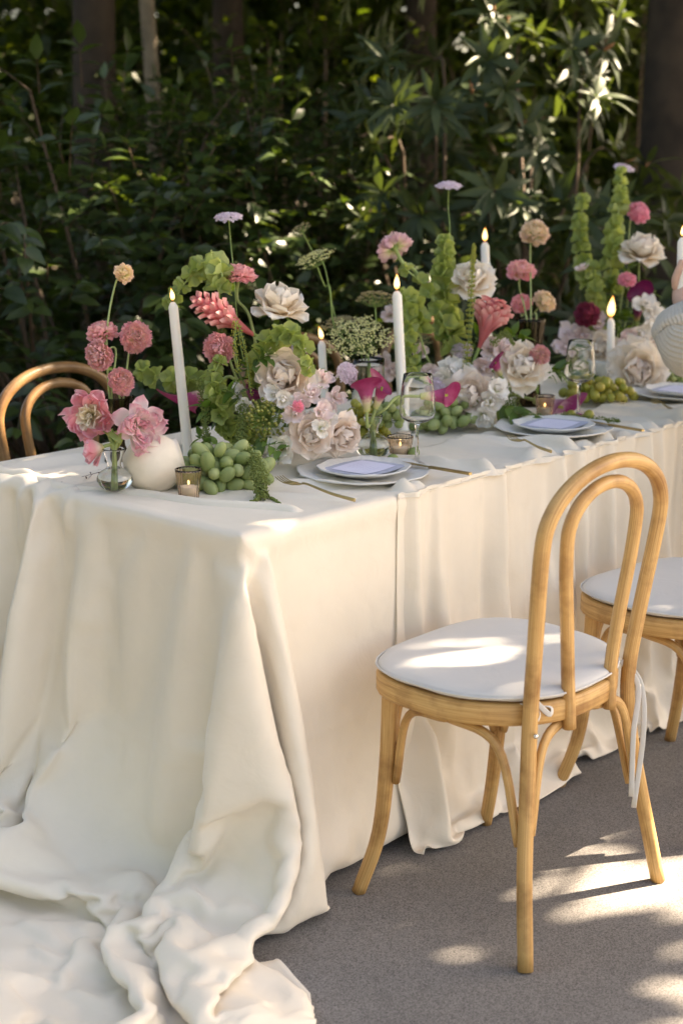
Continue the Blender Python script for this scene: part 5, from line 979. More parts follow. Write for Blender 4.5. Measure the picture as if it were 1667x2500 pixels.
-2,3,1,-4,-4,2,-8,-9,-1,22,13,7,1,-5,9,2,-2,3,-2,-9,-4,8,-17,-5,8,6,-4,-4,-6,4,-24,5,15,23,-7,-8,10,1,4,-3,2,0,3,-5,6,0,-4,5,-9,-17,0,6,-9,17,-3,-20,-14,6,-1,10,7,1,-1,1,1,4,0,2,-8,4,-5,1,1,-3,-7,10,-1,-3,3,2,
-1,-4,7,-4,-2,-3,4,0,-9,6,4,13,1,3,-10,14,9,-3,-6,0,1,4,-1,-6,-2,-3,0,-11,-3,3,-13,-8,9,15,16,-2,-5,10,3,2,0,-1,-14,1,-2,11,2,1,-2,-32,6,5,4,11,-1,-26,-15,4,1,19,1,-2,1,1,-2,-2,8,6,-4,-7,0,0,3,-10,0,5,0,6,4,-4,
0,-6,6,-1,-6,-6,5,7,2,1,-22,13,-5,27,4,1,2,1,2,1,-3,-5,-16,25,-14,-21,14,1,-14,-1,7,-13,5,2,16,10,2,2,-1,0,3,-9,11,-1,1,-1,-2,1,-2,-1,-4,-9,10,-3,-21,-16,-7,10,2,18,5,-7,1,-3,4,-2,-1,12,1,-12,-1,1,1,-10,7,3,-1,1,5,-3,
8,-15,5,4,-2,-5,-3,-4,12,2,-15,-7,19,11,13,-3,-4,-2,3,4,5,-14,-2,1,-12,-5,-5,14,4,9,-4,-13,-13,4,1,16,6,4,7,2,-4,2,1,-1,2,-2,-4,5,-5,2,-6,2,-9,-25,-11,14,4,-3,21,-2,-14,10,-3,-2,11,-10,-19,20,-6,5,3,0,-7,-4,7,1,7,3,-2,-14,
-3,-1,1,9,-2,0,-9,-2,8,0,-1,-17,25,-11,0,1,-11,-10,11,16,15,-12,-5,-11,7,14,7,-19,9,-14,7,-3,-3,-5,9,21,-7,-6,-13,3,7,12,-18,2,20,1,-1,5,2,-6,-7,-3,-4,-26,11,11,9,-12,23,-3,-18,-3,-2,8,-7,-17,1,14,8,-6,21,-1,-26,2,7,5,3,1,-15,4,
17,-10,-15,10,2,-6,-4,3,6,-3,5,-12,-10,4,-4,7,10,-8,-9,4,0,9,4,-14,21,16,-6,1,-13,1,-8,2,2,8,0,-7,7,-6,4,-11,-7,-3,10,18,2,3,0,6,2,-8,-5,2,1,-1,-4,6,-6,1,12,-11,-11,2,-7,15,-16,-6,14,-20,16,-5,-5,13,-7,6,6,-1,0,-8,-12,10,
8,-3,-12,3,-3,2,1,2,5,-2,-4,8,-22,1,1,10,4,-4,-3,-4,-9,2,24,-2,2,8,-5,-3,-3,4,2,3,-12,-6,-1,-2,9,-6,-1,7,-3,-1,16,4,-1,2,-1,-9,12,-5,3,1,3,-5,-1,1,8,-6,2,-10,12,-4,-8,-12,-2,14,3,-8,7,12,-9,-14,4,5,1,0,-6,-16,8,4,
3,-4,0,-5,6,1,3,-2,2,-6,6,-9,-10,-2,17,-1,-3,-1,-8,-10,0,11,7,21,-11,-14,8,3,4,2,9,0,-8,-19,-8,3,-3,-1,4,4,8,5,3,4,1,0,-10,-12,15,15,-3,1,5,-1,-2,1,4,-5,-2,-8,14,-4,0,-14,2,9,-3,3,3,2,-1,-12,1,-5,-3,4,-9,-5,10,-1,
1,7,-3,-17,10,-2,-3,7,3,-12,2,-5,4,-6,10,0,-1,2,-4,-1,15,11,-1,-11,-15,-11,21,7,6,-1,3,1,2,-8,-7,-14,-8,5,6,5,4,4,-6,-3,9,-7,-6,4,4,19,-4,2,-1,3,1,0,3,1,-10,1,5,-1,2,0,-3,-2,-25,22,4,0,-2,-4,-1,-7,-7,0,-7,8,2,1,
3,2,-7,-12,3,3,1,7,1,-2,-9,3,6,-8,-4,-1,8,3,2,13,2,-21,-8,-4,4,7,6,22,-1,1,-6,5,2,0,-7,-3,-1,0,-1,-1,-2,-1,-1,-5,5,2,1,-3,-3,13,4,-1,1,1,2,0,1,4,-11,0,5,3,-1,0,0,-10,-6,11,-1,-2,-2,0,2,-5,-4,-8,-7,8,3,-1,
-4,0,-2,-7,0,5,2,9,-2,-9,-8,10,0,-4,-3,-5,12,4,10,-2,-14,1,1,2,-10,14,13,5,2,2,2,0,0,0,0,0,-1,-4,-2,-1,0,-3,-4,-8,-5,8,7,-5,0,7,-4,3,5,4,-1,1,1,0,-19,19,-1,1,0,1,0,3,-3,-4,-4,-3,2,-1,-1,1,-9,-17,9,5,-2,0,
-12,6,-6,24,-29,11,8,1,-6,-10,1,7,-7,2,1,-9,12,22,-16,-9,2,7,3,-1,6,0,-14,11,17,1,-1,1,3,1,1,-1,1,-2,-3,-3,-1,-2,-3,-9,-8,12,5,-2,-9,4,2,9,3,1,0,-1,0,0,-2,-4,8,0,1,-2,2,0,3,-7,-7,0,-2,3,0,-2,-11,0,4,-5,0,2,
-14,-5,15,11,-10,-14,14,7,-11,6,-7,-8,7,1,2,4,-6,19,6,-3,-1,-2,-4,2,14,-2,-5,-13,15,6,-2,5,0,2,-1,0,-1,0,-1,-1,-4,0,-4,-7,-12,9,9,-3,3,-9,1,8,4,3,-1,-1,0,-1,1,-1,3,0,0,-2,2,2,-7,-3,-3,1,1,-2,1,0,3,0,-5,-5,-5,-1,
-18,14,8,-1,3,-4,-14,-4,3,7,0,10,11,-15,-7,4,0,9,19,-9,4,2,2,3,-1,-1,0,-9,-7,9,5,5,0,0,0,0,0,0,-1,-1,-1,-3,-2,-6,-10,1,5,5,-2,-10,4,-6,19,2,2,-3,0,-2,2,-1,4,0,1,-2,0,0,4,-10,-4,0,1,0,-2,2,4,1,-2,-4,-5,-5,
-3,-14,13,4,22,-2,-14,-18,-13,9,11,14,-1,4,4,-7,-6,-2,16,7,-3,2,4,0,-3,1,-2,4,-10,-2,10,3,0,0,0,0,0,0,0,-1,0,-1,-3,-6,-3,-1,3,3,-13,-4,5,3,7,7,-1,-2,0,-8,1,8,2,0,1,-1,-1,1,0,-9,-3,2,-1,-1,3,3,2,0,-1,-2,-4,-3,
-4,6,-9,1,23,5,5,-9,-9,-12,11,-4,4,1,5,1,-4,-5,5,14,3,-2,0,0,1,1,0,-1,1,-1,1,0,0,0,0,0,0,0,-1,0,0,-1,-1,-4,-6,-11,-1,15,-6,-8,7,5,3,8,-3,-2,0,-11,4,9,1,0,0,0,-3,0,1,-9,-1,2,-1,2,3,2,0,0,0,0,-2,-5,
0,0,-1,-7,4,16,13,1,3,-3,-4,-6,-8,0,3,5,2,-2,-3,8,4,2,-1,-3,2,3,-1,1,-1,1,0,0,0,0,0,0,0,-1,1,-1,0,-1,0,-3,-12,-26,12,25,3,-17,15,6,-1,-1,0,-8,-3,0,7,1,1,0,0,0,-2,0,-1,-9,1,-2,3,3,2,1,1,0,0,0,0,-4,
1,-1,1,-5,-2,5,7,3,8,7,3,-11,-21,17,-2,5,4,2,-3,4,3,1,-3,-1,-2,0,6,1,0,0,1,0,0,-1,1,0,0,0,0,0,-1,1,-1,-2,-11,-2,13,2,-3,0,2,2,0,-1,0,-6,-6,4,4,1,1,-1,-1,1,2,-9,-1,-3,-2,5,3,2,1,0,0,1,0,-1,-2,-2,
0,1,3,-9,-1,0,8,6,1,-10,5,2,2,12,-8,1,4,2,0,0,5,-4,2,2,0,2,0,-2,2,2,-1,1,0,0,0,0,0,0,0,0,-1,0,0,1,-4,-1,4,1,-1,0,-1,2,-1,1,0,-4,-7,1,-3,10,2,-1,-4,3,0,1,-9,-7,5,4,2,0,0,1,1,-1,0,-2,-1,-1,
15,-17,-9,22,-3,-7,-14,4,2,-1,-3,5,29,-1,0,-2,0,-1,2,-1,2,5,0,0,1,-1,0,0,0,-1,2,-3,1,2,0,0,0,0,-1,0,1,0,0,0,0,0,0,-1,0,0,-1,1,1,0,0,-1,-9,0,6,3,0,0,-2,-1,0,0,-9,-2,6,2,0,0,1,1,-1,0,-2,-1,-1,0,
17,0,-13,4,-13,-1,4,-13,8,9,11,11,-1,0,-1,0,-2,-1,1,0,1,4,2,0,0,0,0,0,0,1,-1,0,1,-1,1,0,-1,1,0,0,0,0,0,0,0,1,0,-2,0,1,-1,0,0,0,1,0,-10,5,-2,6,0,1,-3,-2,2,-3,-11,7,3,1,0,0,1,0,0,-2,-1,-1,-1,-1,
-22,22,8,-1,-4,6,-14,-5,-4,29,9,-10,7,1,1,-1,-1,-1,-1,1,0,5,1,1,0,0,0,1,0,-2,0,2,0,0,0,0,0,-1,1,0,-1,0,0,1,0,1,-1,-1,1,-1,0,1,0,0,0,0,-4,3,2,-2,1,-1,-1,-2,-2,-7,0,4,1,0,1,2,0,-1,-1,-1,-2,-1,0,0,
-2,-15,17,-2,6,0,-2,-3,1,0,10,12,-9,3,5,0,0,0,0,0,-1,1,5,1,0,0,-1,1,0,0,0,1,0,0,0,0,0,0,0,0,0,0,0,-1,1,0,0,0,-1,0,1,-1,0,1,0,-1,1,0,0,-1,0,0,0,-1,-4,-6,1,1,3,1,0,1,-1,0,-1,-2,-1,0,-1,1,
17,-11,-13,1,6,-2,3,0,7,-1,-3,7,7,-1,-1,3,1,1,-1,0,0,1,2,3,0,1,0,0,-1,1,1,0,0,0,0,0,0,0,0,0,0,0,0,-1,2,0,-1,-1,0,0,0,0,1,0,0,0,0,0,0,-1,1,0,-2,1,-4,-4,1,1,1,0,1,0,0,-2,-3,0,-1,0,0,-1,
-17,27,-14,4,-5,-8,-1,15,6,2,-1,0,7,3,-1,2,1,0,1,-1,1,0,2,2,2,-1,1,0,1,0,-1,1,0,0,0,0,0,0,0,0,0,0,0,0,0,1,-1,0,-1,1,-1,0,1,0,-1,1,0,0,0,0,0,-1,0,-1,-3,-4,2,1,0,1,0,-1,-1,-2,-1,-1,0,-1,0,-1,
7,-18,11,-5,3,2,-1,9,4,0,0,4,1,-2,2,1,2,0,0,0,0,0,1,3,2,1,0,0,0,0,1,0,0,0,0,-1,0,1,0,-1,1,0,-1,0,0,1,0,-1,1,-1,0,0,1,-1,1,0,0,0,0,-1,0,1,-1,-1,-4,-2,0,2,1,0,0,-1,-3,-1,-1,-1,0,-1,-2,-2,
-9,6,2,-8,8,2,7,5,0,0,0,0,1,2,0,0,1,2,1,1,-1,0,1,1,3,2,0,0,1,0,0,0,0,0,0,0,0,0,0,0,0,0,0,0,0,1,-1,0,-1,0,1,0,0,0,0,0,0,0,-1,1,0,-1,0,0,-4,-3,1,0,1,1,-1,-2,-2,-2,0,-1,-1,-2,-2,0,
-1,6,-1,0,-5,8,5,1,0,0,0,0,-1,1,2,0,1,1,1,1,1,0,-1,2,3,2,0,1,0,1,0,0,0,0,0,0,0,0,0,0,0,0,0,0,0,0,0,0,-1,0,1,0,0,0,0,0,0,0,0,-1,0,1,-1,-1,-4,-2,1,0,2,-1,-2,-3,-1,0,-2,-1,-3,-1,0,-1,
-4,14,-2,1,-1,-7,7,5,1,-1,0,-1,1,0,-1,1,1,0,2,1,2,1,0,0,2,3,2,0,1,-1,1,0,0,0,-1,1,0,0,0,0,0,-1,0,0,1,0,0,-1,0,0,0,0,0,0,0,1,0,0,0,0,0,-1,0,-1,-4,-1,0,2,-1,-1,-3,-2,-1,-2,-2,-2,0,0,0,0,
-1,0,20,-5,3,-2,-1,0,0,0,-1,0,0,-1,0,1,-1,1,0,2,1,2,1,0,1,3,3,1,0,1,0,-1,0,1,0,0,0,0,0,0,0,0,0,0,0,0,0,0,-1,-1,2,0,0,0,0,0,0,0,0,-1,1,0,0,-3,-3,-1,0,0,0,-4,-3,-1,-2,-2,0,0,0,0,0,0,
1,-8,10,15,-1,0,-2,0,-1,-1,0,1,-1,0,0,-1,0,0,0,0,1,1,3,2,0,2,4,2,0,1,0,0,0,0,0,-1,1,0,0,0,0,0,0,0,1,-1,0,-1,1,-2,1,1,0,-1,1,0,0,0,-1,1,-1,0,0,-2,-5,1,0,0,-5,-3,-1,-2,-1,0,0,0,-1,0,-1,0,
0,5,-2,3,4,4,2,-1,-2,1,0,-1,0,0,0,0,0,-1,0,0,0,0,1,2,1,-1,5,5,2,1,0,0,0,0,0,0,0,0,0,0,-1,1,0,0,0,1,-2,-1,1,0,0,1,-1,1,-1,1,0,-1,1,-1,1,0,0,-4,-3,0,-1,-6,-3,-1,-2,0,0,0,0,-1,0,0,0,-1,
0,4,0,0,0,3,3,2,1,0,0,0,-1,0,0,0,0,0,0,0,0,0,0,0,2,0,-1,9,2,0,2,1,1,0,-1,1,0,0,-1,1,0,-1,1,0,0,0,-2,1,0,-1,1,1,0,0,1,-1,0,0,-1,1,0,-1,-1,-6,-4,2,-5,-3,-1,-1,0,0,0,-1,0,0,0,0,0,1,
0,1,1,-1,1,-1,1,1,2,1,1,1,1,1,0,0,0,1,0,0,-1,1,0,0,1,4,0,-3,13,2,1,1,0,-1,1,0,-1,0,0,-1,1,0,-1,1,-2,-1,0,3,-6,5,-16,17,0,-5,-1,6,0,-6,5,1,1,3,-8,-11,2,-6,-3,1,0,-1,1,-1,0,0,0,0,1,-1,1,-1,
-1,0,1,0,0,0,-1,0,0,0,1,0,1,1,1,1,1,1,1,0,2,0,0,2,-1,2,3,5,9,2,-3,-2,-2,0,0,0,0,-1,1,0,-1,0,0,-1,1,0,3,-13,11,-17,4,0,-10,11,12,-4,-7,5,0,3,3,4,-2,-13,-5,-1,-1,1,0,1,-1,1,-1,1,-1,1,-1,1,-1,1,
1,-2,-1,0,0,0,0,-1,1,0,-1,1,0,-1,1,0,0,1,0,1,0,2,1,0,2,1,3,-10,4,4,-3,-1,0,0,0,0,0,0,-1,0,0,0,0,0,1,3,-3,-3,3,-4,4,-3,-1,4,-3,-2,3,5,-4,0,1,0,3,1,-2,1,2,-1,1,-1,1,-1,1,-1,1,0,0,0,0,0,
0,-3,1,0,-1,0,0,0,0,0,1,-1,0,0,0,0,0,0,0,0,0,-1,0,0,-1,0,0,12,-5,-2,-1,1,0,0,0,0,0,0,0,0,0,0,0,0,1,2,-7,4,1,-1,6,-7,3,0,-9,2,4,1,0,0,-1,0,4,3,1,0,0,1,-1,1,0,0,0,0,0,0,0,0,0,0,
0,-1,-1,0,-1,0,1,0,0,0,-1,0,1,0,-1,1,0,-1,0,0,1,0,0,1,1,1,0,1,-1,-2,1,1,-1,0,0,0,0,0,0,0,0,0,0,0,0,0,-1,6,-7,2,5,-6,2,-7,5,-4,4,-2,3,0,0,-1,3,3,2,0,1,0,0,0,-1,1,0,0,0,-1,1,-1,0,0,
-1,6,-4,-4,1,1,-1,0,0,0,0,1,-1,1,0,-1,1,0,1,0,0,0,1,-1,1,-1,1,0,-1,-1,1,-1,1,0,0,0,0,0,0,0,0,0,0,0,0,-2,2,-3,1,2,-1,-4,3,2,-5,6,-1,0,0,0,0,0,1,3,1,2,0,0,0,0,0,-1,0,0,-1,0,-1,0,0,-1,
2,-5,3,3,-3,-1,0,0,0,0,1,-1,1,-1,1,0,0,0,0,0,0,0,0,1,-1,1,-1,0,0,0,0,0,0,0,0,0,0,0,0,0,-1,0,1,0,-1,0,0,2,-6,7,-3,-3,4,-2,3,-1,0,0,0,0,0,0,1,2,1,-1,0,1,0,-1,0,0,-2,0,0,-1,0,0,0,-1,
-1,-1,1,1,1,-1,0,0,0,0,0,0,0,0,0,0,0,1,-1,1,-1,1,-1,0,0,0,0,1,-1,-1,1,0,0,0,0,0,0,0,-1,0,1,0,-1,1,0,-1,1,1,-6,5,-2,0,2,0,0,0,0,0,0,0,0,0,2,1,-1,-1,0,0,-1,0,-1,0,1,-1,0,0,0,0,0,0,
0,5,-5,0,0,0,0,1,-1,0,0,0,0,1,-1,1,-1,0,0,0,0,0,1,-1,1,-1,1,-1,0,0,0,0,0,0,0,0,0,-1,1,0,0,0,0,-1,1,-1,0,-2,3,-2,-2,4,0,0,0,0,0,0,0,0,0,0,0,2,-2,0,1,-1,0,0,0,0,0,0,0,0,0,-1,0,1,
0,-1,1,0,0,0,0,0,0,1,-1,1,-1,0,0,0,0,0,1,-1,1,-1,0,0,0,1,-1,1,0,-1,0,0,0,0,0,0,0,1,-1,0,0,0,0,0,0,-1,1,-1,1,0,-3,2,1,0,0,0,0,0,0,0,0,0,1,0,0,1,-1,1,0,-1,1,-1,0,0,0,0,0,0,0,-1,
0,-4,4,0,1,0,0,-1,0,0,0,0,0,0,1,-1,1,-1,0,0,0,1,-1,1,-1,0,0,0,0,0,0,0,0,0,0,0,0,0,1,-1,0,0,0,0,0,0,0,0,0,0,-1,1,0,0,0,0,0,0,0,0,0,0,0,1,0,0,0,0,0,1,-1,1,-1,1,-1,0,0,0,0,0,
0,-2,2,0,1,-1,0,0,1,-1,1,-1,1,-1,0,0,0,0,0,1,-1,0,0,0,1,-1,1,-1,0,0,0,0,-1,0,1,0,0,0,0,0,0,0,0,0,-1,1,0,0,0,0,0,0,0,0,0,0,0,0,0,0,0,0,0,1,0,0,0,0,0,0,0,0,0,0,0,1,-1,1,-1,1,
0,0,-1,1,-1,2,-1,0,0,0,0,0,0,0,0,1,-1,1,-1,0,0,0,1,-1,0,0,0,1,-1,0,0,0,0,0,-1,1,0,-1,1,0,0,0,0,0,0,0,0,0,-1,0,1,0,0,0,-1,0,1,0,0,0,0,0,0,1,0,0,0,0,1,-1,1,-1,1,-1,1,-1,1,-1,1,-1,
0,0,0,-1,0,0,1,1,-1,1,-1,1,-1,1,-1,0,0,0,1,-1,1,-1,0,0,0,1,-1,0,1,-1,0,0,0,0,0,-1,1,1,-2,1,0,0,0,0,0,0,1,-2,1,0,0,1,-1,-1,1,0,0,0,1,2,0,-2,-1,1,0,0,0,1,-1,1,-1,1,-1,0,0,0,0,0,0,0,
0,1,-2,0,1,0,0,0,0,0,0,0,0,0,1,-1,1,-1,0,0,0,1,-1,1,-1,0,0,0,0,-1,0,0,1,0,0,0,-1,0,1,-1,0,1,-1,0,0,0,1,0,-1,0,0,1,-1,0,0,1,-1,0,2,-3,-3,4,1,1,0,0,1,-1,0,0,0,0,0,1,-1,1,-1,1,-1,1,
0,0,0,0,0,0,1,-1,1,-1,1,-1,1,-1,0,0,0,0,0,1,-1,0,0,0,1,-1,1,-1,0,1,-1,0,0,0,0,0,0,0,0,0,0,0,-1,0,1,-1,-1,1,1,0,-1,0,1,1,-1,-1,0,0,-2,2,2,-1,0,1,0,0,0,0,1,-1,1,-1,1,-1,1,-1,1,-1,1,-1,
0,0,0,1,0,0,-1,0,0,0,0,0,0,1,-1,1,-1,1,-1,0,0,0,1,-1,0,0,0,1,-1,0,0,0,1,-1,0,0,0,0,0,0,0,-1,2,-1,0,0,0,0,0,0,0,-1,1,-1,1,0,0,0,0,-1,1,2,-3,2,0,1,-1,1,-1,1,-1,0,0,0,0,0,0,0,0,0,
0,0,0,0,0,0,0,1,-1,1,-1,1,-1,0,0,0,0,0,1,-1,1,-1,0,0,0,1,-1,0,0,0,0,0,0,0,0,0,0,0,0,0,-1,1,1,-1,0,0,-1,1,0,0,0,-1,0,1,1,-1,0,0,-1,0,0,4,-4,1,2,-1,0,0,0,0,0,1,-1,1,-1,1,-1,1,-1,1,
0,0,0,0,0,0,1,-1,0,0,1,-1,1,-1,1,-1,1,-1,0,0,0,1,-1,1,-1,0,0,0,0,0,0,1,-1,1,-1,0,0,0,0,-1,2,-1,-1,2,0,-1,0,1,-1,-1,2,-1,1,-1,-1,0,1,1,-2,2,0,-4,9,-5,0,0,1,-1,1,-1,1,-1,1,-1,0,0,0,0,0,0,
0,-1,1,0,0,0,0,0,1,-1,0,0,0,0,0,0,0,1,-1,1,-1,0,0,0,1,-1,1,-1,0,0,1,-2,1,0,0,0,0,0,0,1,-1,0,0,0,-1,2,-1,-1,2,-1,-1,1,-1,1,0,1,-1,-1,2,-3,1,6,-3,-1,0,0,0,0,0,0,0,0,0,0,1,-1,1,-1,1,-1,
0,0,0,0,0,0,0,0,0,0,0,1,-1,1,-1,1,-1,0,0,0,1,-1,1,-1,0,0,0,1,0,-1,-1,1,-1,1,0,0,0,0,0,1,-1,0,0,1,-1,-1,0,1,-2,4,-2,1,-1,0,0,-1,1,0,0,2,-2,-6,8,-2,2,0,-1,1,-1,1,-1,1,-1,1,-1,1,-1,1,-1,1]
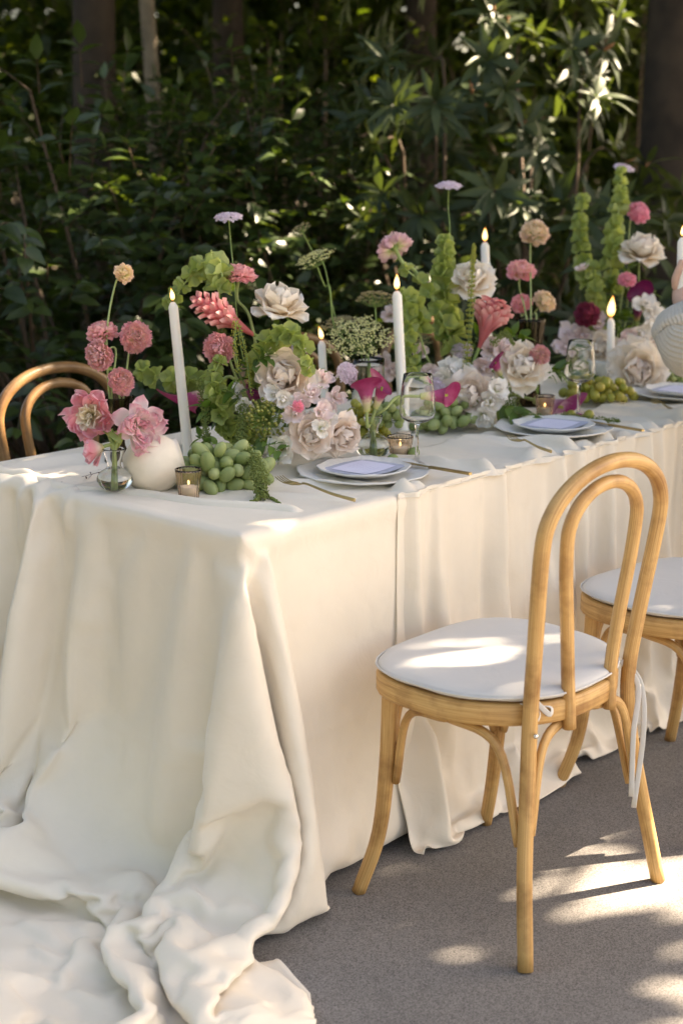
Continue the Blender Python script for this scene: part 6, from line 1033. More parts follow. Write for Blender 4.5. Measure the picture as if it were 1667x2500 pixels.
PLEATS = [
470,0,-2,0,-1,-2,-1,0,0,-2,-2,-2,-2,-2,-2,-2,-1,-1,-2,-1,-2,-1,1,3,1,-9,-10,3,
23,0,2,-1,0,1,1,-2,-1,0,-1,-1,-1,-1,0,-1,-1,-2,1,1,2,3,1,-2,-3,3,0,-6,
23,0,0,1,1,2,-4,1,1,1,2,1,2,1,1,1,0,1,3,1,0,-10,-4,-2,0,-5,9,4,
23,0,0,0,1,-1,5,-2,-2,-3,-1,2,1,1,1,1,1,1,-4,10,-10,3,-3,2,1,10,-6,28,
23,0,-1,0,-2,0,-2,5,-1,2,2,-1,-1,1,-1,0,0,0,-1,-8,14,-2,-2,-1,1,-4,14,-7,
23,0,1,0,1,0,1,-2,1,2,0,1,1,0,1,1,1,0,2,-3,-8,2,5,-2,-2,5,-4,-25,
23,0,0,0,0,0,-1,1,0,-1,0,-1,-1,-1,-1,-1,0,0,0,-1,3,4,-2,0,1,-1,-5,3,
23,0,0,0,0,0,0,0,0,0,-1,0,0,0,0,0,-1,0,-1,0,0,1,2,0,-1,1,0,-1,
23,0,0,0,0,0,0,0,0,0,0,0,0,0,0,0,0,0,1,0,0,-2,1,0,1,0,0,-1,
23,0,0,0,0,0,1,-1,0,0,0,0,0,0,0,0,0,0,0,-1,0,1,0,1,-1,0,1,0,
23,0,0,0,0,0,0,0,0,0,0,0,0,0,0,0,0,0,0,1,-1,0,0,0,1,-2,0,1,
23,0,0,0,0,0,0,-1,1,0,0,0,0,0,0,0,0,0,0,-1,1,0,0,0,0,-2,0,2,
23,0,0,0,0,0,0,0,0,0,0,0,0,0,0,0,0,0,0,1,0,-1,0,0,0,0,-1,-1,
23,0,0,0,0,0,0,0,0,1,0,0,0,0,0,-1,0,0,0,0,0,1,0,-1,0,0,1,-16,
23,0,0,0,0,0,0,0,0,0,-1,0,0,0,1,1,0,-1,0,0,0,0,0,1,-6,5,-7,0,
23,0,0,0,0,-1,1,2,0,3,4,-2,1,0,-1,1,1,2,0,1,1,1,1,-7,-2,4,0,6,
23,0,0,0,0,1,-1,-1,0,5,-1,2,-2,1,1,1,2,1,3,2,2,2,-2,-9,9,-8,6,-1,
23,0,0,0,0,0,0,1,2,-7,0,2,3,0,1,-1,-1,-2,-2,-4,-3,-4,0,20,-2,2,0,8,
23,0,0,0,0,0,1,-1,0,-1,0,0,0,0,0,1,-1,2,0,3,1,2,2,-5,2,3,4,4,
23,0,0,0,0,1,-1,0,0,1,-1,0,0,0,0,-1,1,-1,1,-1,1,0,0,1,0,0,0,2,
23,0,0,0,1,-1,0,0,0,0,1,0,0,0,0,1,-1,1,-1,1,0,0,0,0,0,0,1,-1,
23,0,0,0,0,0,1,-1,1,0,0,-1,0,1,0,-1,1,0,0,0,-1,1,0,0,0,0,0,0,
23,0,0,0,0,0,-1,2,0,0,0,0,0,0,0,1,0,-1,1,0,0,0,0,1,0,-4,3,1,
23,0,0,0,0,2,0,-3,0,6,1,0,0,-1,0,0,0,2,0,1,2,1,1,2,-1,3,0,-3,
23,0,0,1,1,-2,-4,4,0,-4,3,2,-1,1,-1,0,0,-1,1,1,0,1,3,2,-4,4,-10,14,
23,0,-1,-1,-2,0,3,1,0,1,-3,-1,2,-1,1,1,-1,0,0,0,1,-1,1,2,-12,-20,-6,23,
23,0,1,-1,0,0,1,-1,-2,-2,0,1,0,2,0,-1,2,-4,-1,2,0,1,-9,-23,-5,-4,35,0,
23,0,0,0,0,0,0,1,-2,2,-1,-1,-4,-2,-1,0,-5,-5,-5,-5,-2,3,-15,1,10,15,6,1,
23,0,0,2,0,1,0,-3,0,-4,-2,-2,1,-1,-2,-2,1,7,4,-6,-6,-10,11,8,4,-5,-10,1,
23,0,0,-1,1,2,0,0,-2,1,0,0,0,0,1,-1,1,-1,-3,3,0,-2,1,0,-1,-2,-12,-1,
23,0,-1,-1,2,-4,-1,0,9,-7,0,0,1,0,0,2,0,0,-2,-1,2,3,6,4,7,0,-19,-3,
23,0,0,2,-4,1,0,1,-5,4,0,0,-2,1,-1,0,0,1,3,1,3,2,-1,-2,-2,2,2,-12,
23,0,1,-1,1,0,0,-1,-3,0,-1,0,0,-1,1,-2,0,-1,0,2,-2,-1,0,5,5,10,-1,-35,
23,0,-1,0,2,-1,1,-1,1,0,1,-1,1,-1,0,0,-1,1,0,-1,0,0,0,-1,0,1,0,0,
23,0,1,-1,-2,0,-1,3,1,0,-1,1,0,0,-1,1,0,-1,1,0,0,0,0,-1,-4,-5,3,6,
23,0,0,1,0,0,1,-2,0,1,1,0,-1,1,0,0,0,1,-1,1,0,0,0,1,-2,-5,4,3,
23,0,0,0,-1,1,0,0,0,1,0,-1,1,0,0,0,0,0,0,0,0,0,0,-1,-2,2,-1,2,
23,0,0,0,1,0,1,-1,3,-4,-1,1,0,1,3,1,2,0,1,0,1,1,2,2,4,0,3,0,
23,0,0,1,1,0,-4,3,-4,6,0,1,1,0,-1,0,0,0,1,1,0,1,-1,1,3,3,-4,-4,
23,0,-1,-1,-1,1,4,-1,0,-1,3,0,1,1,0,1,1,1,1,1,2,1,2,2,1,1,-1,0,
23,0,1,0,0,0,-1,0,1,0,-1,1,0,-1,1,0,0,1,-1,0,0,0,0,0,0,0,0,1,
23,0,0,0,1,0,1,-1,0,1,0,-1,0,1,1,0,0,0,1,0,1,0,0,-1,0,0,-3,-5,
23,0,0,1,0,0,-2,1,-1,1,0,1,0,0,-1,0,0,0,0,1,-1,0,0,1,-1,0,-1,-8,
23,0,1,0,-1,0,0,-1,2,-1,1,0,1,0,0,0,0,0,0,-1,1,0,1,-1,-4,-9,9,-14,
23,0,-2,-1,2,0,1,-1,2,-1,0,-1,-2,-1,-1,-2,0,0,-1,-2,-4,6,-17,-4,19,-3,-4,12,
23,0,0,0,-3,-3,-2,3,1,-2,1,1,0,0,0,1,-1,-2,0,1,0,-7,17,-1,-12,4,-6,9,
23,0,1,-1,0,2,1,-2,-4,3,-1,0,2,1,2,1,2,2,2,2,3,2,-1,4,-6,4,4,5,
23,0,-1,1,1,0,0,-1,1,-1,1,0,-1,0,0,0,0,1,0,-1,-3,2,3,-1,1,1,0,0,
23,0,1,-1,0,-2,2,1,1,-4,-1,0,1,0,0,1,0,0,3,-8,-1,-2,0,16,-4,4,5,0,
23,0,0,1,0,2,-2,-1,-1,-1,1,0,-1,0,-1,0,0,0,-3,6,-7,0,5,-7,9,0,-1,5,
23,0,0,0,-1,0,1,1,-1,3,-3,-2,-2,-2,-3,-3,-2,-3,-1,3,12,4,-2,-1,2,6,0,-5,
23,-1,1,0,1,0,0,0,0,0,0,1,0,0,1,0,-1,0,-2,-1,5,0,-3,-3,-4,-2,12,-18,
22,1,0,0,0,0,1,-1,1,0,1,0,1,0,1,0,1,0,1,-2,-8,-1,1,1,1,-1,-7,11,
23,0,0,-1,1,0,-1,1,1,3,0,0,0,1,0,1,0,1,0,0,-2,-9,-6,-3,0,-2,3,20,
23,0,0,1,-1,0,0,0,1,-1,0,-1,0,0,-1,0,0,0,-1,1,3,2,-3,-4,-1,2,-3,-5,
23,0,0,0,0,1,0,-1,2,-3,-1,1,0,0,1,0,0,0,1,1,1,4,4,-1,-1,2,-2,-3,
23,0,0,1,0,-2,-3,3,-2,1,3,0,-1,0,1,0,0,0,-1,0,0,-1,2,4,0,-3,5,-1,
23,0,-1,0,-1,-2,2,3,-6,8,-5,1,1,0,-1,0,1,0,1,0,0,3,0,0,-3,-2,-6,11,
23,0,0,-2,1,3,1,-3,1,-6,5,0,1,1,1,1,1,1,1,0,1,-3,0,1,5,1,-4,-5,
23,0,0,1,0,0,0,-2,1,1,-1,0,1,0,0,1,-1,0,1,0,-1,2,0,0,1,1,-2,-14,
23,0,1,0,0,0,0,0,0,-1,0,0,-2,0,0,-2,0,0,-2,3,1,-4,8,2,-3,-6,-2,-8,
23,0,-1,0,-1,-2,-1,1,5,-2,-8,3,2,1,1,1,1,1,2,-2,1,3,-9,-17,-7,32,-6,-6,
23,0,0,0,1,2,1,-1,-5,-2,5,-5,-3,-3,-2,-2,-2,-2,-3,-2,-2,-2,1,18,17,-31,22,14,
23,0,0,0,0,1,0,-1,0,2,1,0,-1,0,-2,0,-1,-2,0,-1,-1,2,2,4,0,-2,0,4,
23,0,0,0,1,-1,0,1,1,-3,0,1,1,1,1,0,1,1,0,0,-1,1,3,-9,-7,13,-12,-7,
23,0,0,1,-1,-1,-1,2,-1,4,0,0,1,-1,1,0,0,0,1,1,0,4,-7,-1,-6,-7,16,-4,
23,0,0,0,0,1,1,-2,1,-1,1,-2,-2,0,-2,0,-2,0,-2,-1,-1,-7,1,2,5,3,-5,12,
23,0,1,0,0,0,0,-2,3,-3,-1,1,3,1,-1,0,0,0,0,0,0,-1,-3,1,1,1,-1,2,
23,0,0,-2,-2,-1,-1,4,2,-1,0,2,-1,-1,1,0,0,0,1,-1,1,-1,2,-2,0,1,-1,1,
23,0,-1,0,1,0,1,1,-5,2,2,-2,0,0,2,1,1,1,0,2,0,2,0,0,-1,0,1,1,
23,0,0,1,1,1,0,-3,0,3,-1,1,1,1,0,0,1,0,1,0,1,0,0,0,0,-3,-4,7,
23,0,0,0,0,0,0,0,0,0,0,1,-1,0,0,1,0,0,0,0,0,0,0,0,-1,-1,-3,-15,
23,0,0,0,0,0,0,0,1,0,0,0,0,1,0,0,0,0,1,0,1,0,1,0,1,-3,-2,-4,
23,0,0,0,0,1,0,-1,1,0,0,-1,1,-1,1,-1,1,0,0,0,0,0,0,1,-1,-1,-3,0,
23,0,0,1,1,-2,-2,2,-2,2,-2,1,0,1,0,1,0,1,0,1,0,1,0,0,-3,3,-1,-3,
23,0,1,-1,-2,1,1,0,1,-1,3,0,0,0,0,0,1,0,0,1,0,1,0,0,-2,0,1,0,
23,0,-1,1,1,-1,1,-1,0,0,0,0,0,1,0,0,-1,0,1,-1,1,-1,1,-2,1,-3,-2,5,
23,0,0,-1,0,0,2,-1,1,2,0,0,0,-1,0,0,0,0,-2,-5,-2,5,1,6,2,-2,-7,7,
23,0,0,-1,-2,2,0,0,-1,-5,6,-2,-2,-1,0,0,0,2,-5,-1,-4,2,7,6,10,-6,0,-4,
23,0,0,1,2,-2,-4,3,0,0,-5,2,1,0,0,-1,0,-3,4,2,-5,3,1,-2,2,-1,-6,11,
23,0,0,0,0,1,2,-2,0,1,-3,-1,0,0,-1,0,-1,-1,0,2,7,-10,-5,3,-20,26,9,6,
23,0,0,0,0,0,0,0,0,0,1,0,-1,0,0,-1,0,1,0,1,2,-1,-6,-10,14,-9,16,-8,
23,0,1,0,0,0,0,-1,0,1,0,-1,1,-1,0,1,-1,0,1,-1,0,-1,2,0,0,-13,13,-17,
23,0,-1,0,-1,0,2,0,1,-1,-1,2,0,0,0,0,1,-1,0,1,0,1,-1,3,-7,-12,-9,26,
23,0,0,-1,1,0,-2,2,0,-1,1,-1,0,1,0,0,0,1,0,0,-1,-2,5,-14,1,6,-14,-4,
23,0,0,1,0,0,0,-1,-2,3,0,0,-1,-1,-1,-1,-1,-1,0,0,1,-1,-3,0,3,-1,5,-11,
23,0,0,0,0,0,0,0,1,-1,-1,-1,0,0,0,0,1,0,-1,0,0,4,-5,5,-10,7,3,1,
23,0,0,0,0,0,0,1,-1,0,1,0,0,0,1,0,-1,1,0,0,0,-1,-2,0,1,-1,2,-6,
23,0,0,0,0,1,1,-2,0,0,2,0,-1,0,-1,0,0,-1,0,3,2,-6,0,1,2,5,-8,2,
23,0,0,1,2,-2,-3,2,-3,3,-2,1,1,0,-1,0,0,-1,-1,-5,3,5,-8,3,2,2,-2,1,
23,0,1,-2,-2,2,0,0,3,-1,-1,0,0,0,1,1,-1,1,1,1,-7,0,11,-1,1,0,0,-2,
23,0,-1,1,0,-2,2,0,1,-3,0,0,0,1,1,0,1,1,0,0,1,0,0,0,0,-1,0,-4,
23,0,0,0,0,1,1,-2,1,1,1,-1,1,0,-1,0,1,-1,1,1,0,1,-1,-8,-4,-1,7,6,
23,0,0,0,-1,0,-2,2,-1,1,2,0,0,-1,1,0,0,1,-1,0,1,-4,-3,5,0,1,-2,4,
23,0,0,0,1,0,1,-1,0,0,-2,2,1,1,1,0,1,0,2,0,-1,1,1,-1,2,0,1,-23,
23,0,0,0,0,0,0,0,1,0,0,0,0,1,-1,1,-1,0,-1,0,0,1,1,1,0,-1,-5,-11,
23,0,1,0,1,-1,0,0,-1,0,1,-1,0,-1,0,-1,0,0,0,0,0,1,1,1,-1,0,-11,-3,
23,0,-1,0,-1,3,1,-2,1,-2,-3,1,2,1,0,0,0,0,1,0,2,0,1,1,3,-4,-19,2,
23,0,0,-1,0,-3,0,4,-1,1,0,1,-1,1,0,1,0,1,-1,1,0,2,1,2,-1,-15,-2,0,
23,0,0,1,0,1,-1,-1,-1,-5,5,-4,-5,0,1,1,1,0,1,-1,-1,-2,-1,-1,-9,9,0,-1,
23,0,0,0,1,0,0,-1,-1,2,-6,-1,1,-5,-3,-4,-2,-2,-2,-2,-1,-1,-1,0,6,9,1,4,
23,0,0,0,0,0,0,1,-1,0,1,0,0,0,-1,-1,-2,-1,-2,-1,-2,0,0,-1,8,-13,1,-3,
23,0,0,1,-1,1,2,-1,0,-1,1,0,-1,1,1,0,1,0,0,1,0,-1,0,0,-7,-11,-2,-1,
23,0,1,0,2,0,-1,-1,-1,0,-1,1,1,-1,0,1,-1,0,0,-1,0,-1,-2,-4,-5,-2,-4,-4,
300,-42,-42,-42,-42,-42,-42,-44,-20,1,-3,-1,-2,-2,-2,-2,-3,-2,-3,-2,-3,-3,-5,-9,-16,-28,-38,-42,
0,0,0,0,0,0,0,1,-2,5,4,1,2,1,1,2,2,0,0,-2,-1,-5,-9,-8,-4,5,6,5,
0,0,0,0,0,0,1,5,-20,-8,1,1,1,1,2,1,2,2,11,6,-13,-15,-5,-3,0,-1,15,13,
0,0,0,0,0,0,-1,-3,11,5,-3,-3,-4,-3,-3,-3,-4,-1,-6,-4,-11,-1,-3,-4,-4,1,-6,15,
0,0,0,0,0,0,0,-2,7,0,-2,2,3,3,3,3,4,3,0,-9,3,9,6,2,1,4,-8,-21,
0,0,0,0,0,0,0,-3,7,1,3,0,0,0,-2,-1,-2,-3,-4,10,20,0,-2,3,3,-2,-3,11,
0,0,0,0,0,0,0,0,0,-4,-3,-3,-2,-1,-1,-1,0,-1,0,0,3,13,6,1,0,-1,-7,-3,
0,0,0,0,0,0,0,1,-2,5,-1,-1,-3,-2,-2,-2,-2,-1,0,-2,0,3,10,3,0,-5,-1,-4,
0,0,0,0,0,0,0,1,-2,1,3,1,2,-1,1,-1,-1,0,-2,0,-2,-5,1,6,1,-4,0,-1,
0,0,0,0,0,0,0,2,-3,-1,1,2,1,1,0,1,1,0,0,0,0,0,-3,-2,1,-2,0,0,
0,0,0,0,0,0,0,0,0,2,-4,0,1,1,1,0,0,0,1,0,0,-1,-3,2,1,-2,-1,1,
0,0,0,0,0,0,0,0,0,0,0,0,-1,0,0,1,0,0,0,-1,0,-1,-2,1,4,-3,2,0,
0,0,0,0,0,0,0,-2,3,-2,2,-1,0,0,0,-1,1,0,-1,1,-1,-1,3,1,-3,-2,5,1,
0,0,0,0,0,0,0,-2,2,-1,0,0,1,0,0,1,-1,0,0,-1,0,2,0,0,-2,-1,3,4,
0,0,0,-1,0,0,1,0,0,2,2,1,-1,0,-1,-1,0,0,0,0,0,0,-1,0,-11,9,3,-19,
0,0,0,1,0,-1,-1,6,-18,4,2,-5,-2,-1,0,0,1,0,1,1,2,1,3,-9,-6,8,-4,15,
0,0,0,0,0,1,0,-2,6,-15,-3,5,2,1,-1,-2,-3,-2,-2,-1,-1,0,1,-11,1,-8,3,0,
0,0,0,0,0,0,0,-1,6,13,2,1,1,1,1,3,2,2,2,0,0,-1,-6,-6,1,-2,-2,-14,
0,0,0,0,0,0,0,2,0,-8,-2,0,0,1,1,0,1,1,0,0,1,0,1,12,1,0,-4,-2,
0,0,0,0,0,0,0,-1,2,-1,2,-2,-2,-3,0,-1,0,-1,0,2,0,2,0,5,2,-2,0,0,
0,0,0,0,0,0,0,-3,3,4,-4,-2,0,0,0,0,0,0,0,-1,-1,0,2,3,2,0,-2,1,
0,0,0,0,0,0,0,-1,2,0,0,1,1,1,-1,0,-1,-1,-1,-1,-1,-1,0,3,3,-3,1,0,
0,0,0,0,0,0,0,2,-3,3,0,0,-1,-2,-1,-1,-2,0,0,0,0,-1,-1,4,2,-4,3,0,
0,0,0,0,0,0,0,3,-13,5,2,-5,-4,-2,-1,-1,0,0,0,0,1,2,0,5,0,8,-4,20,
0,0,0,0,0,0,1,-1,1,-13,7,4,-1,0,-2,-2,-2,-3,0,-1,-1,-1,4,2,0,13,4,-5,
0,0,0,0,0,1,-1,0,1,-4,-9,0,3,1,2,3,-2,-2,0,3,2,3,-5,-2,21,-3,4,8,
0,0,0,0,0,-1,1,4,-10,-2,-3,1,1,3,2,1,7,10,1,0,2,-1,10,0,-3,1,11,1,
0,0,0,0,0,0,-1,-3,16,2,3,1,4,2,2,2,2,2,3,0,0,2,-5,-3,-2,9,2,2,
0,0,0,0,0,0,0,-3,6,12,3,1,0,0,2,1,0,-5,-6,7,4,1,-4,-5,-7,-18,38,0,
0,0,0,0,0,0,0,1,-3,1,1,1,1,0,-1,0,0,0,6,-7,-5,-5,2,2,2,-1,-2,26,
0,0,0,0,0,0,0,1,-11,-13,-2,0,-2,0,-1,0,-1,0,-4,-1,-2,1,4,2,11,7,-31,13,
0,0,0,0,0,0,0,0,-3,-1,0,-1,0,-2,-1,-2,-1,0,2,2,1,1,-2,5,1,12,-19,-26,
0,0,0,0,0,0,0,-1,13,12,2,1,1,1,2,1,1,0,1,0,1,0,1,-4,-11,-19,-5,-34,
0,0,0,0,0,0,0,1,-1,0,-3,0,0,1,0,0,0,2,-1,0,1,0,1,8,-13,0,-1,-2,
0,0,0,0,0,0,0,1,-3,5,-7,0,0,-1,0,0,0,0,1,1,0,3,3,0,-7,-5,0,2,
0,0,0,0,0,0,0,-3,8,-9,9,0,0,1,0,0,1,-1,1,-1,0,-1,-2,-6,2,6,-2,-5,
0,0,0,0,0,0,0,-2,2,5,0,1,0,0,-1,0,-1,0,-2,-1,-1,-3,-3,-4,13,-1,0,-2,
0,0,0,0,0,0,0,5,-14,-11,-2,-2,0,-1,1,1,0,-1,0,0,0,0,1,4,10,8,-2,0,
0,0,0,-1,0,0,1,-2,2,0,4,1,-1,-1,-2,-2,-1,0,-1,-1,-1,1,-1,-1,2,1,1,0,
0,0,0,1,0,0,-1,-3,13,9,-2,0,1,1,1,1,0,-1,1,-1,0,-3,-2,-5,-10,-2,0,0,
0,0,0,0,0,0,0,2,-4,-1,0,0,-1,0,-1,0,0,2,0,1,1,1,0,-1,-3,1,0,1,
0,0,0,0,0,0,0,3,-5,2,-8,-1,1,0,1,0,1,0,1,1,0,2,3,-3,-3,-1,2,0,
0,0,0,0,0,0,1,-1,-6,3,1,2,1,1,0,1,0,0,-1,0,0,-1,0,-3,-3,-1,-1,11,
0,0,0,0,1,-1,-1,-1,2,-2,9,1,-1,0,1,-1,-1,0,0,0,-1,-1,-3,-3,-5,-3,7,3,
0,0,0,0,-1,1,1,1,-7,-4,-2,-3,-2,-1,-3,-2,0,-2,-1,-1,-1,2,-1,3,0,-1,1,2,
0,0,0,1,-1,0,-1,0,2,-8,-3,0,0,-1,1,0,0,0,0,-1,3,-4,-1,17,-10,2,3,-8,
0,0,0,-1,1,0,0,-3,17,11,2,0,0,0,0,0,-1,0,-1,0,-5,-2,-2,-18,18,-4,-7,-9,
0,0,0,0,0,0,0,1,-2,0,0,-1,-1,0,-1,-1,0,0,1,-3,-3,1,0,1,1,6,-2,0,
0,0,0,0,0,0,1,2,-7,-12,-3,-1,-1,-1,-1,1,0,0,3,-8,-3,-1,2,14,-6,6,11,-1,
0,0,0,0,0,0,-1,-1,0,15,-4,-2,0,-2,0,-2,-2,-2,-5,12,14,1,-9,-17,8,8,-14,1,
0,0,0,0,0,0,0,-3,9,-3,8,5,3,5,2,2,2,1,1,-2,-7,-5,-2,-2,-6,-11,4,6,
0,0,0,0,0,0,0,3,-4,-1,0,0,0,-1,2,2,3,3,6,2,-12,-10,-5,-5,-3,-1,13,34,
0,0,0,0,0,0,0,1,-6,5,-7,0,1,1,0,1,0,1,-1,8,-1,-3,-2,1,3,2,-3,16,
0,0,0,0,0,0,0,-2,7,-3,7,0,0,0,0,-1,0,-1,-2,-8,12,12,5,0,0,1,-4,-15,
0,0,0,0,0,0,0,1,-4,-1,-1,-1,-1,-1,-2,0,-2,-1,0,1,3,8,9,7,-1,0,-4,-31,
0,0,0,0,0,0,0,2,-8,-13,-1,0,-1,0,0,-1,0,-1,0,0,2,5,9,4,17,-9,-3,-6,
0,0,0,0,0,0,1,0,-9,2,-1,0,0,0,0,0,-1,1,-1,-2,-3,-2,2,8,7,-1,-2,0,
0,0,0,0,0,0,-1,1,16,-3,4,0,0,0,0,-1,1,-1,0,-1,-1,-9,-8,-2,-2,13,-1,-4,
0,0,0,0,0,0,0,-4,7,14,-2,-1,1,-1,0,0,0,0,-2,1,1,5,1,-2,-12,-7,3,11,
0,0,0,0,0,0,0,-2,1,0,1,1,0,0,-1,-1,-1,-1,0,0,0,2,3,-2,-3,1,-2,4,
0,0,0,0,0,0,0,3,-6,-1,-4,-2,-3,-3,-2,-1,-2,-1,-1,1,-1,-3,7,8,6,-7,0,40,
0,0,0,0,0,0,-1,4,-14,-9,7,-4,-2,0,0,-1,0,0,-1,-2,0,1,-8,-7,23,0,9,-19,
0,0,0,0,0,0,1,-5,16,11,-1,4,3,1,1,1,1,0,1,-1,0,0,-2,0,-31,19,-3,-31,
0,0,0,0,0,0,0,-1,3,0,-2,3,3,3,2,3,1,2,2,2,2,-1,-3,-3,1,-13,2,-4,
0,0,0,0,0,0,0,3,-7,-8,-1,1,0,1,1,0,1,0,1,1,0,13,-5,-13,-7,5,-5,49,
0,0,0,0,0,0,0,1,-9,8,6,-6,-2,-2,-1,0,0,1,-1,1,1,-1,-11,0,-2,-5,26,26,
0,0,0,0,0,0,0,-1,5,0,-1,7,3,2,1,2,1,0,2,0,0,-7,4,0,-1,-1,-13,0,
0,0,0,0,0,0,0,1,-6,-11,-2,1,4,4,-2,-1,1,1,0,2,1,1,16,0,0,-3,-5,-3,
0,0,0,0,0,0,0,1,-5,5,-2,-5,-5,-2,3,1,1,2,1,1,1,3,3,3,1,-1,-5,-4,
0,0,0,0,0,0,0,-2,15,3,-3,3,1,-2,0,0,-1,-1,-1,-1,-1,-4,-5,7,1,1,-6,-8,
0,0,0,0,0,0,0,-4,9,1,4,-2,-1,0,0,0,0,0,-1,-1,-2,-2,0,4,3,-3,-3,-10,
0,0,0,0,0,0,0,-1,1,0,-1,1,0,0,0,0,-1,-1,0,-1,1,1,3,1,0,-4,1,3,
0,0,0,0,0,0,0,3,-5,-1,-1,-1,0,-1,-1,-1,-1,-1,1,0,1,1,5,6,-5,-2,10,-8,
0,0,0,0,0,0,0,2,-4,-6,-2,0,-1,0,0,0,1,1,0,1,0,1,1,7,-3,-1,7,-19,
0,0,0,0,0,0,0,0,-5,7,8,0,-2,-1,-1,0,-1,-1,0,-1,-1,-1,-2,1,-2,0,-1,-10,
0,0,0,0,0,0,0,-2,9,2,-5,1,3,2,0,0,0,0,-2,0,-1,-1,-2,-11,11,1,-7,-8,
0,0,0,0,0,0,0,-2,3,-2,-2,0,0,1,4,0,1,1,1,-1,-2,-2,-4,-3,4,6,-2,-7,
0,0,0,0,0,0,0,4,-8,5,3,-1,-2,-3,-5,-1,-2,-1,-3,-3,-1,1,0,5,4,4,-2,-1,
0,0,0,0,-1,1,1,0,-14,-8,4,-5,-2,-2,-1,-2,0,1,-3,-2,-1,-1,4,4,11,5,5,11,
0,0,0,0,1,-1,-1,1,8,1,-16,3,1,0,1,0,-1,-2,6,7,12,-11,-11,-10,-3,5,24,-10,
0,0,0,0,0,0,0,-4,12,3,11,1,1,2,1,1,2,0,0,0,-7,9,0,-3,-5,-5,-17,6,
0,0,0,0,0,0,0,0,1,0,0,2,2,2,1,2,1,1,1,-2,0,3,7,4,-7,3,-16,15,
0,0,0,0,0,0,0,2,-3,1,0,-2,-1,-2,0,-1,0,0,0,1,1,1,9,-1,1,-8,5,19,
0,0,0,0,0,0,0,2,-4,-8,-3,2,-1,1,-1,0,-1,1,-1,0,0,1,1,18,-9,-7,9,-11,
0,0,0,0,0,0,0,0,-5,7,-7,-2,0,0,0,1,1,0,1,2,0,5,-9,-2,-3,-1,-8,1,
0,0,0,0,0,0,0,-2,10,-8,8,2,1,1,2,1,1,1,1,-1,0,0,0,-12,-10,8,-5,-14,
0,0,0,0,0,0,0,-2,2,8,2,0,1,1,0,0,0,0,-1,2,0,-4,-2,-10,11,-5,-2,-5,
0,0,0,0,0,0,0,1,-3,2,0,0,0,-1,0,0,0,0,1,-1,-1,-4,-8,1,8,6,-1,12,
0,0,0,0,0,0,0,3,-12,-8,4,-2,-2,-1,-1,-1,-1,-2,0,6,7,-11,-3,2,1,11,9,-19,
0,0,0,0,0,0,0,0,0,-6,-6,1,2,1,1,2,2,3,2,-5,-14,9,17,-9,1,-1,-4,-5,
0,0,0,0,0,0,0,-2,9,7,3,1,0,0,1,-1,0,0,-1,-1,5,0,-15,4,-5,-10,4,0,
0,0,0,0,0,0,0,-2,5,6,-1,0,1,0,-1,-1,-2,-2,-4,-3,1,0,3,1,-5,-2,0,0,
0,0,0,0,0,0,0,4,-8,3,0,-4,-3,-1,-2,0,0,-1,1,1,2,6,-5,-8,-1,-1,4,5,
0,0,0,0,0,0,0,0,0,-10,0,2,2,1,2,0,0,2,2,3,1,-16,0,6,11,-5,-8,0,
0,0,0,0,0,0,0,-5,10,6,0,2,-1,-1,-2,0,-1,-2,-2,-5,-6,7,3,3,-6,2,-4,28,
0,0,0,0,0,0,0,-1,2,-1,0,-1,0,0,-1,-1,-2,-1,-3,-1,0,2,4,2,1,0,9,16,
0,0,0,0,0,0,0,3,-5,2,-1,-1,-1,-3,-1,-2,0,-2,1,0,0,1,3,3,2,-3,19,8,
0,0,0,0,0,0,0,5,-9,-8,-7,1,1,2,-1,-1,-1,1,-1,1,2,1,1,5,4,6,27,0,
0,0,0,0,0,-1,1,0,-10,-1,9,-7,-5,-2,0,1,0,0,0,-1,-1,0,2,2,11,28,3,3,
0,0,0,0,0,1,-1,-2,8,9,-7,7,4,-1,-1,-1,0,-1,0,0,0,1,2,1,3,-2,3,-1,
0,0,0,0,0,0,0,-4,12,0,7,0,2,4,4,2,1,1,0,0,-1,0,-1,0,-4,1,-10,5,
0,0,0,0,0,0,0,1,-1,-1,-1,1,0,1,2,3,3,2,3,2,3,0,0,-1,-6,10,-5,-6,
0,0,0,0,0,0,0,3,-7,1,-9,-1,0,0,1,0,1,2,2,2,1,3,3,3,10,8,-7,-13,
0,0,0,0,0,0,-1,2,0,3,-3,-1,1,0,-1,1,1,0,1,1,3,2,3,4,6,-9,3,-4,
764,-1,3,-4,-1,0,0,1,-36,-42,-42,-42,-42,-42,-42,-42,-42,-42,-42,-42,-42,-42,-41,-41,-39,-30,-14,-2,
3,4,-3,4,0,-2,-4,0,-3,-1,0,0,0,0,0,0,0,1,-1,1,0,0,1,3,2,-4,-5,21,
-5,-3,0,0,2,7,0,19,-16,-7,0,0,0,0,0,0,0,-1,3,-1,3,9,3,1,0,3,-9,-26,
2,1,0,-1,-1,-5,5,-13,9,3,0,0,0,-1,0,0,-1,0,-2,14,7,-2,2,2,2,-4,-8,-11,
2,1,-2,-1,0,1,1,1,-4,1,0,0,0,1,0,0,1,0,0,-10,-2,-4,-3,-1,0,-2,9,28,
-4,-2,1,2,0,-1,-2,-6,10,3,0,0,0,0,0,0,0,-1,0,-4,-8,0,0,-1,-3,1,25,-27,
0,0,0,0,0,0,0,-1,1,0,0,0,0,0,0,0,0,1,0,0,0,-3,-2,-1,1,-1,12,-5,
0,0,0,0,0,0,0,0,-1,0,0,0,0,0,0,0,0,1,0,0,0,0,-2,-1,0,5,-5,3,
0,1,0,-1,0,0,0,1,-1,-1,0,0,0,0,0,0,0,-1,0,1,0,0,0,-2,0,4,-1,-1,
1,0,0,-1,0,0,0,2,-2,-1,0,0,0,0,0,0,0,0,0,-1,0,1,0,0,-1,4,-1,-1,
